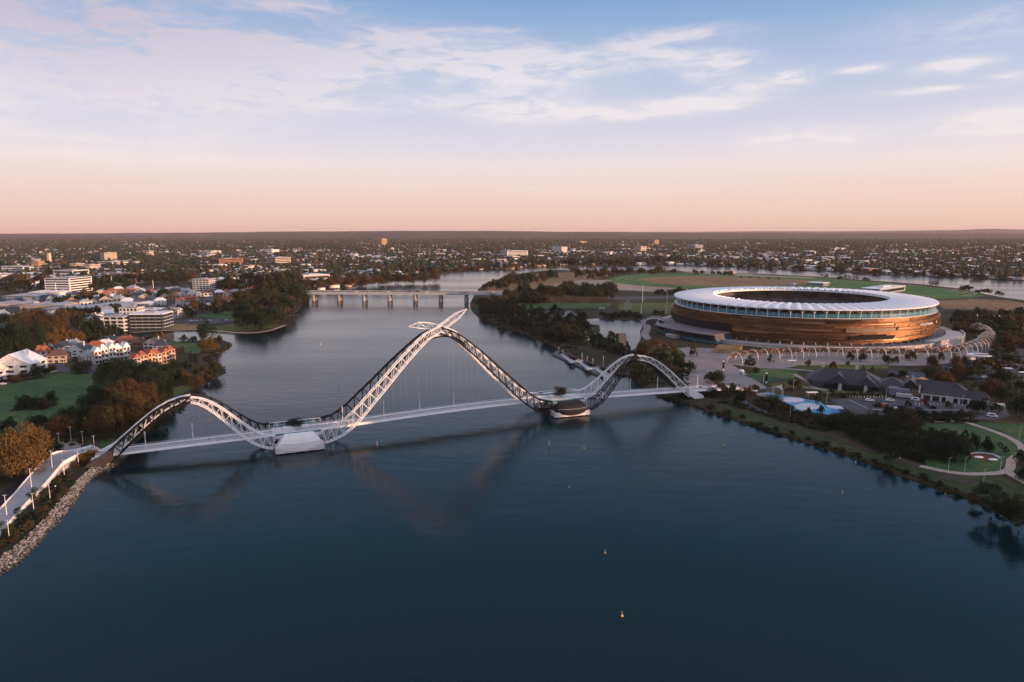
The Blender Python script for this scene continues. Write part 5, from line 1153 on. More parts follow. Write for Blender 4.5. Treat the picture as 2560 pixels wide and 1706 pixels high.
grove([(394, 864, 16, 36, Ru, CO), (407, 862, 15, 36, Go, CO), (382, 866, 26, 30, D, RD)], 'by the cove lawn')
grove([(12, 892, 74, 82, D, RD), (52, 898, 72, 92, D, RD), (88, 894, 60, 78, D, RD), (40, 862, 64, 66, O, RD), (112, 864, 62, 76, O, RD), (152, 850, 68, 66, Ru, SP), (138, 868, 42, 46, Go, RD), (166, 864, 42, 44, Go, RD), (192, 862, 36, 34, Go, RD), (78, 852, 60, 64, Ru, RD)], 'in the big grove left of the terraces')
grove([(60, 826, 52, 54, O, RD), (104, 822, 48, 52, Ru, RD), (168, 818, 60, 50, Ru, SP), (146, 828, 50, 50, O, RD), (20, 826, 48, 40, D, RD), (200, 830, 40, 46, D, RD)], 'at the back of the big grove')
grove([(226, 846, 42, 48, D, RD), (252, 850, 46, 46, D, RD), (276, 846, 36, 42, D, RD), (216, 856, 36, 40, D, RD), (240, 826, 36, 34, O, RD), (300, 838, 24, 20, D, RD)], 'in the dark clump by the white cove apartments')
grove([(50, 1024, 28, 34, D, SH), (68, 1022, 30, 36, O, SH), (90, 1024, 30, 34, D, SH), (110, 1020, 28, 30, Ru, SH), (131, 1014, 30, 36, D, SH)], 'in the bed on the lawn', 'shrub', 'shrubs in the bed on the lawn')
grove([(196, 934, 58, 38, O, SH), (131, 927, 20, 17, Go, SH), (92, 946, 36, 36, D, SH), (20, 944, 26, 28, Ru, SH), (255, 931, 12, 15, Ru, SH), (60, 950, 34, 20, Ru, SH), (36, 956, 34, 18, Ru, SH), (112, 934, 30, 16, D, SH)], 'along the top of the lawn', 'shrub', 'shrubs along the top of the lawn')
grove([(206, 1160, 30, 26, Go, SH), (228, 1158, 38, 34, Go, SH), (248, 1150, 26, 22, Go, SH), (190, 1168, 22, 14, Ru, SH)], 'between the ramp and the rocks', 'shrub', 'golden shrubs between the ramp and the rocks')
grove([(96, 1258, 40, 42, D, OP), (52, 1300, 34, 32, D, OP), (14, 1340, 40, 36, O, OP), (70, 1296, 26, 16, D, SH), (32, 1338, 30, 18, O, SH), (122, 1240, 24, 14, Ru, SH)], 'below the ramp parapet')
grove(scatter_px([(150, 1215), (185, 1195), (160, 1240), (120, 1290), (60, 1340), (0, 1385), (0, 1365), (70, 1310), (125, 1262)], 12, (14, 26), (.45, .7), (Ru, O, Ru), (SH,), 31), 'in the rough grass above the rocks', 'shrub', 'shrubs in the rough grass above the rocks')
grove([(166, 1108, 12, 12, D, SH), (205, 1108, 24, 16, Ru, SH), (180, 1113, 16, 6, D, SH), (213, 1118, 18, 8, D, SH), (145, 1128, 30, 22, D, SH), (136, 1118, 24, 18, O, SH)], 'around the forecourt', 'shrub', 'shrubs around the forecourt')
riv = scatter_px([(612, 815), (690, 812), (706, 800), (738, 772), (756, 742), (735, 722), (650, 726), (604, 760)], 36, (34, 52), (.8, 1.1), (D, O, Ru, O), (RD, RD, SP), 41, .35)
grove(riv[:18], 'in the riverside wood left of the road bridge'); grove(riv[18:], 'further back in the riverside wood')
grove([(626, 822, 60, 44, D, RD), (660, 824, 56, 46, D, RD), (690, 812, 44, 44, Bl, RD), (600, 806, 36, 30, D, RD)], 'in the weeping clump at the river corner')
sh = [(775 + 24 * i + random.uniform(-6, 6), 726 - 1.7 * i - max(0, i - 8) * -.7 + random.uniform(-3, 0), random.uniform(30, 44), random.uniform(22, 34), random.choice((Ru, O, Ru)), RD) for i in range(14)]
grove(sh, 'on the bank just beyond the road bridge')
sh = [(1090 + 17 * i + random.uniform(-6, 6), 681.5 - .82 * i + random.uniform(-2, 0), random.uniform(20, 28), random.uniform(9, 15), random.choice((Ru, Ru, O)), RD) for i in range(14)]
grove(sh, 'along the upstream bank left of the white hospital')
sh = [(1330 + 24 * i + random.uniform(-8, 8), 665.5 - .3 * i + random.uniform(-3, 0), random.uniform(24, 36), random.uniform(12, 20), random.choice((D, O, D)), RD) for i in range(16)]
grove(sh, 'along the far bank facing the racecourse')
sh = [(1740 + 50 * i + random.uniform(-14, 14), 665 + 2.3 * i + random.uniform(-3, 0), random.uniform(24, 40), random.uniform(9, 16), random.choice((D, O, D)), RD) for i in range(16)]
grove(sh, 'along the far bank behind the stadium')
for i, (poly, ph, n) in enumerate([([(0, 735), (120, 728), (120, 705), (0, 712)], 'in the belt left of the office block', 16), ([(230, 728), (340, 716), (330, 700), (230, 708)], 'right of the office block', 14),
        ([(330, 716), (480, 712), (470, 694), (340, 698)], 'between the freeway and the terraces', 16), ([(545, 735), (640, 730), (640, 706), (545, 716)], 'right of the white apartment tower', 16),
        ([(400, 800), (470, 778), (560, 768), (600, 770), (590, 790), (480, 796)], 'on the slope below the terraces', 14), ([(90, 792), (220, 790), (310, 776), (300, 786), (200, 806), (90, 806)], 'in front of the warehouses', 14),
        ([(640, 730), (770, 722), (770, 705), (650, 712)], 'behind the riverside wood', 12), ([(120, 770), (420, 752), (420, 740), (120, 758)], 'among the town house rows', 14)]):
    grove(scatter_px(poly, n, (18, 34), (.75, 1.05), (D, O, D, Ru), (RD, RD, SP), 50 + i, .5), ph)
# --- east bank: park peninsula
P1 = scatter_px([(1190, 792), (1210, 770), (1290, 778), (1430, 800), (1465, 815), (1480, 845), (1450, 870), (1400, 866), (1330, 838), (1240, 812)], 60, (24, 38), (.75, 1.1), (D, Bl, D, O), (RD, RD, CO, OP), 61, .4); P1.sort()
grove(P1[:20], 'on the downstream end of the park'); grove(P1[20:40], 'in the middle of the waterside park'); grove(P1[40:], 'in the park beside the lake')
P2 = scatter_px([(1265, 762), (1400, 758), (1530, 752), (1535, 738), (1420, 735), (1300, 744)], 34, (30, 44), (.75, 1.0), (D, D, O, Bl), (RD, RD, SP), 62, .4); P2.sort()
grove(P2[:17], 'along the highway, nearer the road bridge'); grove(P2[17:], 'along the highway, nearer the playing field')
grove(scatter_px([(1195, 775), (1290, 775), (1290, 764), (1200, 764)], 9, (24, 36), (.8, 1.0), (D, O, Ru), (RD,), 63, .4), 'at the park end of the road bridge')
grove(scatter_px([(1215, 722), (1290, 700), (1385, 692), (1390, 700), (1300, 716), (1230, 730)], 18, (22, 34), (.6, .85), (O, D, Ru), (RD,), 64, .4), 'on the point upstream of the road bridge')
grove(scatter_px([(1430, 682), (1560, 681), (1690, 680), (1690, 684), (1560, 690), (1470, 704), (1450, 700)], 18, (18, 30), (.55, .8), (D, O, Ru), (RD,), 65, .4), 'between the racecourse and the upstream reach')
grove(scatter_px([(1735, 684), (1830, 688), (1830, 690.5), (1735, 687)], 9, (10, 16), (.7, 1.0), (D, O), (RD,), 66, .4), 'beyond the racecourse')
grove(scatter_px([(1480, 846), (1540, 852), (1562, 872), (1558, 896), (1500, 880), (1478, 862)], 16, (20, 32), (.8, 1.15), (D, Bl, D), (RD, CO, RD), 67, .4), 'on the lake shore by the dark screen')
grove([(1568, 894, 24, 40, Bl, CO), (1580, 902, 34, 30, D, RD), (1596, 898, 30, 30, D, RD)], 'at the tip of the lake')
grove([(1624, 904, 60, 58, Ru, OP), (1650, 892, 42, 40, Ru, OP), (1672, 884, 34, 30, Ru, OP), (1606, 890, 26, 34, D, RD)], 'in the russet stand by the lake end')
grove([(1686, 898, 22, 34, Go, CO), (1733, 893, 22, 40, Ru, CO), (1700, 905, 20, 16, Ru, RD)], 'on the lawn by the pavilion')
P3 = scatter_px([(1572, 930), (1620, 905), (1700, 905), (1730, 930), (1725, 955), (1700, 962), (1640, 975), (1600, 955)], 20, (22, 36), (.7, 1.0), (D, Ru, O, D), (RD, SP, OP), 68, .45); grove(P3, 'between the small arch and the plaza')
grove([(1790, 962, 40, 36, O, RD), (1775, 955, 24, 26, D, RD), (1830, 975, 22, 18, Ru, RD)], 'on the plaza edge by the bridge landing')
grove(scatter_px([(1500, 790), (1600, 792), (1606, 800), (1500, 796)], 12, (16, 26), (.5, .8), (D, O), (RD, SH), 69, .4), 'on the north shore of the lake')
grove([(1640, 786, 20, 12, Ru, SH), (1655, 786, 16, 11, Ru, SH), (1590, 790, 14, 12, D, SH)], 'along the playing field edge', 'shrub', 'shrubs along the playing field edge')
grove(scatter_px([(1640, 742), (1720, 738), (1720, 734), (1640, 736)], 7, (16, 24), (.7, .9), (D,), (RD,), 70, .4), 'left of the stadium roof')
# --- east bank: arbour, car parks, right bank
grove([(1872, 925, 34, 38, D, OP), (1925, 906, 18, 22, D, CO), (1890, 932, 18, 14, D, SH), (2020, 918, 15, 20, Go, RD), (2082, 924, 22, 20, Ru, RD), (2120, 914, 12, 12, Ru, SH), (2158, 927, 9, 15, Go, CO), (2180, 927, 10, 13, Go, CO), (2126, 903, 18, 24, D, RD), (2156, 904, 18, 22, D, RD), (2210, 902, 12, 20, D, CO), (2218, 912, 24, 26, Ru, RD), (2240, 908, 16, 18, Ru, RD), (2276, 902, 26, 24, O, RD), (2330, 918, 30, 30, Ru, RD), (2352, 902, 18, 22, O, RD)], 'in front of the arbour hoops')
grove([(2330, 950, 48, 36, O, RD), (2360, 960, 48, 32, Ru, RD), (2388, 924, 28, 40, Ru, RD), (2395, 945, 36, 36, Ru, RD), (2428, 946, 44, 36, O, RD), (2410, 918, 24, 30, O, RD), (2440, 912, 16, 20, Go, CO), (2480, 915, 30, 20, D, RD), (2494, 930, 30, 24, Ru, RD), (2450, 930, 28, 20, D, RD)], 'behind the long low building')
grove(scatter_px([(2460, 905), (2560, 880), (2560, 960), (2480, 960)], 14, (22, 36), (.6, .8), (O, D, Ru), (RD, SP), 71, .5), 'in the upper car park')
grove([(2500, 958, 50, 34, D, RD), (2545, 985, 44, 36, O, RD), (2475, 985, 56, 40, Ru, RD), (2505, 1000, 46, 32, O, RD), (2520, 1010, 64, 52, D, RD), (2550, 1045, 60, 62, D, RD), (2490, 1030, 30, 24, D, RD), (2446, 1034, 38, 40, Bl, RD)], 'around the end of the car park')
grove([(2240, 968, 18, 30, Ru, CO), (2254, 950, 26, 26, D, RD), (2288, 985, 14, 30, Go, CO), (2230, 950, 24, 18, O, RD), (2218, 960, 16, 16, D, RD), (2256, 988, 16, 22, Ru, SH)], 'between the tavern and the long low building')
grove([(2270, 1018, 18, 18, O, RD), (2315, 1016, 14, 12, Ru, RD), (2368, 1020, 18, 18, Ru, RD), (2425, 1022, 18, 14, Ru, RD), (2196, 1018, 24, 12, D, SH), (2330, 1022, 20, 8, D, SH), (2440, 1020, 20, 12, D, SH)], 'on the islands of the car park')
grove([(2295, 1045, 44, 26, D, RD), (2340, 1050, 36, 22, D, RD), (2372, 1052, 36, 26, D, RD), (2400, 1050, 34, 26, O, RD), (2425, 1050, 26, 24, Ru, RD), (2327, 1056, 14, 18, Ru, CO), (2250, 1046, 40, 30, D, RD), (2220, 1044, 36, 30, D, RD)], 'in the hedge line below the car park')
B1 = [(2088, 1070, 56, 36, D, RD), (2124, 1076, 62, 42, D, RD), (2160, 1082, 66, 46, D, RD), (2205, 1092, 70, 48, D, RD), (2250, 1080, 64, 50, O, RD), (2278, 1092, 60, 52, Ru, RD), (2238, 1066, 50, 40, D, RD), (2190, 1068, 56, 40, O, RD), (2145, 1098, 50, 34, D, RD), (2178, 1112, 54, 40, D, RD), (2262, 1062, 44, 42, Ru, RD), (2110, 1052, 40, 28, O, RD)]
B2 = [(2230, 1122, 66, 46, D, RD), (2272, 1130, 70, 50, D, RD), (2305, 1116, 60, 40, D, RD), (2320, 1142, 70, 48, D, RD), (2352, 1148, 70, 52, Bl, RD), (2388, 1152, 66, 48, D, RD), (2366, 1118, 60, 44, D, RD), (2400, 1128, 54, 40, O, RD), (2250, 1102, 60, 44, D, RD), (2330, 1098, 48, 28, D, RD), (2200, 1130, 40, 36, D, RD), (2290, 1150, 50, 34, D, RD)]
grove(B1, 'in the upper half of the thicket by the lawn'); grove(B2, 'in the lower half of the thicket by the lawn')
grove([(2412, 1096, 22, 22, D, CO), (2434, 1124, 26, 42, D, RD), (2464, 1132, 30, 40, D, RD), (2512, 1134, 22, 18, O, OP), (2500, 1120, 14, 14, Ru, OP)], 'standing on the lawn inside the path loop')
grove([(2221, 1160, 46, 48, D, OP), (2180, 1118, 20, 26, D, CO), (2258, 1140, 12, 24, O, CO)], 'along the red riverside path')
grove([(2478, 1282, 80, 70, D, OP), (2548, 1318, 70, 80, D, RD), (2440, 1262, 30, 22, Ru, SH), (2510, 1296, 40, 36, D, RD), (2555, 1160, 40, 36, D, RD), (2560, 1200, 40, 30, D, RD)], 'on the bank at the lower right corner')
grove(scatter_px([(1895, 1010), (1960, 1010), (1975, 1028), (1950, 1034), (1905, 1024)], 12, (20, 32), (.6, .85), (D, Ru, O), (SH, RD), 72, .4), 'in the hedge between the splash pad and the path', 'shrub', 'hedge shrubs by the splash pad')
grove([(1850, 1012, 30, 36, D, RD), (1868, 998, 34, 34, Ru, RD), (1890, 978, 26, 16, O, RD), (1958, 972, 12, 14, Go, RD), (1995, 972, 26, 24, Ru, RD), (1978, 962, 24, 12, D, SH), (2046, 1012, 20, 34, D, RD), (2052, 1036, 18, 24, O, RD), (2020, 1040, 18, 22, D, RD), (2080, 984, 14, 12, D, RD), (1974, 978, 20, 12, O, SH), (2135, 988, 10, 8, D, SH), (2165, 984, 12, 9, D, SH)], 'around the splash pad')
grove([(1815, 1000, 30, 30, Ru, RD), (1800, 985, 30, 28, Ru, RD), (1835, 988, 28, 24, D, RD), (1780, 992, 34, 24, D, SH), (1750, 985, 26, 18, D, SH)], 'on the slope beside the bridge landing')
grove(scatter_px([(1990, 1030), (2070, 1048), (2100, 1075), (2040, 1070), (1960, 1045)], 12, (18, 30), (.5, .75), (D, O, Ru), (SH,), 73, .4), 'on the slope below the splash pad', 'shrub', 'shrubs on the slope below the splash pad')
def shore_y(x):
    q = sorted(SHORE_E[:26])
    for (xa, ya), (xb, yb) in zip(q, q[1:]):
        if xa <= x <= xb: return ya + (yb - ya) * (x - xa) / (xb - xa)
sh = [(1775 + 41 * i, shore_y(1775 + 41 * i) - random.uniform(5, 9), random.uniform(14, 26), random.uniform(8, 15), random.choice((D, O, Ru)), SH) for i in range(18)]
grove(sh, 'along the near right waterline', 'shrub', 'shrubs along the near right waterline')
for i, (poly, ph, n) in enumerate([([(2365, 800), (2560, 790), (2560, 815), (2380, 820)], 'in the belt right of the stadium', 18), ([(2395, 820), (2560, 820), (2560, 850), (2480, 850), (2400, 845)], 'beside the far end of the arbour', 18), ([(2480, 860), (2560, 850), (2560, 880), (2490, 882)], 'at the far edge of the upper car park', 12)]):
    grove(scatter_px(poly, n, (24, 38), (.65, .9), (D, D, O, Ru), (RD, SP), 80 + i, .45), ph)
grove([(2327, 716, 10, 14, D, OP), (2340, 717, 14, 15, D, OP), (2415, 728, 28, 15, D, RD), (2443, 733, 14, 8, D, RD), (2466, 734, 26, 12, D, RD), (2498, 740, 20, 13, D, RD)], 'standing apart on the racecourse bank')
grove([(2118, 700, 18, 12, Ru, OP), (2138, 701, 14, 10, Ru, OP), (2165, 703, 18, 9, D, RD), (2062, 696, 18, 12, Ru, OP), (2100, 699, 16, 8, D, RD)], 'on the bank behind the racecourse sheds')
# planting on the bridge piers
for xc, lab, leaf in ((-121, 'dark green rounded shrub in the planter on the bridge pier nearer the ramp', D), (33.5, 'russet clipped shrub in the planter on the bridge pier nearer the stadium', Ru)):
    p = deck_at(xc, -4.5, deck_at(xc).z + .9); plant(0, 0, 44, 20, leaf, SH, lab, None, pos=p)
# the largest 300 trees and the shrubs stand one by one; the smallest of the rest are one mass
QUEUE.sort(key=lambda q: -(q[0][2] * q[0][3])); cnt = {}; small = []
for a, k in QUEUE:
    n = NAMES[a[5]]; cnt[n] = cnt.get(n, 0) + 1
    if cnt[n] <= 300: do_plant(*a, **k)
    else: small.append(a)
VV, MI = [], []; lib = {}
for (x, y, w, h, leaf, shape, lab, g) in small:
    v = RNG.integers(3); kk = (shape, int(v))
    if kk not in lib: lib[kk] = crown_mesh(shape, 900 + int(v), 300)[0]
    p = G(x, y, 1.2); s_ = mpp(p.y); a = RNG.random() * 6.28; V = lib[kk] * np.array((w * s_, w * s_, h * s_)); ca, sa = math.cos(a), math.sin(a)
    VV.append(np.stack([V[:, 0] * ca - V[:, 1] * sa + p.x, V[:, 0] * sa + V[:, 1] * ca + p.y, V[:, 2] + 1.2], 1)); MI.append(np.full(len(V) // 4, list(LEAF).index(leaf)))
VV = np.concatenate(VV); o = obj('smaller_trees', np_mesh('smaller_trees', VV, np.arange(len(VV)).reshape(-1, 4), list(LEAF.values()), np.concatenate(MI))); o['kind'] = 'stuff'
tag(o, 'mass of smaller trees filling in between the larger ones on both banks', 'trees')

# rank reeds along the waterline and undergrowth on the rough slopes
def clumps(name, pts, wr, hr, cols, label):
    VV, MI = [], []; lib = [crown_mesh('shrub', 700 + i, 70)[0] for i in range(4)]; r = random.Random(99)
    for p in pts:
        w, h = r.uniform(*wr), r.uniform(*hr); a = r.random() * 6.28; V = lib[r.randrange(4)] * np.array((w, w, h)); ca, sa = math.cos(a), math.sin(a)
        VV.append(np.stack([V[:, 0] * ca - V[:, 1] * sa + p.x, V[:, 0] * sa + V[:, 1] * ca + p.y, V[:, 2] + p.z - .15], 1)); MI.append(np.full(len(V) // 4, list(LEAF).index(r.choice(cols))))
    VV = np.concatenate(VV); o = obj(name, np_mesh(name, VV, np.arange(len(VV)).reshape(-1, 4), list(LEAF.values()), np.concatenate(MI))); o['kind'] = 'stuff'; tag(o, label, 'vegetation')
pts = []
for poly, i0, i1 in ((pe, 0, 34), (pw, 9, 27), (pw, 44, 58)):
    for a, b in zip(poly[i0:i1], poly[i0 + 1:i1 + 1]):
        n = int((b - a).length / 2.2); t = (b - a).normalized(); nn = Vector((t.y, -t.x, 0))
        for k in range(n):
            if random.random() < .82: q = a.lerp(b, random.random()) + nn * random.uniform(-3.5, 1.8) * (1 if poly is pw else -1) * (-1 if poly is pe else 1); q.z = .6; pts.append(q)
clumps('reeds', pts, (1.6, 4.0), (.7, 1.9), (O, Ru, D), 'ragged reeds and low scrub along the waterlines')
pts = []
for poly, n in (([(1790, 1005), (1850, 1020), (1950, 1050), (2060, 1080), (2090, 1060), (2000, 1035), (1900, 1030), (1860, 1010)], 260), ([(1570, 940), (1620, 910), (1700, 915), (1730, 960), (1650, 985), (1610, 965)], 160), ([(1200, 790), (1290, 780), (1440, 805), (1480, 850), (1440, 885), (1330, 840)], 380), ([(140, 1190), (180, 1180), (150, 1235), (60, 1325), (0, 1370), (0, 1350), (100, 1265)], 130), ([(2060, 985), (2240, 985), (2240, 992), (2060, 994)], 60), ([(2210, 1045), (2440, 1052), (2440, 1058), (2210, 1052)], 90), ([(2250, 935), (2560, 880), (2560, 990), (2440, 1000), (2330, 970)], 300), ([(2360, 775), (2560, 770), (2560, 860), (2400, 850)], 300), ([(0, 930), (110, 920), (75, 940), (0, 965)], 110), ([(240, 940), (300, 970), (260, 1080), (170, 1085), (180, 1030)], 120)):
    k = 0
    while k < n:
        x, y = random.uniform(min(p[0] for p in poly), max(p[0] for p in poly)), random.uniform(min(p[1] for p in poly), max(p[1] for p in poly))
        if pip(x, y, poly): pts.append(G(x, y, 1.25)); k += 1
clumps('undergrowth', pts, (1.5, 5.0), (.6, 2.0), (D, O, D, Ru, Bl), 'low undergrowth scattered under the trees and on rough slopes')
# ================================================================== right-bank buildings
m_slate = M('slate_roof', (.016, .018, .026), .45, 0, .15, .3); m_stone = M('stone_pier', (.52, .45, .38), .85)
def roof_hip(mb, x0, x1, y0, y1, z, rh, ridge='x', inset=None):
    if ridge == 'x': k = inset if inset is not None else (y1 - y0) / 2; r0, r1 = (x0 + k, (y0 + y1) / 2, z + rh), (x1 - k, (y0 + y1) / 2, z + rh)
    else: k = inset if inset is not None else (x1 - x0) / 2; r0, r1 = ((x0 + x1) / 2, y0 + k, z + rh), ((x0 + x1) / 2, y1 - k, z + rh)
    v = [(x0, y0, z), (x1, y0, z), (x1, y1, z), (x0, y1, z), r0, r1]
    mb.add(v, [(3, 2, 1, 0), (0, 1, 5, 4), (1, 2, 5), (2, 3, 4, 5), (3, 0, 4)] if ridge == 'x' else [(3, 2, 1, 0), (0, 1, 4), (1, 2, 5, 4), (2, 3, 5), (3, 0, 4, 5)])
c = G(2120, 975, 1.3); az = -math.atan2(c.x, c.y); tav = empty('tavern', c, az, 'large dark slate-roofed tavern with two pale stone piers behind the splash pad', 'tavern')
def tp(name, mb, mat, par=None): return obj(name, mb.mesh(name, mat), par or tav)
mb = MB(); mb.box((-3, 15, 2.2), (44, 26, 4.4)); mb.box((28, 10, 2.2), (16, 18, 4.4)); tw = tp('wall', mb, W_['dark'])
mb = MB(); roof_hip(mb, -30, 24, 2, 30, 4.6, 8.2); tp('roof', mb, m_slate)
mb = MB(); roof_hip(mb, -16, 2, -6, 16, 4.8, 7.2, 'y', 3); tp('gable_roof', mb, m_slate)
mb = MB(); roof_hip(mb, 4, 20, -5, 16, 4.7, 6.4, 'y', 3); tp('gable_roof', mb, m_slate)
mb = MB(); roof_hip(mb, 18, 40, 2, 24, 4.5, 6.0); tp('side_roof', mb, m_slate)
mb = MB(); mb.box((33, -1, 2.6), (13, 10, 5.2)); tp('service_wing', mb, M('wing_render', (.16, .17, .20), .7))
mb = MB(); mb.box((36, -9, 1.6), (10, 3, 2.4)); tp('sign_wall', mb, m_stone)
for x in (-5.5, 11.5):
    mb = MB(); mb.box((x, -6.2, 2.9), (2.4, 1.6, 5.8), 0, .9); pr = tp('stone_pier', mb, m_stone); mb = MB(); mb.box((x, -6.2, 5.95), (5.6, 2.2, .25)); tp('pier_cap', mb, m_slate, pr)
for x in (-19, 5): mb = MB(); mb.box((x, 22, 13.2), (2.2, 2.2, 3.0)); tp('chimney', mb, m_stone)
for x in (-14, 3, 18): mb = MB(); mb.box((x, -2.1 if x < 18 else 1.9, 2.0), (5, .2, 2.6)); tp('window', mb, m_win, tw)
mb = MB(); mb.tube((-30, -8, 0), (-14, -11, 0), .2, 4); mb.box((-22, -10, .5), (17, .4, 1.0), -.18); tp('garden_wall', mb, m_stone)
c = G(2385, 1008, 1.3); az = -math.atan2(c.x, c.y) + .02; lb = empty('long_pavilion', c, az, 'long low slate-roofed building with open white bays facing the car park', 'pavilion')
def lp(name, mb, mat, par=None): return obj(name, mb.mesh(name, mat), par or lb)
mb = MB(); mb.box((0, 5, 1.9), (37, 7, 3.8)); lp('wall', mb, W_['dark'])
mb = MB(); roof_hip(mb, -20.5, 20.5, -1.5, 11, 4.6, 4.4, 'x', 3.5); lp('roof', mb, m_slate)
mb = MB(); mb.box((0, -1.2, 4.1), (40, .5, 1.0)); lp('fascia', mb, m_stone)
for i in range(8): mb = MB(); mb.box((-19 + 38 * i / 7, -1.0, 1.8), (1.3 if i not in (3,) else 4.5, .8, 3.6)); lp('bay_pier', mb, m_stone)
mb = MB(); mb.add([(-20.6, -1.4, 4.6), (-20.6, 11, 4.6), (-20.6, 4.8, 9.4), (-21.6, -1.4, 4.6), (-21.6, 11, 4.6), (-21.6, 4.8, 9.4)], [(0, 1, 2), (5, 4, 3), (0, 2, 5, 3), (1, 0, 3, 4), (2, 1, 4, 5)]); lp('gable_wall', mb, W_['tan'])
mb = MB(); roof_hip(mb, -30, 8, 14, 28, 5.0, 5.5); lp('rear_roof', mb, m_slate)
mb = MB(); mb.box((-11, 21, 2.4), (34, 12, 4.8)); lp('rear_wall', mb, W_['tan'])
mb = MB(); roof_hip(mb, -34, -20, 8, 30, 5.2, 6.5, 'y', 0); lp('cross_gable_roof', mb, m_slate)
mb = MB(); mb.box((-27, 19, 2.5), (12, 20, 5.0)); lp('cross_wall', mb, W_['tan'])
mb = MB(); mb.box((25, 2, 1.3), (7, 3, 2.6), .2); lp('store_box', mb, W_['white'])
house(2265, 952, 80, 22, 'long dark-roofed annexe behind the conical trees', 'tan', 'navy', 'hip', .0, 1, .35, name='annexe', parts=False)
house(2305, 962, 44, 22, 'dark-roofed annexe with pale gable end facing the car park', 'tan', 'navy', 'gable', .5, 1, .9, name='annexe', parts=False)
# the tall hotel blocks on the same bank just beyond the right of the view: they put the lower bridge and the near park in shade
su = Vector((math.sin(math.radians(SUN_AZ)), math.cos(math.radians(SUN_AZ)), 0)); sn = Vector((-su.y, su.x, 0))
for i, (pp, ss, wd, dp, hh) in enumerate(((268, 300, 80, 26, 66), (362, 306, 84, 28, 62), (456, 304, 80, 26, 66))):
    c = su * ss + sn * pp; c.z = 1.2; root = empty('hotel_block', c, math.atan2(sn.y, sn.x), 'tall pale hotel block outside the view to the right, %s from the camera' % ORD[i], 'hotel', 'hotel blocks outside the view to the right')
    mb = MB(); mb.box((0, 0, hh / 2), (wd, dp, hh)); obj('wall', mb.mesh('wall', W_['cream']), root); mb = MB(); mb.box((0, 0, hh + .5), (wd + 1, dp + 1, 1)); obj('roof', mb.mesh('roof', R_['grey']), root)
    for k in range(15): mb = MB(); mb.box((0, dp / 2 + .05, hh * (k + .5) / 15), (wd * .94, .2, 2.0)); obj('window_band', mb.mesh('window_band', m_win), root)
# racecourse sheds and kiosk
block(2155, 2200, 2258, 737, 724, 'grey race club pavilion with flat white roof showing over the stadium', wall='grey', roof='white', storeys=1, ang=20, style='band')
block(1970, 1985, 1992, 714, 710, 'small white hut on the racecourse infield', wall='white', roof='grey', storeys=1, ang=20, plant=False)
block(2020, 2058, 2072, 716, 709, 'low green-grey shed on the racecourse infield', wall='grey', roof='white', storeys=1, ang=20, plant=False)
block(1815, 1830, 1838, 685, 680, 'small pink starting stand beside the far reach', wall='pink', roof='tile', storeys=1, ang=30, plant=False)
for i, x in enumerate((1850, 1872, 1895, 1918, 1945)):
    block(x, x + 6, x + 8, 694.5 + 1.0 * i, 692 + 1.0 * i, 'small dark stall, %s from left in the row beyond the racecourse turf' % ORD[i], 'stall', wall='dark', roof='dark', storeys=1, plant=False, win=False, name='stall')['group'] = 'stalls beyond the racecourse turf'
# station roof and domed shelter
c = G(2490, 806, 1.2); st = empty('station_canopy', c, -.55, 'dark railway canopy with pale ribs right of the stadium', 'canopy')
mb = MB(); mb.box((0, 0, 7), (70, 14, .8)); obj('roof', mb.mesh('roof', m_slate), st)
for i in range(12): mb = MB(); mb.path([(-33 + 6 * i, -8, 7.2), (-33 + 6 * i, 0, 9.4), (-33 + 6 * i, 8, 7.2)], .3, 5); obj('rib', mb.mesh('rib', m_white), st)
for i in range(6): mb = MB(); mb.tube((-30 + 12 * i, 0, 0), (-30 + 12 * i, 0, 7), .35, 6); obj('column', mb.mesh('column', m_rbf), st)
c = G(1637, 812, 1.2); sh_ = empty('domed_shelter', c, -.3, 'dark shelter under a pale hoop between lake and stadium', 'shelter')
mb = MB(); mb.loft([[(-12, y, 0), (-11, y, 4), (11, y, 4), (12, y, 0)] for y in (0, 16)]); obj('wall', mb.mesh('wall', W_['dark']), sh_)
for y in (-.5, 17): mb = MB(); mb.path([(-13, y, 0), (-12, y, 5), (-6, y, 7.6), (0, y, 8.2), (6, y, 7.6), (12, y, 5), (13, y, 0)], .4, 6); obj('hoop', mb.mesh('hoop', m_white), sh_)
mb = MB(); mb.loft([[(-12, y, 4.2), (-6, y, 6.8), (0, y, 7.4), (6, y, 6.8), (12, y, 4.2)] for y in (0, 16)], closed=False, cap=False); obj('roof', mb.mesh('roof', m_slate), sh_)
# dark upright screen by the lake
c = G(1553, 870, 1.2); scn = empty('screen_wall', c, .35, 'tall dark upright screen standing at the lake edge', 'screen'); mb = MB(); mb.box((0, 0, 8.2), (8.5, 4, 13)); obj('panel', mb.mesh('panel', M('screen_grey', (.03, .03, .036), .6)), scn)
for x in (-3, 3): mb = MB(); mb.box((x, 0, .9), (.8, 2, 1.8)); obj('leg', mb.mesh('leg', m_rbf), scn)
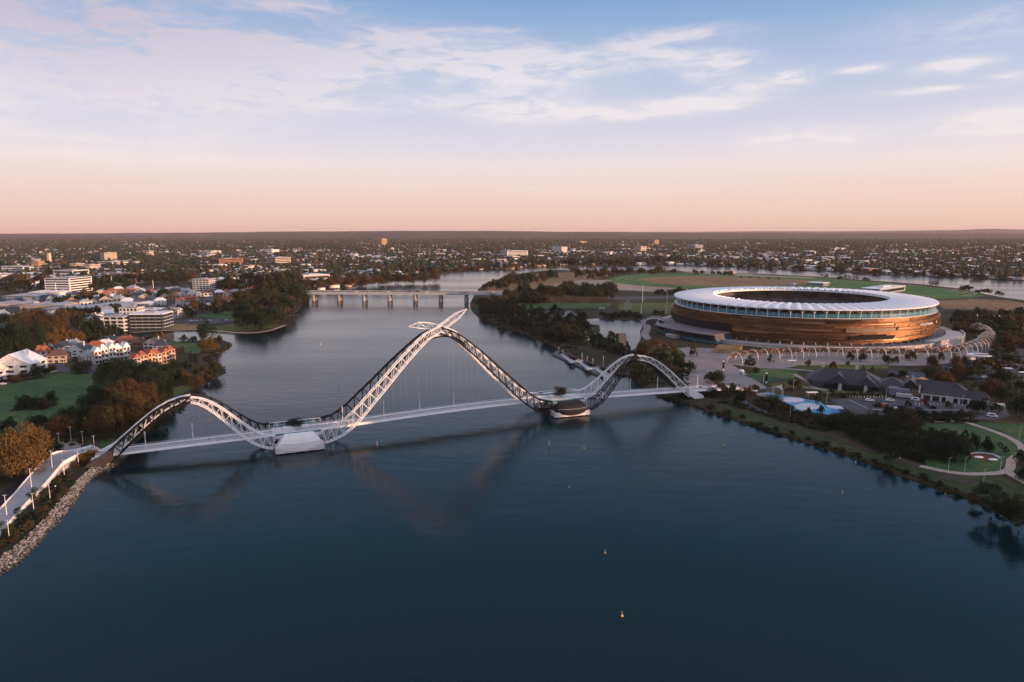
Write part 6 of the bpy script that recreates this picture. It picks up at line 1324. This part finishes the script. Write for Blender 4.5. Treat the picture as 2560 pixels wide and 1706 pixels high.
# park shelters: small white flat roofs on posts
for x, y, w, lab in ((1480, 856, 20, 'white flat-roofed picnic shelter nearest the dark screen'), (1440, 821, 10, 'small white shelter roof on the lawn by the lake'), (1460, 838, 12, 'white shelter roof below the lake point'), (1362, 822, 12, 'pale blue shelter roof among the park trees'), (1295, 768, 16, 'white shelter roof on the lawn near the highway'), (1505, 776, 14, 'white shelter near the playing field corner'), (1688, 901, 16, 'white shelter roof beside the golden conifer'), (1978, 910, 22, 'white tilted shelter roof in front of the arbour'), (1884, 988, 18, 'white tilted shelter roof at the splash pad entrance'), (2030, 992, 28, 'white shelter roof over the splash pad benches'), (2515, 930, 26, 'white covered walkway in the upper car park'), (2555, 940, 20, 'white walkway roof at the edge of the upper car park')):
    p = G(x, y, 1.3); s = mpp(p.y); root = empty('shelter', p, random.uniform(-.3, .3), lab, 'shelter'); ww = w * s; mb = MB(); mb.box((0, 0, 3.2), (ww, ww * .45, .3)); obj('roof', mb.mesh('roof', m_white), root)
    for i in (-1, 1):
        for j in (-1, 1): mb = MB(); mb.tube((i * ww * .42, j * ww * .16, 0), (i * ww * .42, j * ww * .16, 3.1), .12, 5); obj('post', mb.mesh('post', m_rbf), root)
# ---------------------------------------------------------------- splash pad with shade sails
m_aqua = M('aqua_rubber', (.05, .27, .44), .4, 0, .4, .12); m_blue = M('deep_blue_rubber', (.02, .13, .36), .4, 0, .15, .2); m_pale = M('pale_rubber', (.56, .52, .58), .6, 0, .06, .1); m_tealpad = M('teal_rubber', (.02, .10, .15), .4, 0, .2, .2)
def ell_px(cx, cy, rx, ry, n=28, w=0.0): return [(cx + rx * math.cos(a) * (1 + w * math.sin(3 * a)), cy + ry * math.sin(a) * (1 + w * math.cos(2 * a))) for a in [2 * math.pi * k / n for k in range(n)]]
pad = empty('splash_pad', G(2010, 1015, 1.3), 0, 'blue and white children\'s splash pad with rounded pools', 'splash pad')
def pad_sheet(name, px, mat, z): mb = MB(); mb.sheet([(*G(x, y, 1.3)[:2],) for x, y in px], z); part(name, mb, mat, pad)
pad_sheet('aqua_floor', [(1890, 988), (1918, 980), (1960, 990), (2010, 998), (2050, 1004), (2062, 1014), (2105, 1016), (2113, 1030), (2108, 1034), (2070, 1037), (2020, 1030), (1985, 1028), (1972, 1012), (1935, 1002), (1915, 996)], m_aqua, 1.42)
pad_sheet('deep_pool', ell_px(2094, 1030, 20, 6), m_blue, 1.50); pad_sheet('teal_pool', ell_px(1935, 994, 22, 9), m_tealpad, 1.49); pad_sheet('pale_island', ell_px(1982, 1001, 29, 6.5), m_pale, 1.56); pad_sheet('pale_island', ell_px(2018, 1018, 33, 8.5), m_pale, 1.56); pad_sheet('pale_island', [(2064, 1014), (2100, 1016), (2110, 1024), (2090, 1024), (2072, 1020)], m_pale, 1.55); pad_sheet('sand_pit', ell_px(1905, 987, 14, 4), m_path, 1.53)
m_sail = M('shade_sail', (.62, .54, .47), .8)
for k, (A_, lab) in enumerate((([(1893, 974, 4), (1932, 966, 8.5), (1958, 978, 4.5), (1925, 973, 4)], 'large beige shade sail over the splash pad'), ([(1936, 966, 6), (1955, 962, 8), (1958, 976, 4.5)], 'smaller beige shade sail beside the large one'))):
    P_ = [Vector((*G(x, y, z + 1.3)[:2], z + 1.3)) for x, y, z in A_]; root = empty('shade_sail', Vector((P_[0].x, P_[0].y, 1.3)), 0, lab, 'shade sail'); cen = sum(P_, Vector()) / len(P_) - Vector((0, 0, .8)); mb = MB(); n = len(P_)
    for i in range(n): a, b = P_[i], P_[(i + 1) % n]; mid = (a + b) / 2 * .86 + cen * .14; mb.add([tuple(a), tuple(mid), tuple(cen)], [(0, 1, 2)]); mb.add([tuple(mid), tuple(b), tuple(cen)], [(0, 1, 2)])
    part('sail', mb, m_sail, root)
    for q in P_: mb = MB(); mb.tube((q.x, q.y, 1.3), q, .14, 6); part('mast', mb, m_rail, root)
# ---------------------------------------------------------------- jetty and ferry landing
jt = empty('jetty', G(1440, 908, 0), 0, 'dark floating jetty with zigzag white gangways off the park', 'jetty')
a, b = G(1386, 886, .8), G(1500, 938, .8); n_ = Vector((b.y - a.y, a.x - b.x, 0)).normalized()
mb = MB(); mb.loft([[p - n_ * 2.2 + Vector((0, 0, -.9)), p + n_ * 2.2 + Vector((0, 0, -.9)), p + n_ * 2.2 + Vector((0, 0, .4)), p - n_ * 2.2 + Vector((0, 0, .4))] for p in (a, b)]); part('pontoon', mb, M('pontoon_timber', (.12, .11, .11), .8), jt)
m_gang = M('gangway_deck', (.34, .36, .40), .6)
for k in range(5):
    p = G(1404 + 21 * k, (886 if k % 2 == 0 else 899) + 9 * k * .95, 1.6 if k % 2 == 0 else 3.0); q = G(1404 + 21 * (k + 1.35), (899 if k % 2 == 0 else 886) + 9 * (k + 1) * .95, 3.0 if k % 2 == 0 else 1.6); t = (q - p).normalized(); o = Vector((t.y, -t.x, 0)) * 1.7
    mb = MB(); mb.loft([[c_ - o, c_ + o, c_ + o + Vector((0, 0, -.3)), c_ - o + Vector((0, 0, -.3))] for c_ in (p, q)]); g = part('gangway', mb, m_gang, jt); mb = MB()
    for s in (-1, 1): mb.tube(p + o * s + Vector((0, 0, 1.1)), q + o * s + Vector((0, 0, 1.1)), .09, 5)
    for u in (0, .25, .5, .75, 1):
        for s in (-1, 1): mb.tube(p.lerp(q, u) + o * s, p.lerp(q, u) + o * s + Vector((0, 0, 1.1)), .06, 4)
    part('gangway_rail', mb, m_white, jt, g)['kind'] = 'stuff'
ribbon('promenade', [(1398, 876), (1440, 893), (1480, 908), (1530, 925), (1560, 938)], 7.0, m_redpath, 1.34)
for i, (x, y, h) in enumerate(((1397, 884, 12), (1407, 886, 8), (1455, 900, 12), (1468, 905, 10), (1482, 912, 10), (1508, 918, 18), (1523, 926, 9))):
    p = G(x, y, .8); mb = MB(); mb.tube(p + Vector((0, 0, -2)), p + Vector((0, 0, h * .55)), .22, 6); part('mooring_pile', mb, m_rail, jt)
jt2 = empty('small_jetty', G(730, 790, 0), 0, 'small timber jetty below the riverside wood', 'jetty'); mb = MB(); p, q = G(714, 789, 1), G(746, 788, 1); mb.box((p + q) / 2, ((q - p).length, 3, .5), 0); part('deck', mb, M('jetty_timber', (.10, .08, .07), .8), jt2)
for u in (0, .33, .66, 1): mb = MB(); c_ = p.lerp(q, u); mb.tube(c_ + Vector((0, -1.2, -2.5)), c_ + Vector((0, -1.2, .9)), .2, 5); part('pile', mb, m_rb, jt2)
# ---------------------------------------------------------------- lamp posts
def lamp(p, h, label, group, arm='T', r=.13, rz=0.0):
    root = empty('lamp_post', p, rz, label, 'lamp post', group); mb = MB(); mb.tube((0, 0, 0), (0, 0, h), r * 1.3, 6, r * .7); obj('pole', mb.mesh('pole', m_white), root); mb = MB()
    if arm == 'T': mb.box((0, 0, h), (1.7, .35, .15))
    elif arm == 'bar': mb.box((0, 0, h - 1.2), (.5, .5, 2.4))
    else: mb.tube((0, 0, h), (.9, 0, h + .1), .05, 5); mb.box((1.0, 0, h + .08), (.5, .22, .12))
    obj('lamp_head', mb.mesh('lamp_head', m_rail), root)
for i, x in enumerate((-191, -170.5, -97, -75, -55, -35, 62, 83.5, 104, 136)): lamp(deck_at(x, -3.2 if i not in (0,) else 2.6), 9.5, 'white column lamp on the footbridge deck, %s from left' % ORD[i], 'column lamps on the footbridge', 'bar', .2)
for i, (x, y, z) in enumerate(((131, 1170, 4.9), (79, 1218, 4.4), (17, 1288, 3.9), (237, 1130, 5.6))): lamp(G(x, y, z), 8.5, 'white lamp post on the concrete ramp, %s' % ('first from the golden trees', 'second from the golden trees', 'third from the golden trees', 'nearest the bridge abutment')[i], 'lamps on the ramp', 'T', .12)
for i, (x, y) in enumerate(((126, 1251), (85, 1279), (24, 1350), (161, 1189), (197, 1166))): lamp(G(x, y, 1.3), 8.0, 'white lamp post beside the red path under the ramp, %s nearest the rocks' % ORD[i], 'lamps along the red path', 'T', .11)
for i, (x, y) in enumerate(((178, 1102), (208, 1115), (248, 1092), (149, 1119))): lamp(G(x, y, 1.3), 8.0, ('white lamp post at the forecourt island', 'white lamp post by the red forecourt path', 'white lamp post on the grove lawn', 'white lamp post behind the ramp parapet')[i], 'lamps around the forecourt', 'T', .09)
for i, (x, y) in enumerate(((1908, 962), (1983, 975), (1866, 1012), (1975, 1043), (2066, 1008), (2185, 1010), (2215, 996), (2297, 1020), (2365, 1012), (2455, 1022), (2110, 950), (1990, 902), (2253, 990), (2405, 1015), (2370, 1182), (2412, 1178), (2458, 1212), (2500, 1178), (2548, 1100))): lamp(G(x, y, 1.35), 7.5, 'slim lamp post, %s counting from the splash pad towards the path loop' % ORD[i], 'slim lamps on the right bank', 'arm', .065)
for i, (x, y, h) in enumerate(((1606, 757, 30), (1666, 785, 34))): lamp(G(x, y, 1.2), h, ('tall white floodlight mast beyond the playing field', 'tall white floodlight mast at the stadium side of the playing field')[i], 'playing field floodlights', 'T', .26)
lamp(G(1603, 785, 1.2), 14, 'short orange banner mast at the playing field edge', None, 'bar', .5)
for i, (x, y) in enumerate(((618, 728), (633, 728), (646, 712), (141, 735), (280, 716), (384, 728))): lamp(G(x, y, 1.2), 24 if i < 3 else 22, ('twin white mast, first from left by the grey hall', 'twin white mast, second from left by the grey hall', 'thick white mast at the grey hall corner', 'white mast at the office block corner', 'pale mast beside the freeway', 'thin mast above the terrace roofs')[i], 'masts in the town', 'bar', .5)
goal = empty('playing_field_posts', G(1570, 772, 1.3), 0, 'white goal posts on the playing field left of the stadium', 'goal posts')
for i, x in enumerate((1562, 1567, 1572, 1577)): p = G(x, 772 + (i % 2), 1.3); mb = MB(); mb.tube(p, p + Vector((0, 0, 10 if i in (0, 3) else 14)), .25, 6); part('post', mb, m_white, goal)
# lattice radio mast and hilltop mast
rm = empty('radio_mast', G(792, 676, 1.2), 0, 'tapering lattice radio mast above the pink hall', 'mast'); b0 = rm.location.copy()
for i in range(3):
    a = 2.1 * i; mb = MB(); mb.tube(b0 + Vector((4 * math.cos(a), 4 * math.sin(a), 0)), b0 + Vector((.3 * math.cos(a), .3 * math.sin(a), 62)), .5, 4); part('leg', mb, M('mast_red', (.28, .12, .08), .7), rm)
mb = MB()
for k in range(9):
    z = 6.5 * k; w0, w1 = 4 * (1 - z / 64), 4 * (1 - (z + 6.5) / 64)
    for i in range(3): mb.tube(b0 + Vector((w0 * math.cos(2.1 * i), w0 * math.sin(2.1 * i), z)), b0 + Vector((w1 * math.cos(2.1 * (i + 1)), w1 * math.sin(2.1 * (i + 1)), z + 6.5)), .3, 4)
part('bracing', mb, MATS['mast_red'], rm)['kind'] = 'stuff'
# ---------------------------------------------------------------- cars
m_tyre = M('tyre', (.015, .015, .015), .9); CARP = {'white': M('car_white', (.72, .72, .73), .25, 0, .02), 'red': M('car_red', (.16, .02, .02), .25, 0, .02), 'dark': M('car_dark', (.03, .03, .035), .25, 0, .02), 'silver': M('car_silver', (.40, .41, .43), .3, .4, .02), 'orange': M('car_orange', (.55, .16, .06), .35, 0, .05)}
CM = {}
def car(p, rz, col, label, group, van=False, scale=1.0):
    k = (col, van)
    if k not in CM:
        L_, H_, mb = (5.2, 2.1, MB()) if van else (4.6, 1.45, MB())
        prof = [(-L_ / 2, .35), (-L_ / 2, .95), (-L_ * .42, H_ * .98), (L_ * .22, H_), (L_ * .36, 1.05), (L_ / 2, .85), (L_ / 2, .35)] if van else [(-L_ / 2, .35), (-L_ / 2, .9), (-L_ * .42, .95), (-L_ * .28, H_), (L_ * .10, H_), (L_ * .26, .95), (L_ / 2, .78), (L_ / 2, .35)]
        mb.loft([[(x, y * (.92 if z > 1.1 else 1), z) for x, z in prof] for y in (-.9, .9)]); body = mb.mesh('body', CARP[col]); mb = MB()
        za, zb = (1.15, 1.85) if van else (.98, 1.34)
        for y in (-.915, .915): mb.box((-.15, y * .97, (za + zb) / 2), (L_ * .42, .05, zb - za))
        mb.box((L_ * (.29 if van else .185), 0, (za + zb) / 2), (.12, 1.5, zb - za)); mb.box((-L_ * (.46 if van else .36), 0, (za + zb) / 2), (.12, 1.5, (zb - za) * .9)); wn = mb.mesh('windows', m_win); mb = MB(); mb.tube((0, -.12, 0), (0, .12, 0), .33, 10); CM[k] = (body, wn, mb.mesh('wheel', m_tyre), L_)
    body, wn, wh, L_ = CM[k]; root = empty('van' if van else 'car', p, rz, label, 'van' if van else 'car', group); root.scale = (scale,) * 3; obj('body', body, root); obj('windows', wn, root)
    for x in (-.3, .31):
        for y in (-.82, .82): o = obj('wheel', wh, root); o.location = (L_ * x, y, .33)
for i, (x, y, rz, col, van, lab) in enumerate(((2173, 1003, -.3, 'white', 0, 'white car parked nearest the splash pad'), (2225, 1003, -.3, 'white', 0, 'white car parked second from the splash pad'), (2289, 1002, -.7, 'white', 1, 'white van parked in front of the open bays'), (2308, 1004, -.1, 'red', 0, 'dark red car beside the white van'), (2239, 1025, -.5, 'white', 0, 'white car in the lower lane of the car park'), (2188, 1037, -.2, 'silver', 0, 'silver car half hidden by the thicket'), (2212, 1018, .1, 'orange', 1, 'orange van on the island of the car park'), (2480, 1043, -.6, 'white', 1, 'white van under the trees at the car park end'), (2464, 946, -.4, 'white', 0, 'white car behind the big olive tree'), (2510, 948, -.3, 'white', 0, 'white car in the upper car park'), (2432, 900, .2, 'white', 1, 'white van at the far end of the arbour'), (2260, 962, .3, 'silver', 0, 'silver car beside the dark annexe'), (2380, 955, -.3, 'dark', 0, 'dark car between the olive trees'), (2545, 915, -.2, 'silver', 0, 'silver car by the covered walkway'))):
    car(G(x, y, 1.36), rz, col, lab, 'cars in the right-bank car parks', bool(van), 1.15)
for i, x in enumerate((478, 490, 503, 525, 556, 567)): car(G(x, 803 - .3 * i, 1.3), .1 * i, ('white', 'white', 'silver', 'white', 'dark', 'white')[i], '%s car, %s from left in the cove car park' % (('white', 'white', 'silver', 'white', 'dark', 'white')[i], ORD[i]), 'cars in the cove car park')
for i, (s, v, col) in enumerate(((60, -6, 'dark'), (95, -9, 'white'), (118, -6, 'silver'), (150, -9, 'white'), (185, -17, 'dark'), (198, -20, 'dark'), (216, -9, 'white'), (262, -6, 'silver'), (300, -17, 'white'), (330, -6, 'white'))): car(RBp(s, v, 16.3), math.atan2(d.y, d.x) if False else 0.0, col, '%s car, %s from left on the road bridge' % (col, ORD[i]), 'cars on the road bridge', i in (5, 8), 1.1)
for i, (x, y, col) in enumerate(((122, 918, 'dark'), (214, 912, 'silver'), (8, 962, 'white'))): car(G(x, y, 1.3), .2, col, ('dark car parked below the tan villa', 'silver car on the street by the long white terrace', 'white car by the carport of the white house')[i], 'cars by the villas')
for i in range(16):
    p = G(2117 + 7.4 * i, 993.5 + .12 * i, 1.33); root = empty('bollard', p, 0, 'small white bollard, %s from left in the row below the lawn strip' % ORD[i], 'bollard', 'bollards between lawn and car park'); mb = MB(); mb.tube((0, 0, 0), (0, 0, .9), .22, 6, .18); obj('post', mb.mesh('post', m_conc), root); mb = MB(); mb.tube((0, 0, .9), (0, 0, 1.0), .24, 6); obj('cap', mb.mesh('cap', m_white), root)
for px in ([(2122, 1000), (2145, 1011), (2170, 1022)], [(2330, 1004), (2470, 1012)], [(2180, 1024), (2440, 1026)], [(2190, 1036), (2300, 1040), (2440, 1040)]): ribbon('road_marking', px, .35, m_white, 1.345)
for k in range(20):
    a, b = G(2262 + 9 * k, 1006.5 + .25 * k, 1.3), G(2263 + 9 * k, 1011 + .25 * k, 1.3)
    if k % 1 == 0: t = (b - a).normalized(); o_ = Vector((t.y, -t.x, 0)) * .09; mb = MB(); mb.strip([(a.x - o_.x, a.y - o_.y, 1.345), (b.x - o_.x, b.y - o_.y, 1.345)], [(a.x + o_.x, a.y + o_.y, 1.345), (b.x + o_.x, b.y + o_.y, 1.345)]); struct('road_marking', mb, m_white)
# ---------------------------------------------------------------- buoys and channel markers
m_buoy = M('buoy_yellow', (.62, .42, .10), .5); m_buoyr = M('marker_red', (.5, .12, .06), .5)
def buoy(x, y, label, mat=m_buoy, s=1.0):
    s *= .72
    p = G(x, y, 0); root = empty('buoy', p, 0, label, 'buoy', 'mooring buoys on the river'); mb = MB(); mb.loft([[(rr * math.cos(a) * s, rr * math.sin(a) * s, z * s) for a in np.linspace(0, 2 * math.pi, 11)[:-1]] for rr, z in ((.35, -.4), (.62, 0), (.6, .4), (.25, .75), (.14, 1.3))]); obj('float', mb.mesh('float', mat), root); mb = MB(); mb.tube((0, 0, 1.2 * s), (0, 0, 1.9 * s), .08 * s, 5); mb.box((0, 0, 2.0 * s), (.35 * s, .1, .35 * s)); obj('topmark', mb.mesh('topmark', mat), root)
buoy(1513, 1384, 'yellow buoy, second nearest the camera', s=1.1); buoy(1555, 1541, 'yellow buoy nearest the camera', s=1.0); buoy(1460, 1123, 'yellow buoy below the black bridge pier', s=1.2); buoy(1810, 1115, 'small yellow buoy between the bridge and the right bank', s=1.1); buoy(2106, 1233, 'pale buoy off the lawn on the right', s=.9); buoy(2139, 1157, 'white buoy close to the right bank', m_white, .8); buoy(2363, 1236, 'small pale buoy close to the bank near the corner', m_buoy, .7); buoy(1423, 1219, 'tiny white float in mid river', m_white, .5)
for x, y, lab in ((943, 1118, 'red and white channel pole right of the white pier'), (1373, 1118, 'white channel pole below the black pier'), (802, 866, 'thin channel pole upstream of the central arch'), (846, 969, 'pale channel pole left of the central arch')):
    p = G(x, y, 0); root = empty('channel_pole', p, 0, lab, 'channel marker', 'channel poles in the river'); mb = MB(); mb.tube((0, 0, -1), (0, 0, 3.4), .16, 6); obj('pole', mb.mesh('pole', m_white), root); mb = MB(); mb.tube((0, 0, .2), (0, 0, 1.4), .22, 6); obj('band', mb.mesh('band', m_buoyr), root)
# ---------------------------------------------------------------- a few walkers
PERSON = {}
def person_mesh(top, legs, stride):
    me = bpy.data.meshes.new('person'); s = stride
    v = [(0, 0, .95), (0, 0, 1.2), (0, 0, 1.42), (0, 0, 1.5), (0, .02, 1.62), (0, .02, 1.75), (.10, 0, .92), (.11, .18 * s, .5), (.11, .12 * s, .08), (.11, .26 * s, .04), (-.10, 0, .92), (-.11, -.05 * s, .5), (-.11, -.32 * s, .12), (-.11, -.18 * s, .05),
         (.19, 0, 1.40), (.24, -.10 * s, 1.14), (.23, .06 * s, .92), (.23, .10 * s, .84), (-.19, 0, 1.40), (-.24, .14 * s, 1.14), (-.23, .26 * s, .95), (-.23, .30 * s, .88)]
    e = [(0, 1), (1, 2), (2, 3), (3, 4), (4, 5), (0, 6), (6, 7), (7, 8), (8, 9), (0, 10), (10, 11), (11, 12), (12, 13), (2, 14), (14, 15), (15, 16), (16, 17), (2, 18), (18, 19), (19, 20), (20, 21)]
    rad = [.15, .14, .15, .06, .10, .085, .10, .065, .045, .04, .10, .065, .045, .04, .07, .045, .035, .03, .07, .045, .035, .03]
    me.from_pydata(v, e, []); o = bpy.data.objects.new('person', me); COL.objects.link(o); m = o.modifiers.new('skin', 'SKIN')
    for sv, q in zip(me.skin_vertices[0].data, rad): sv.radius = (q, q)
    me.skin_vertices[0].data[0].use_root = True; o.modifiers.new('sub', 'SUBSURF').levels = 1; bpy.context.view_layer.update()
    r = bpy.data.meshes.new_from_object(o.evaluated_get(bpy.context.evaluated_depsgraph_get())); bpy.data.objects.remove(o)
    for m in (M('cloth_' + top[0], top[1], .9), M('cloth_' + legs[0], legs[1], .9), M('skin_tone', (.36, .22, .15), .6), M('hair_dark', (.03, .02, .015), .8)): r.materials.append(m)
    for p in r.polygons:
        z = p.center.z; p.material_index = 3 if z > 1.70 or (z > 1.58 and p.center.y < -.0) else 2 if z > 1.47 or (abs(p.center.x) > .2 and z < .93) else 0 if z > .93 else 1
        p.use_smooth = True
    r.name = 'person'; return r
for (pt, rz, top, legs, st, lab) in ((deck_at(-163, 1.0), 1.2, ('black', (.02, .02, .022)), ('navy', (.02, .025, .05)), 1, 'person in dark clothes walking on the footbridge deck beside the first lamp'), (deck_at(-74, 2.0), -1.9, ('grey', (.12, .12, .13)), ('black', (.02, .02, .022)), 1, 'person in grey top walking under the central arch'),
        (G(139, 1222, 1.32), .8, ('white', (.7, .7, .7)), ('black', (.02, .02, .022)), 1, 'person in white top walking on the red path by the rocks'), (G(2249, 1151, 1.36), -1.0, ('white', (.7, .7, .7)), ('black', (.02, .02, .022)), 1, 'person in white top on the riverside path near the thicket'), (G(2444, 1216, 1.36), 1.9, ('white', (.7, .7, .7)), ('navy', (.02, .025, .05)), 1, 'person in white top on the riverside path near the corner'), (G(207, 1134, 5.62), .4, ('black', (.02, .02, .022)), ('black', (.02, .02, .022)), 1, 'person in black standing at the top of the ramp')):
    k = (top[0], legs[0])
    if k not in PERSON: PERSON[k] = person_mesh(top, legs, st)
    o = obj('person', PERSON[k]); o.location = pt; o.rotation_euler = (0, 0, rz); tag(o, lab, 'person', 'walkers on the bridge and paths')
# ---------------------------------------------------------------- plaza furniture
for x, y, lab in ((1808, 928, 'tall black totem with a pale head at the arbour mouth'), (1915, 960, 'black and white totem on the lawn corner'),): 
    p = G(x, y, 1.35); root = empty('totem', p, 0, lab, 'totem'); mb = MB(); mb.box((0, 0, 4), (1.8, .6, 8), 0, .9); obj('body', mb.mesh('body', m_black), root); mb = MB(); mb.box((0, -.35, 1.2), (1.2, .12, 1.6)); obj('panel', mb.mesh('panel', m_white), root); mb = MB(); mb.box((0, 0, 8.4), (1.2, .6, .9)); obj('head', mb.mesh('head', m_white), root)
p = G(1853, 936, 1.35); root = empty('kiosk', p, .2, 'white rounded kiosk at the lawn edge by the arbour', 'kiosk'); mb = MB(); mb.loft([[(rr * math.cos(a), rr * math.sin(a), z) for a in np.linspace(0, 2 * math.pi, 17)[:-1]] for rr, z in ((2.3, 0), (2.5, 1.5), (2.3, 3.0), (1.4, 3.9), (.3, 4.2))]); obj('shell', mb.mesh('shell', M('kiosk_white', (.6, .62, .66), .4)), root); mb = MB(); mb.box((-1.5, -1.8, 1.2), (1.4, .5, 2.2), -.6); obj('door', mb.mesh('door', W_['grey']), root)
p = G(2450, 897, 1.35); root = empty('ring_canopy', p, 0, 'white ring-shaped canopy at the far end of the arbour', 'canopy'); mb = MB(); n = 22; mb.loft([[(rr * math.cos(t) * 1.3, rr * math.sin(t), z) for rr, z in ((9, 3.4), (9, 3.9), (5.2, 3.9), (5.2, 3.4))] for t in np.linspace(.5, 5.6, n)]); obj('roof', mb.mesh('roof', m_white), root)
for t in (1, 2.2, 3.4, 4.6): mb = MB(); mb.tube((9 * math.cos(t), 7 * math.sin(t), 0), (9 * math.cos(t), 7 * math.sin(t), 3.5), .18, 6); obj('post', mb.mesh('post', m_rail), root)
pg = empty('play_area', G(2470, 1150, 1.3), 0, 'curved seating edge with two white play mounds on the lawn', 'play area')
mb = MB(); A, B = ribbon_pts([(2420, 1136), (2450, 1134), (2480, 1138), (2502, 1148)], 1.0, 1.9); mb.strip(A, B); mb.strip([(x, y, 1.2) for x, y, z in A], A); part('seat_edge', mb, m_conc, pg)
mb = MB(); mb.sheet([G(x, y, 1.3)[:2] + (0,) if False else tuple(G(x, y, 1.3)[:2]) for x, y in [(2422, 1138), (2450, 1136), (2480, 1140), (2500, 1150), (2480, 1154), (2440, 1148)]], 1.42); part('bark_floor', mb, M('bark_chips', (.12, .04, .022), .9, 0, .3, .8), pg)
for x, y in ((2447, 1143), (2482, 1149)): p = G(x, y, 1.45); mb = MB(); mb.loft([[Vector((p.x + rr * 1.6 * math.cos(a), p.y + rr * math.sin(a), z)) for a in np.linspace(0, 2 * math.pi, 13)[:-1]] for rr, z in ((1.5, 1.43), (1.2, 1.7), (.4, 1.85))]); part('play_mound', mb, m_white, pg)
haze(2.0e-5, (.88, .70, .70))
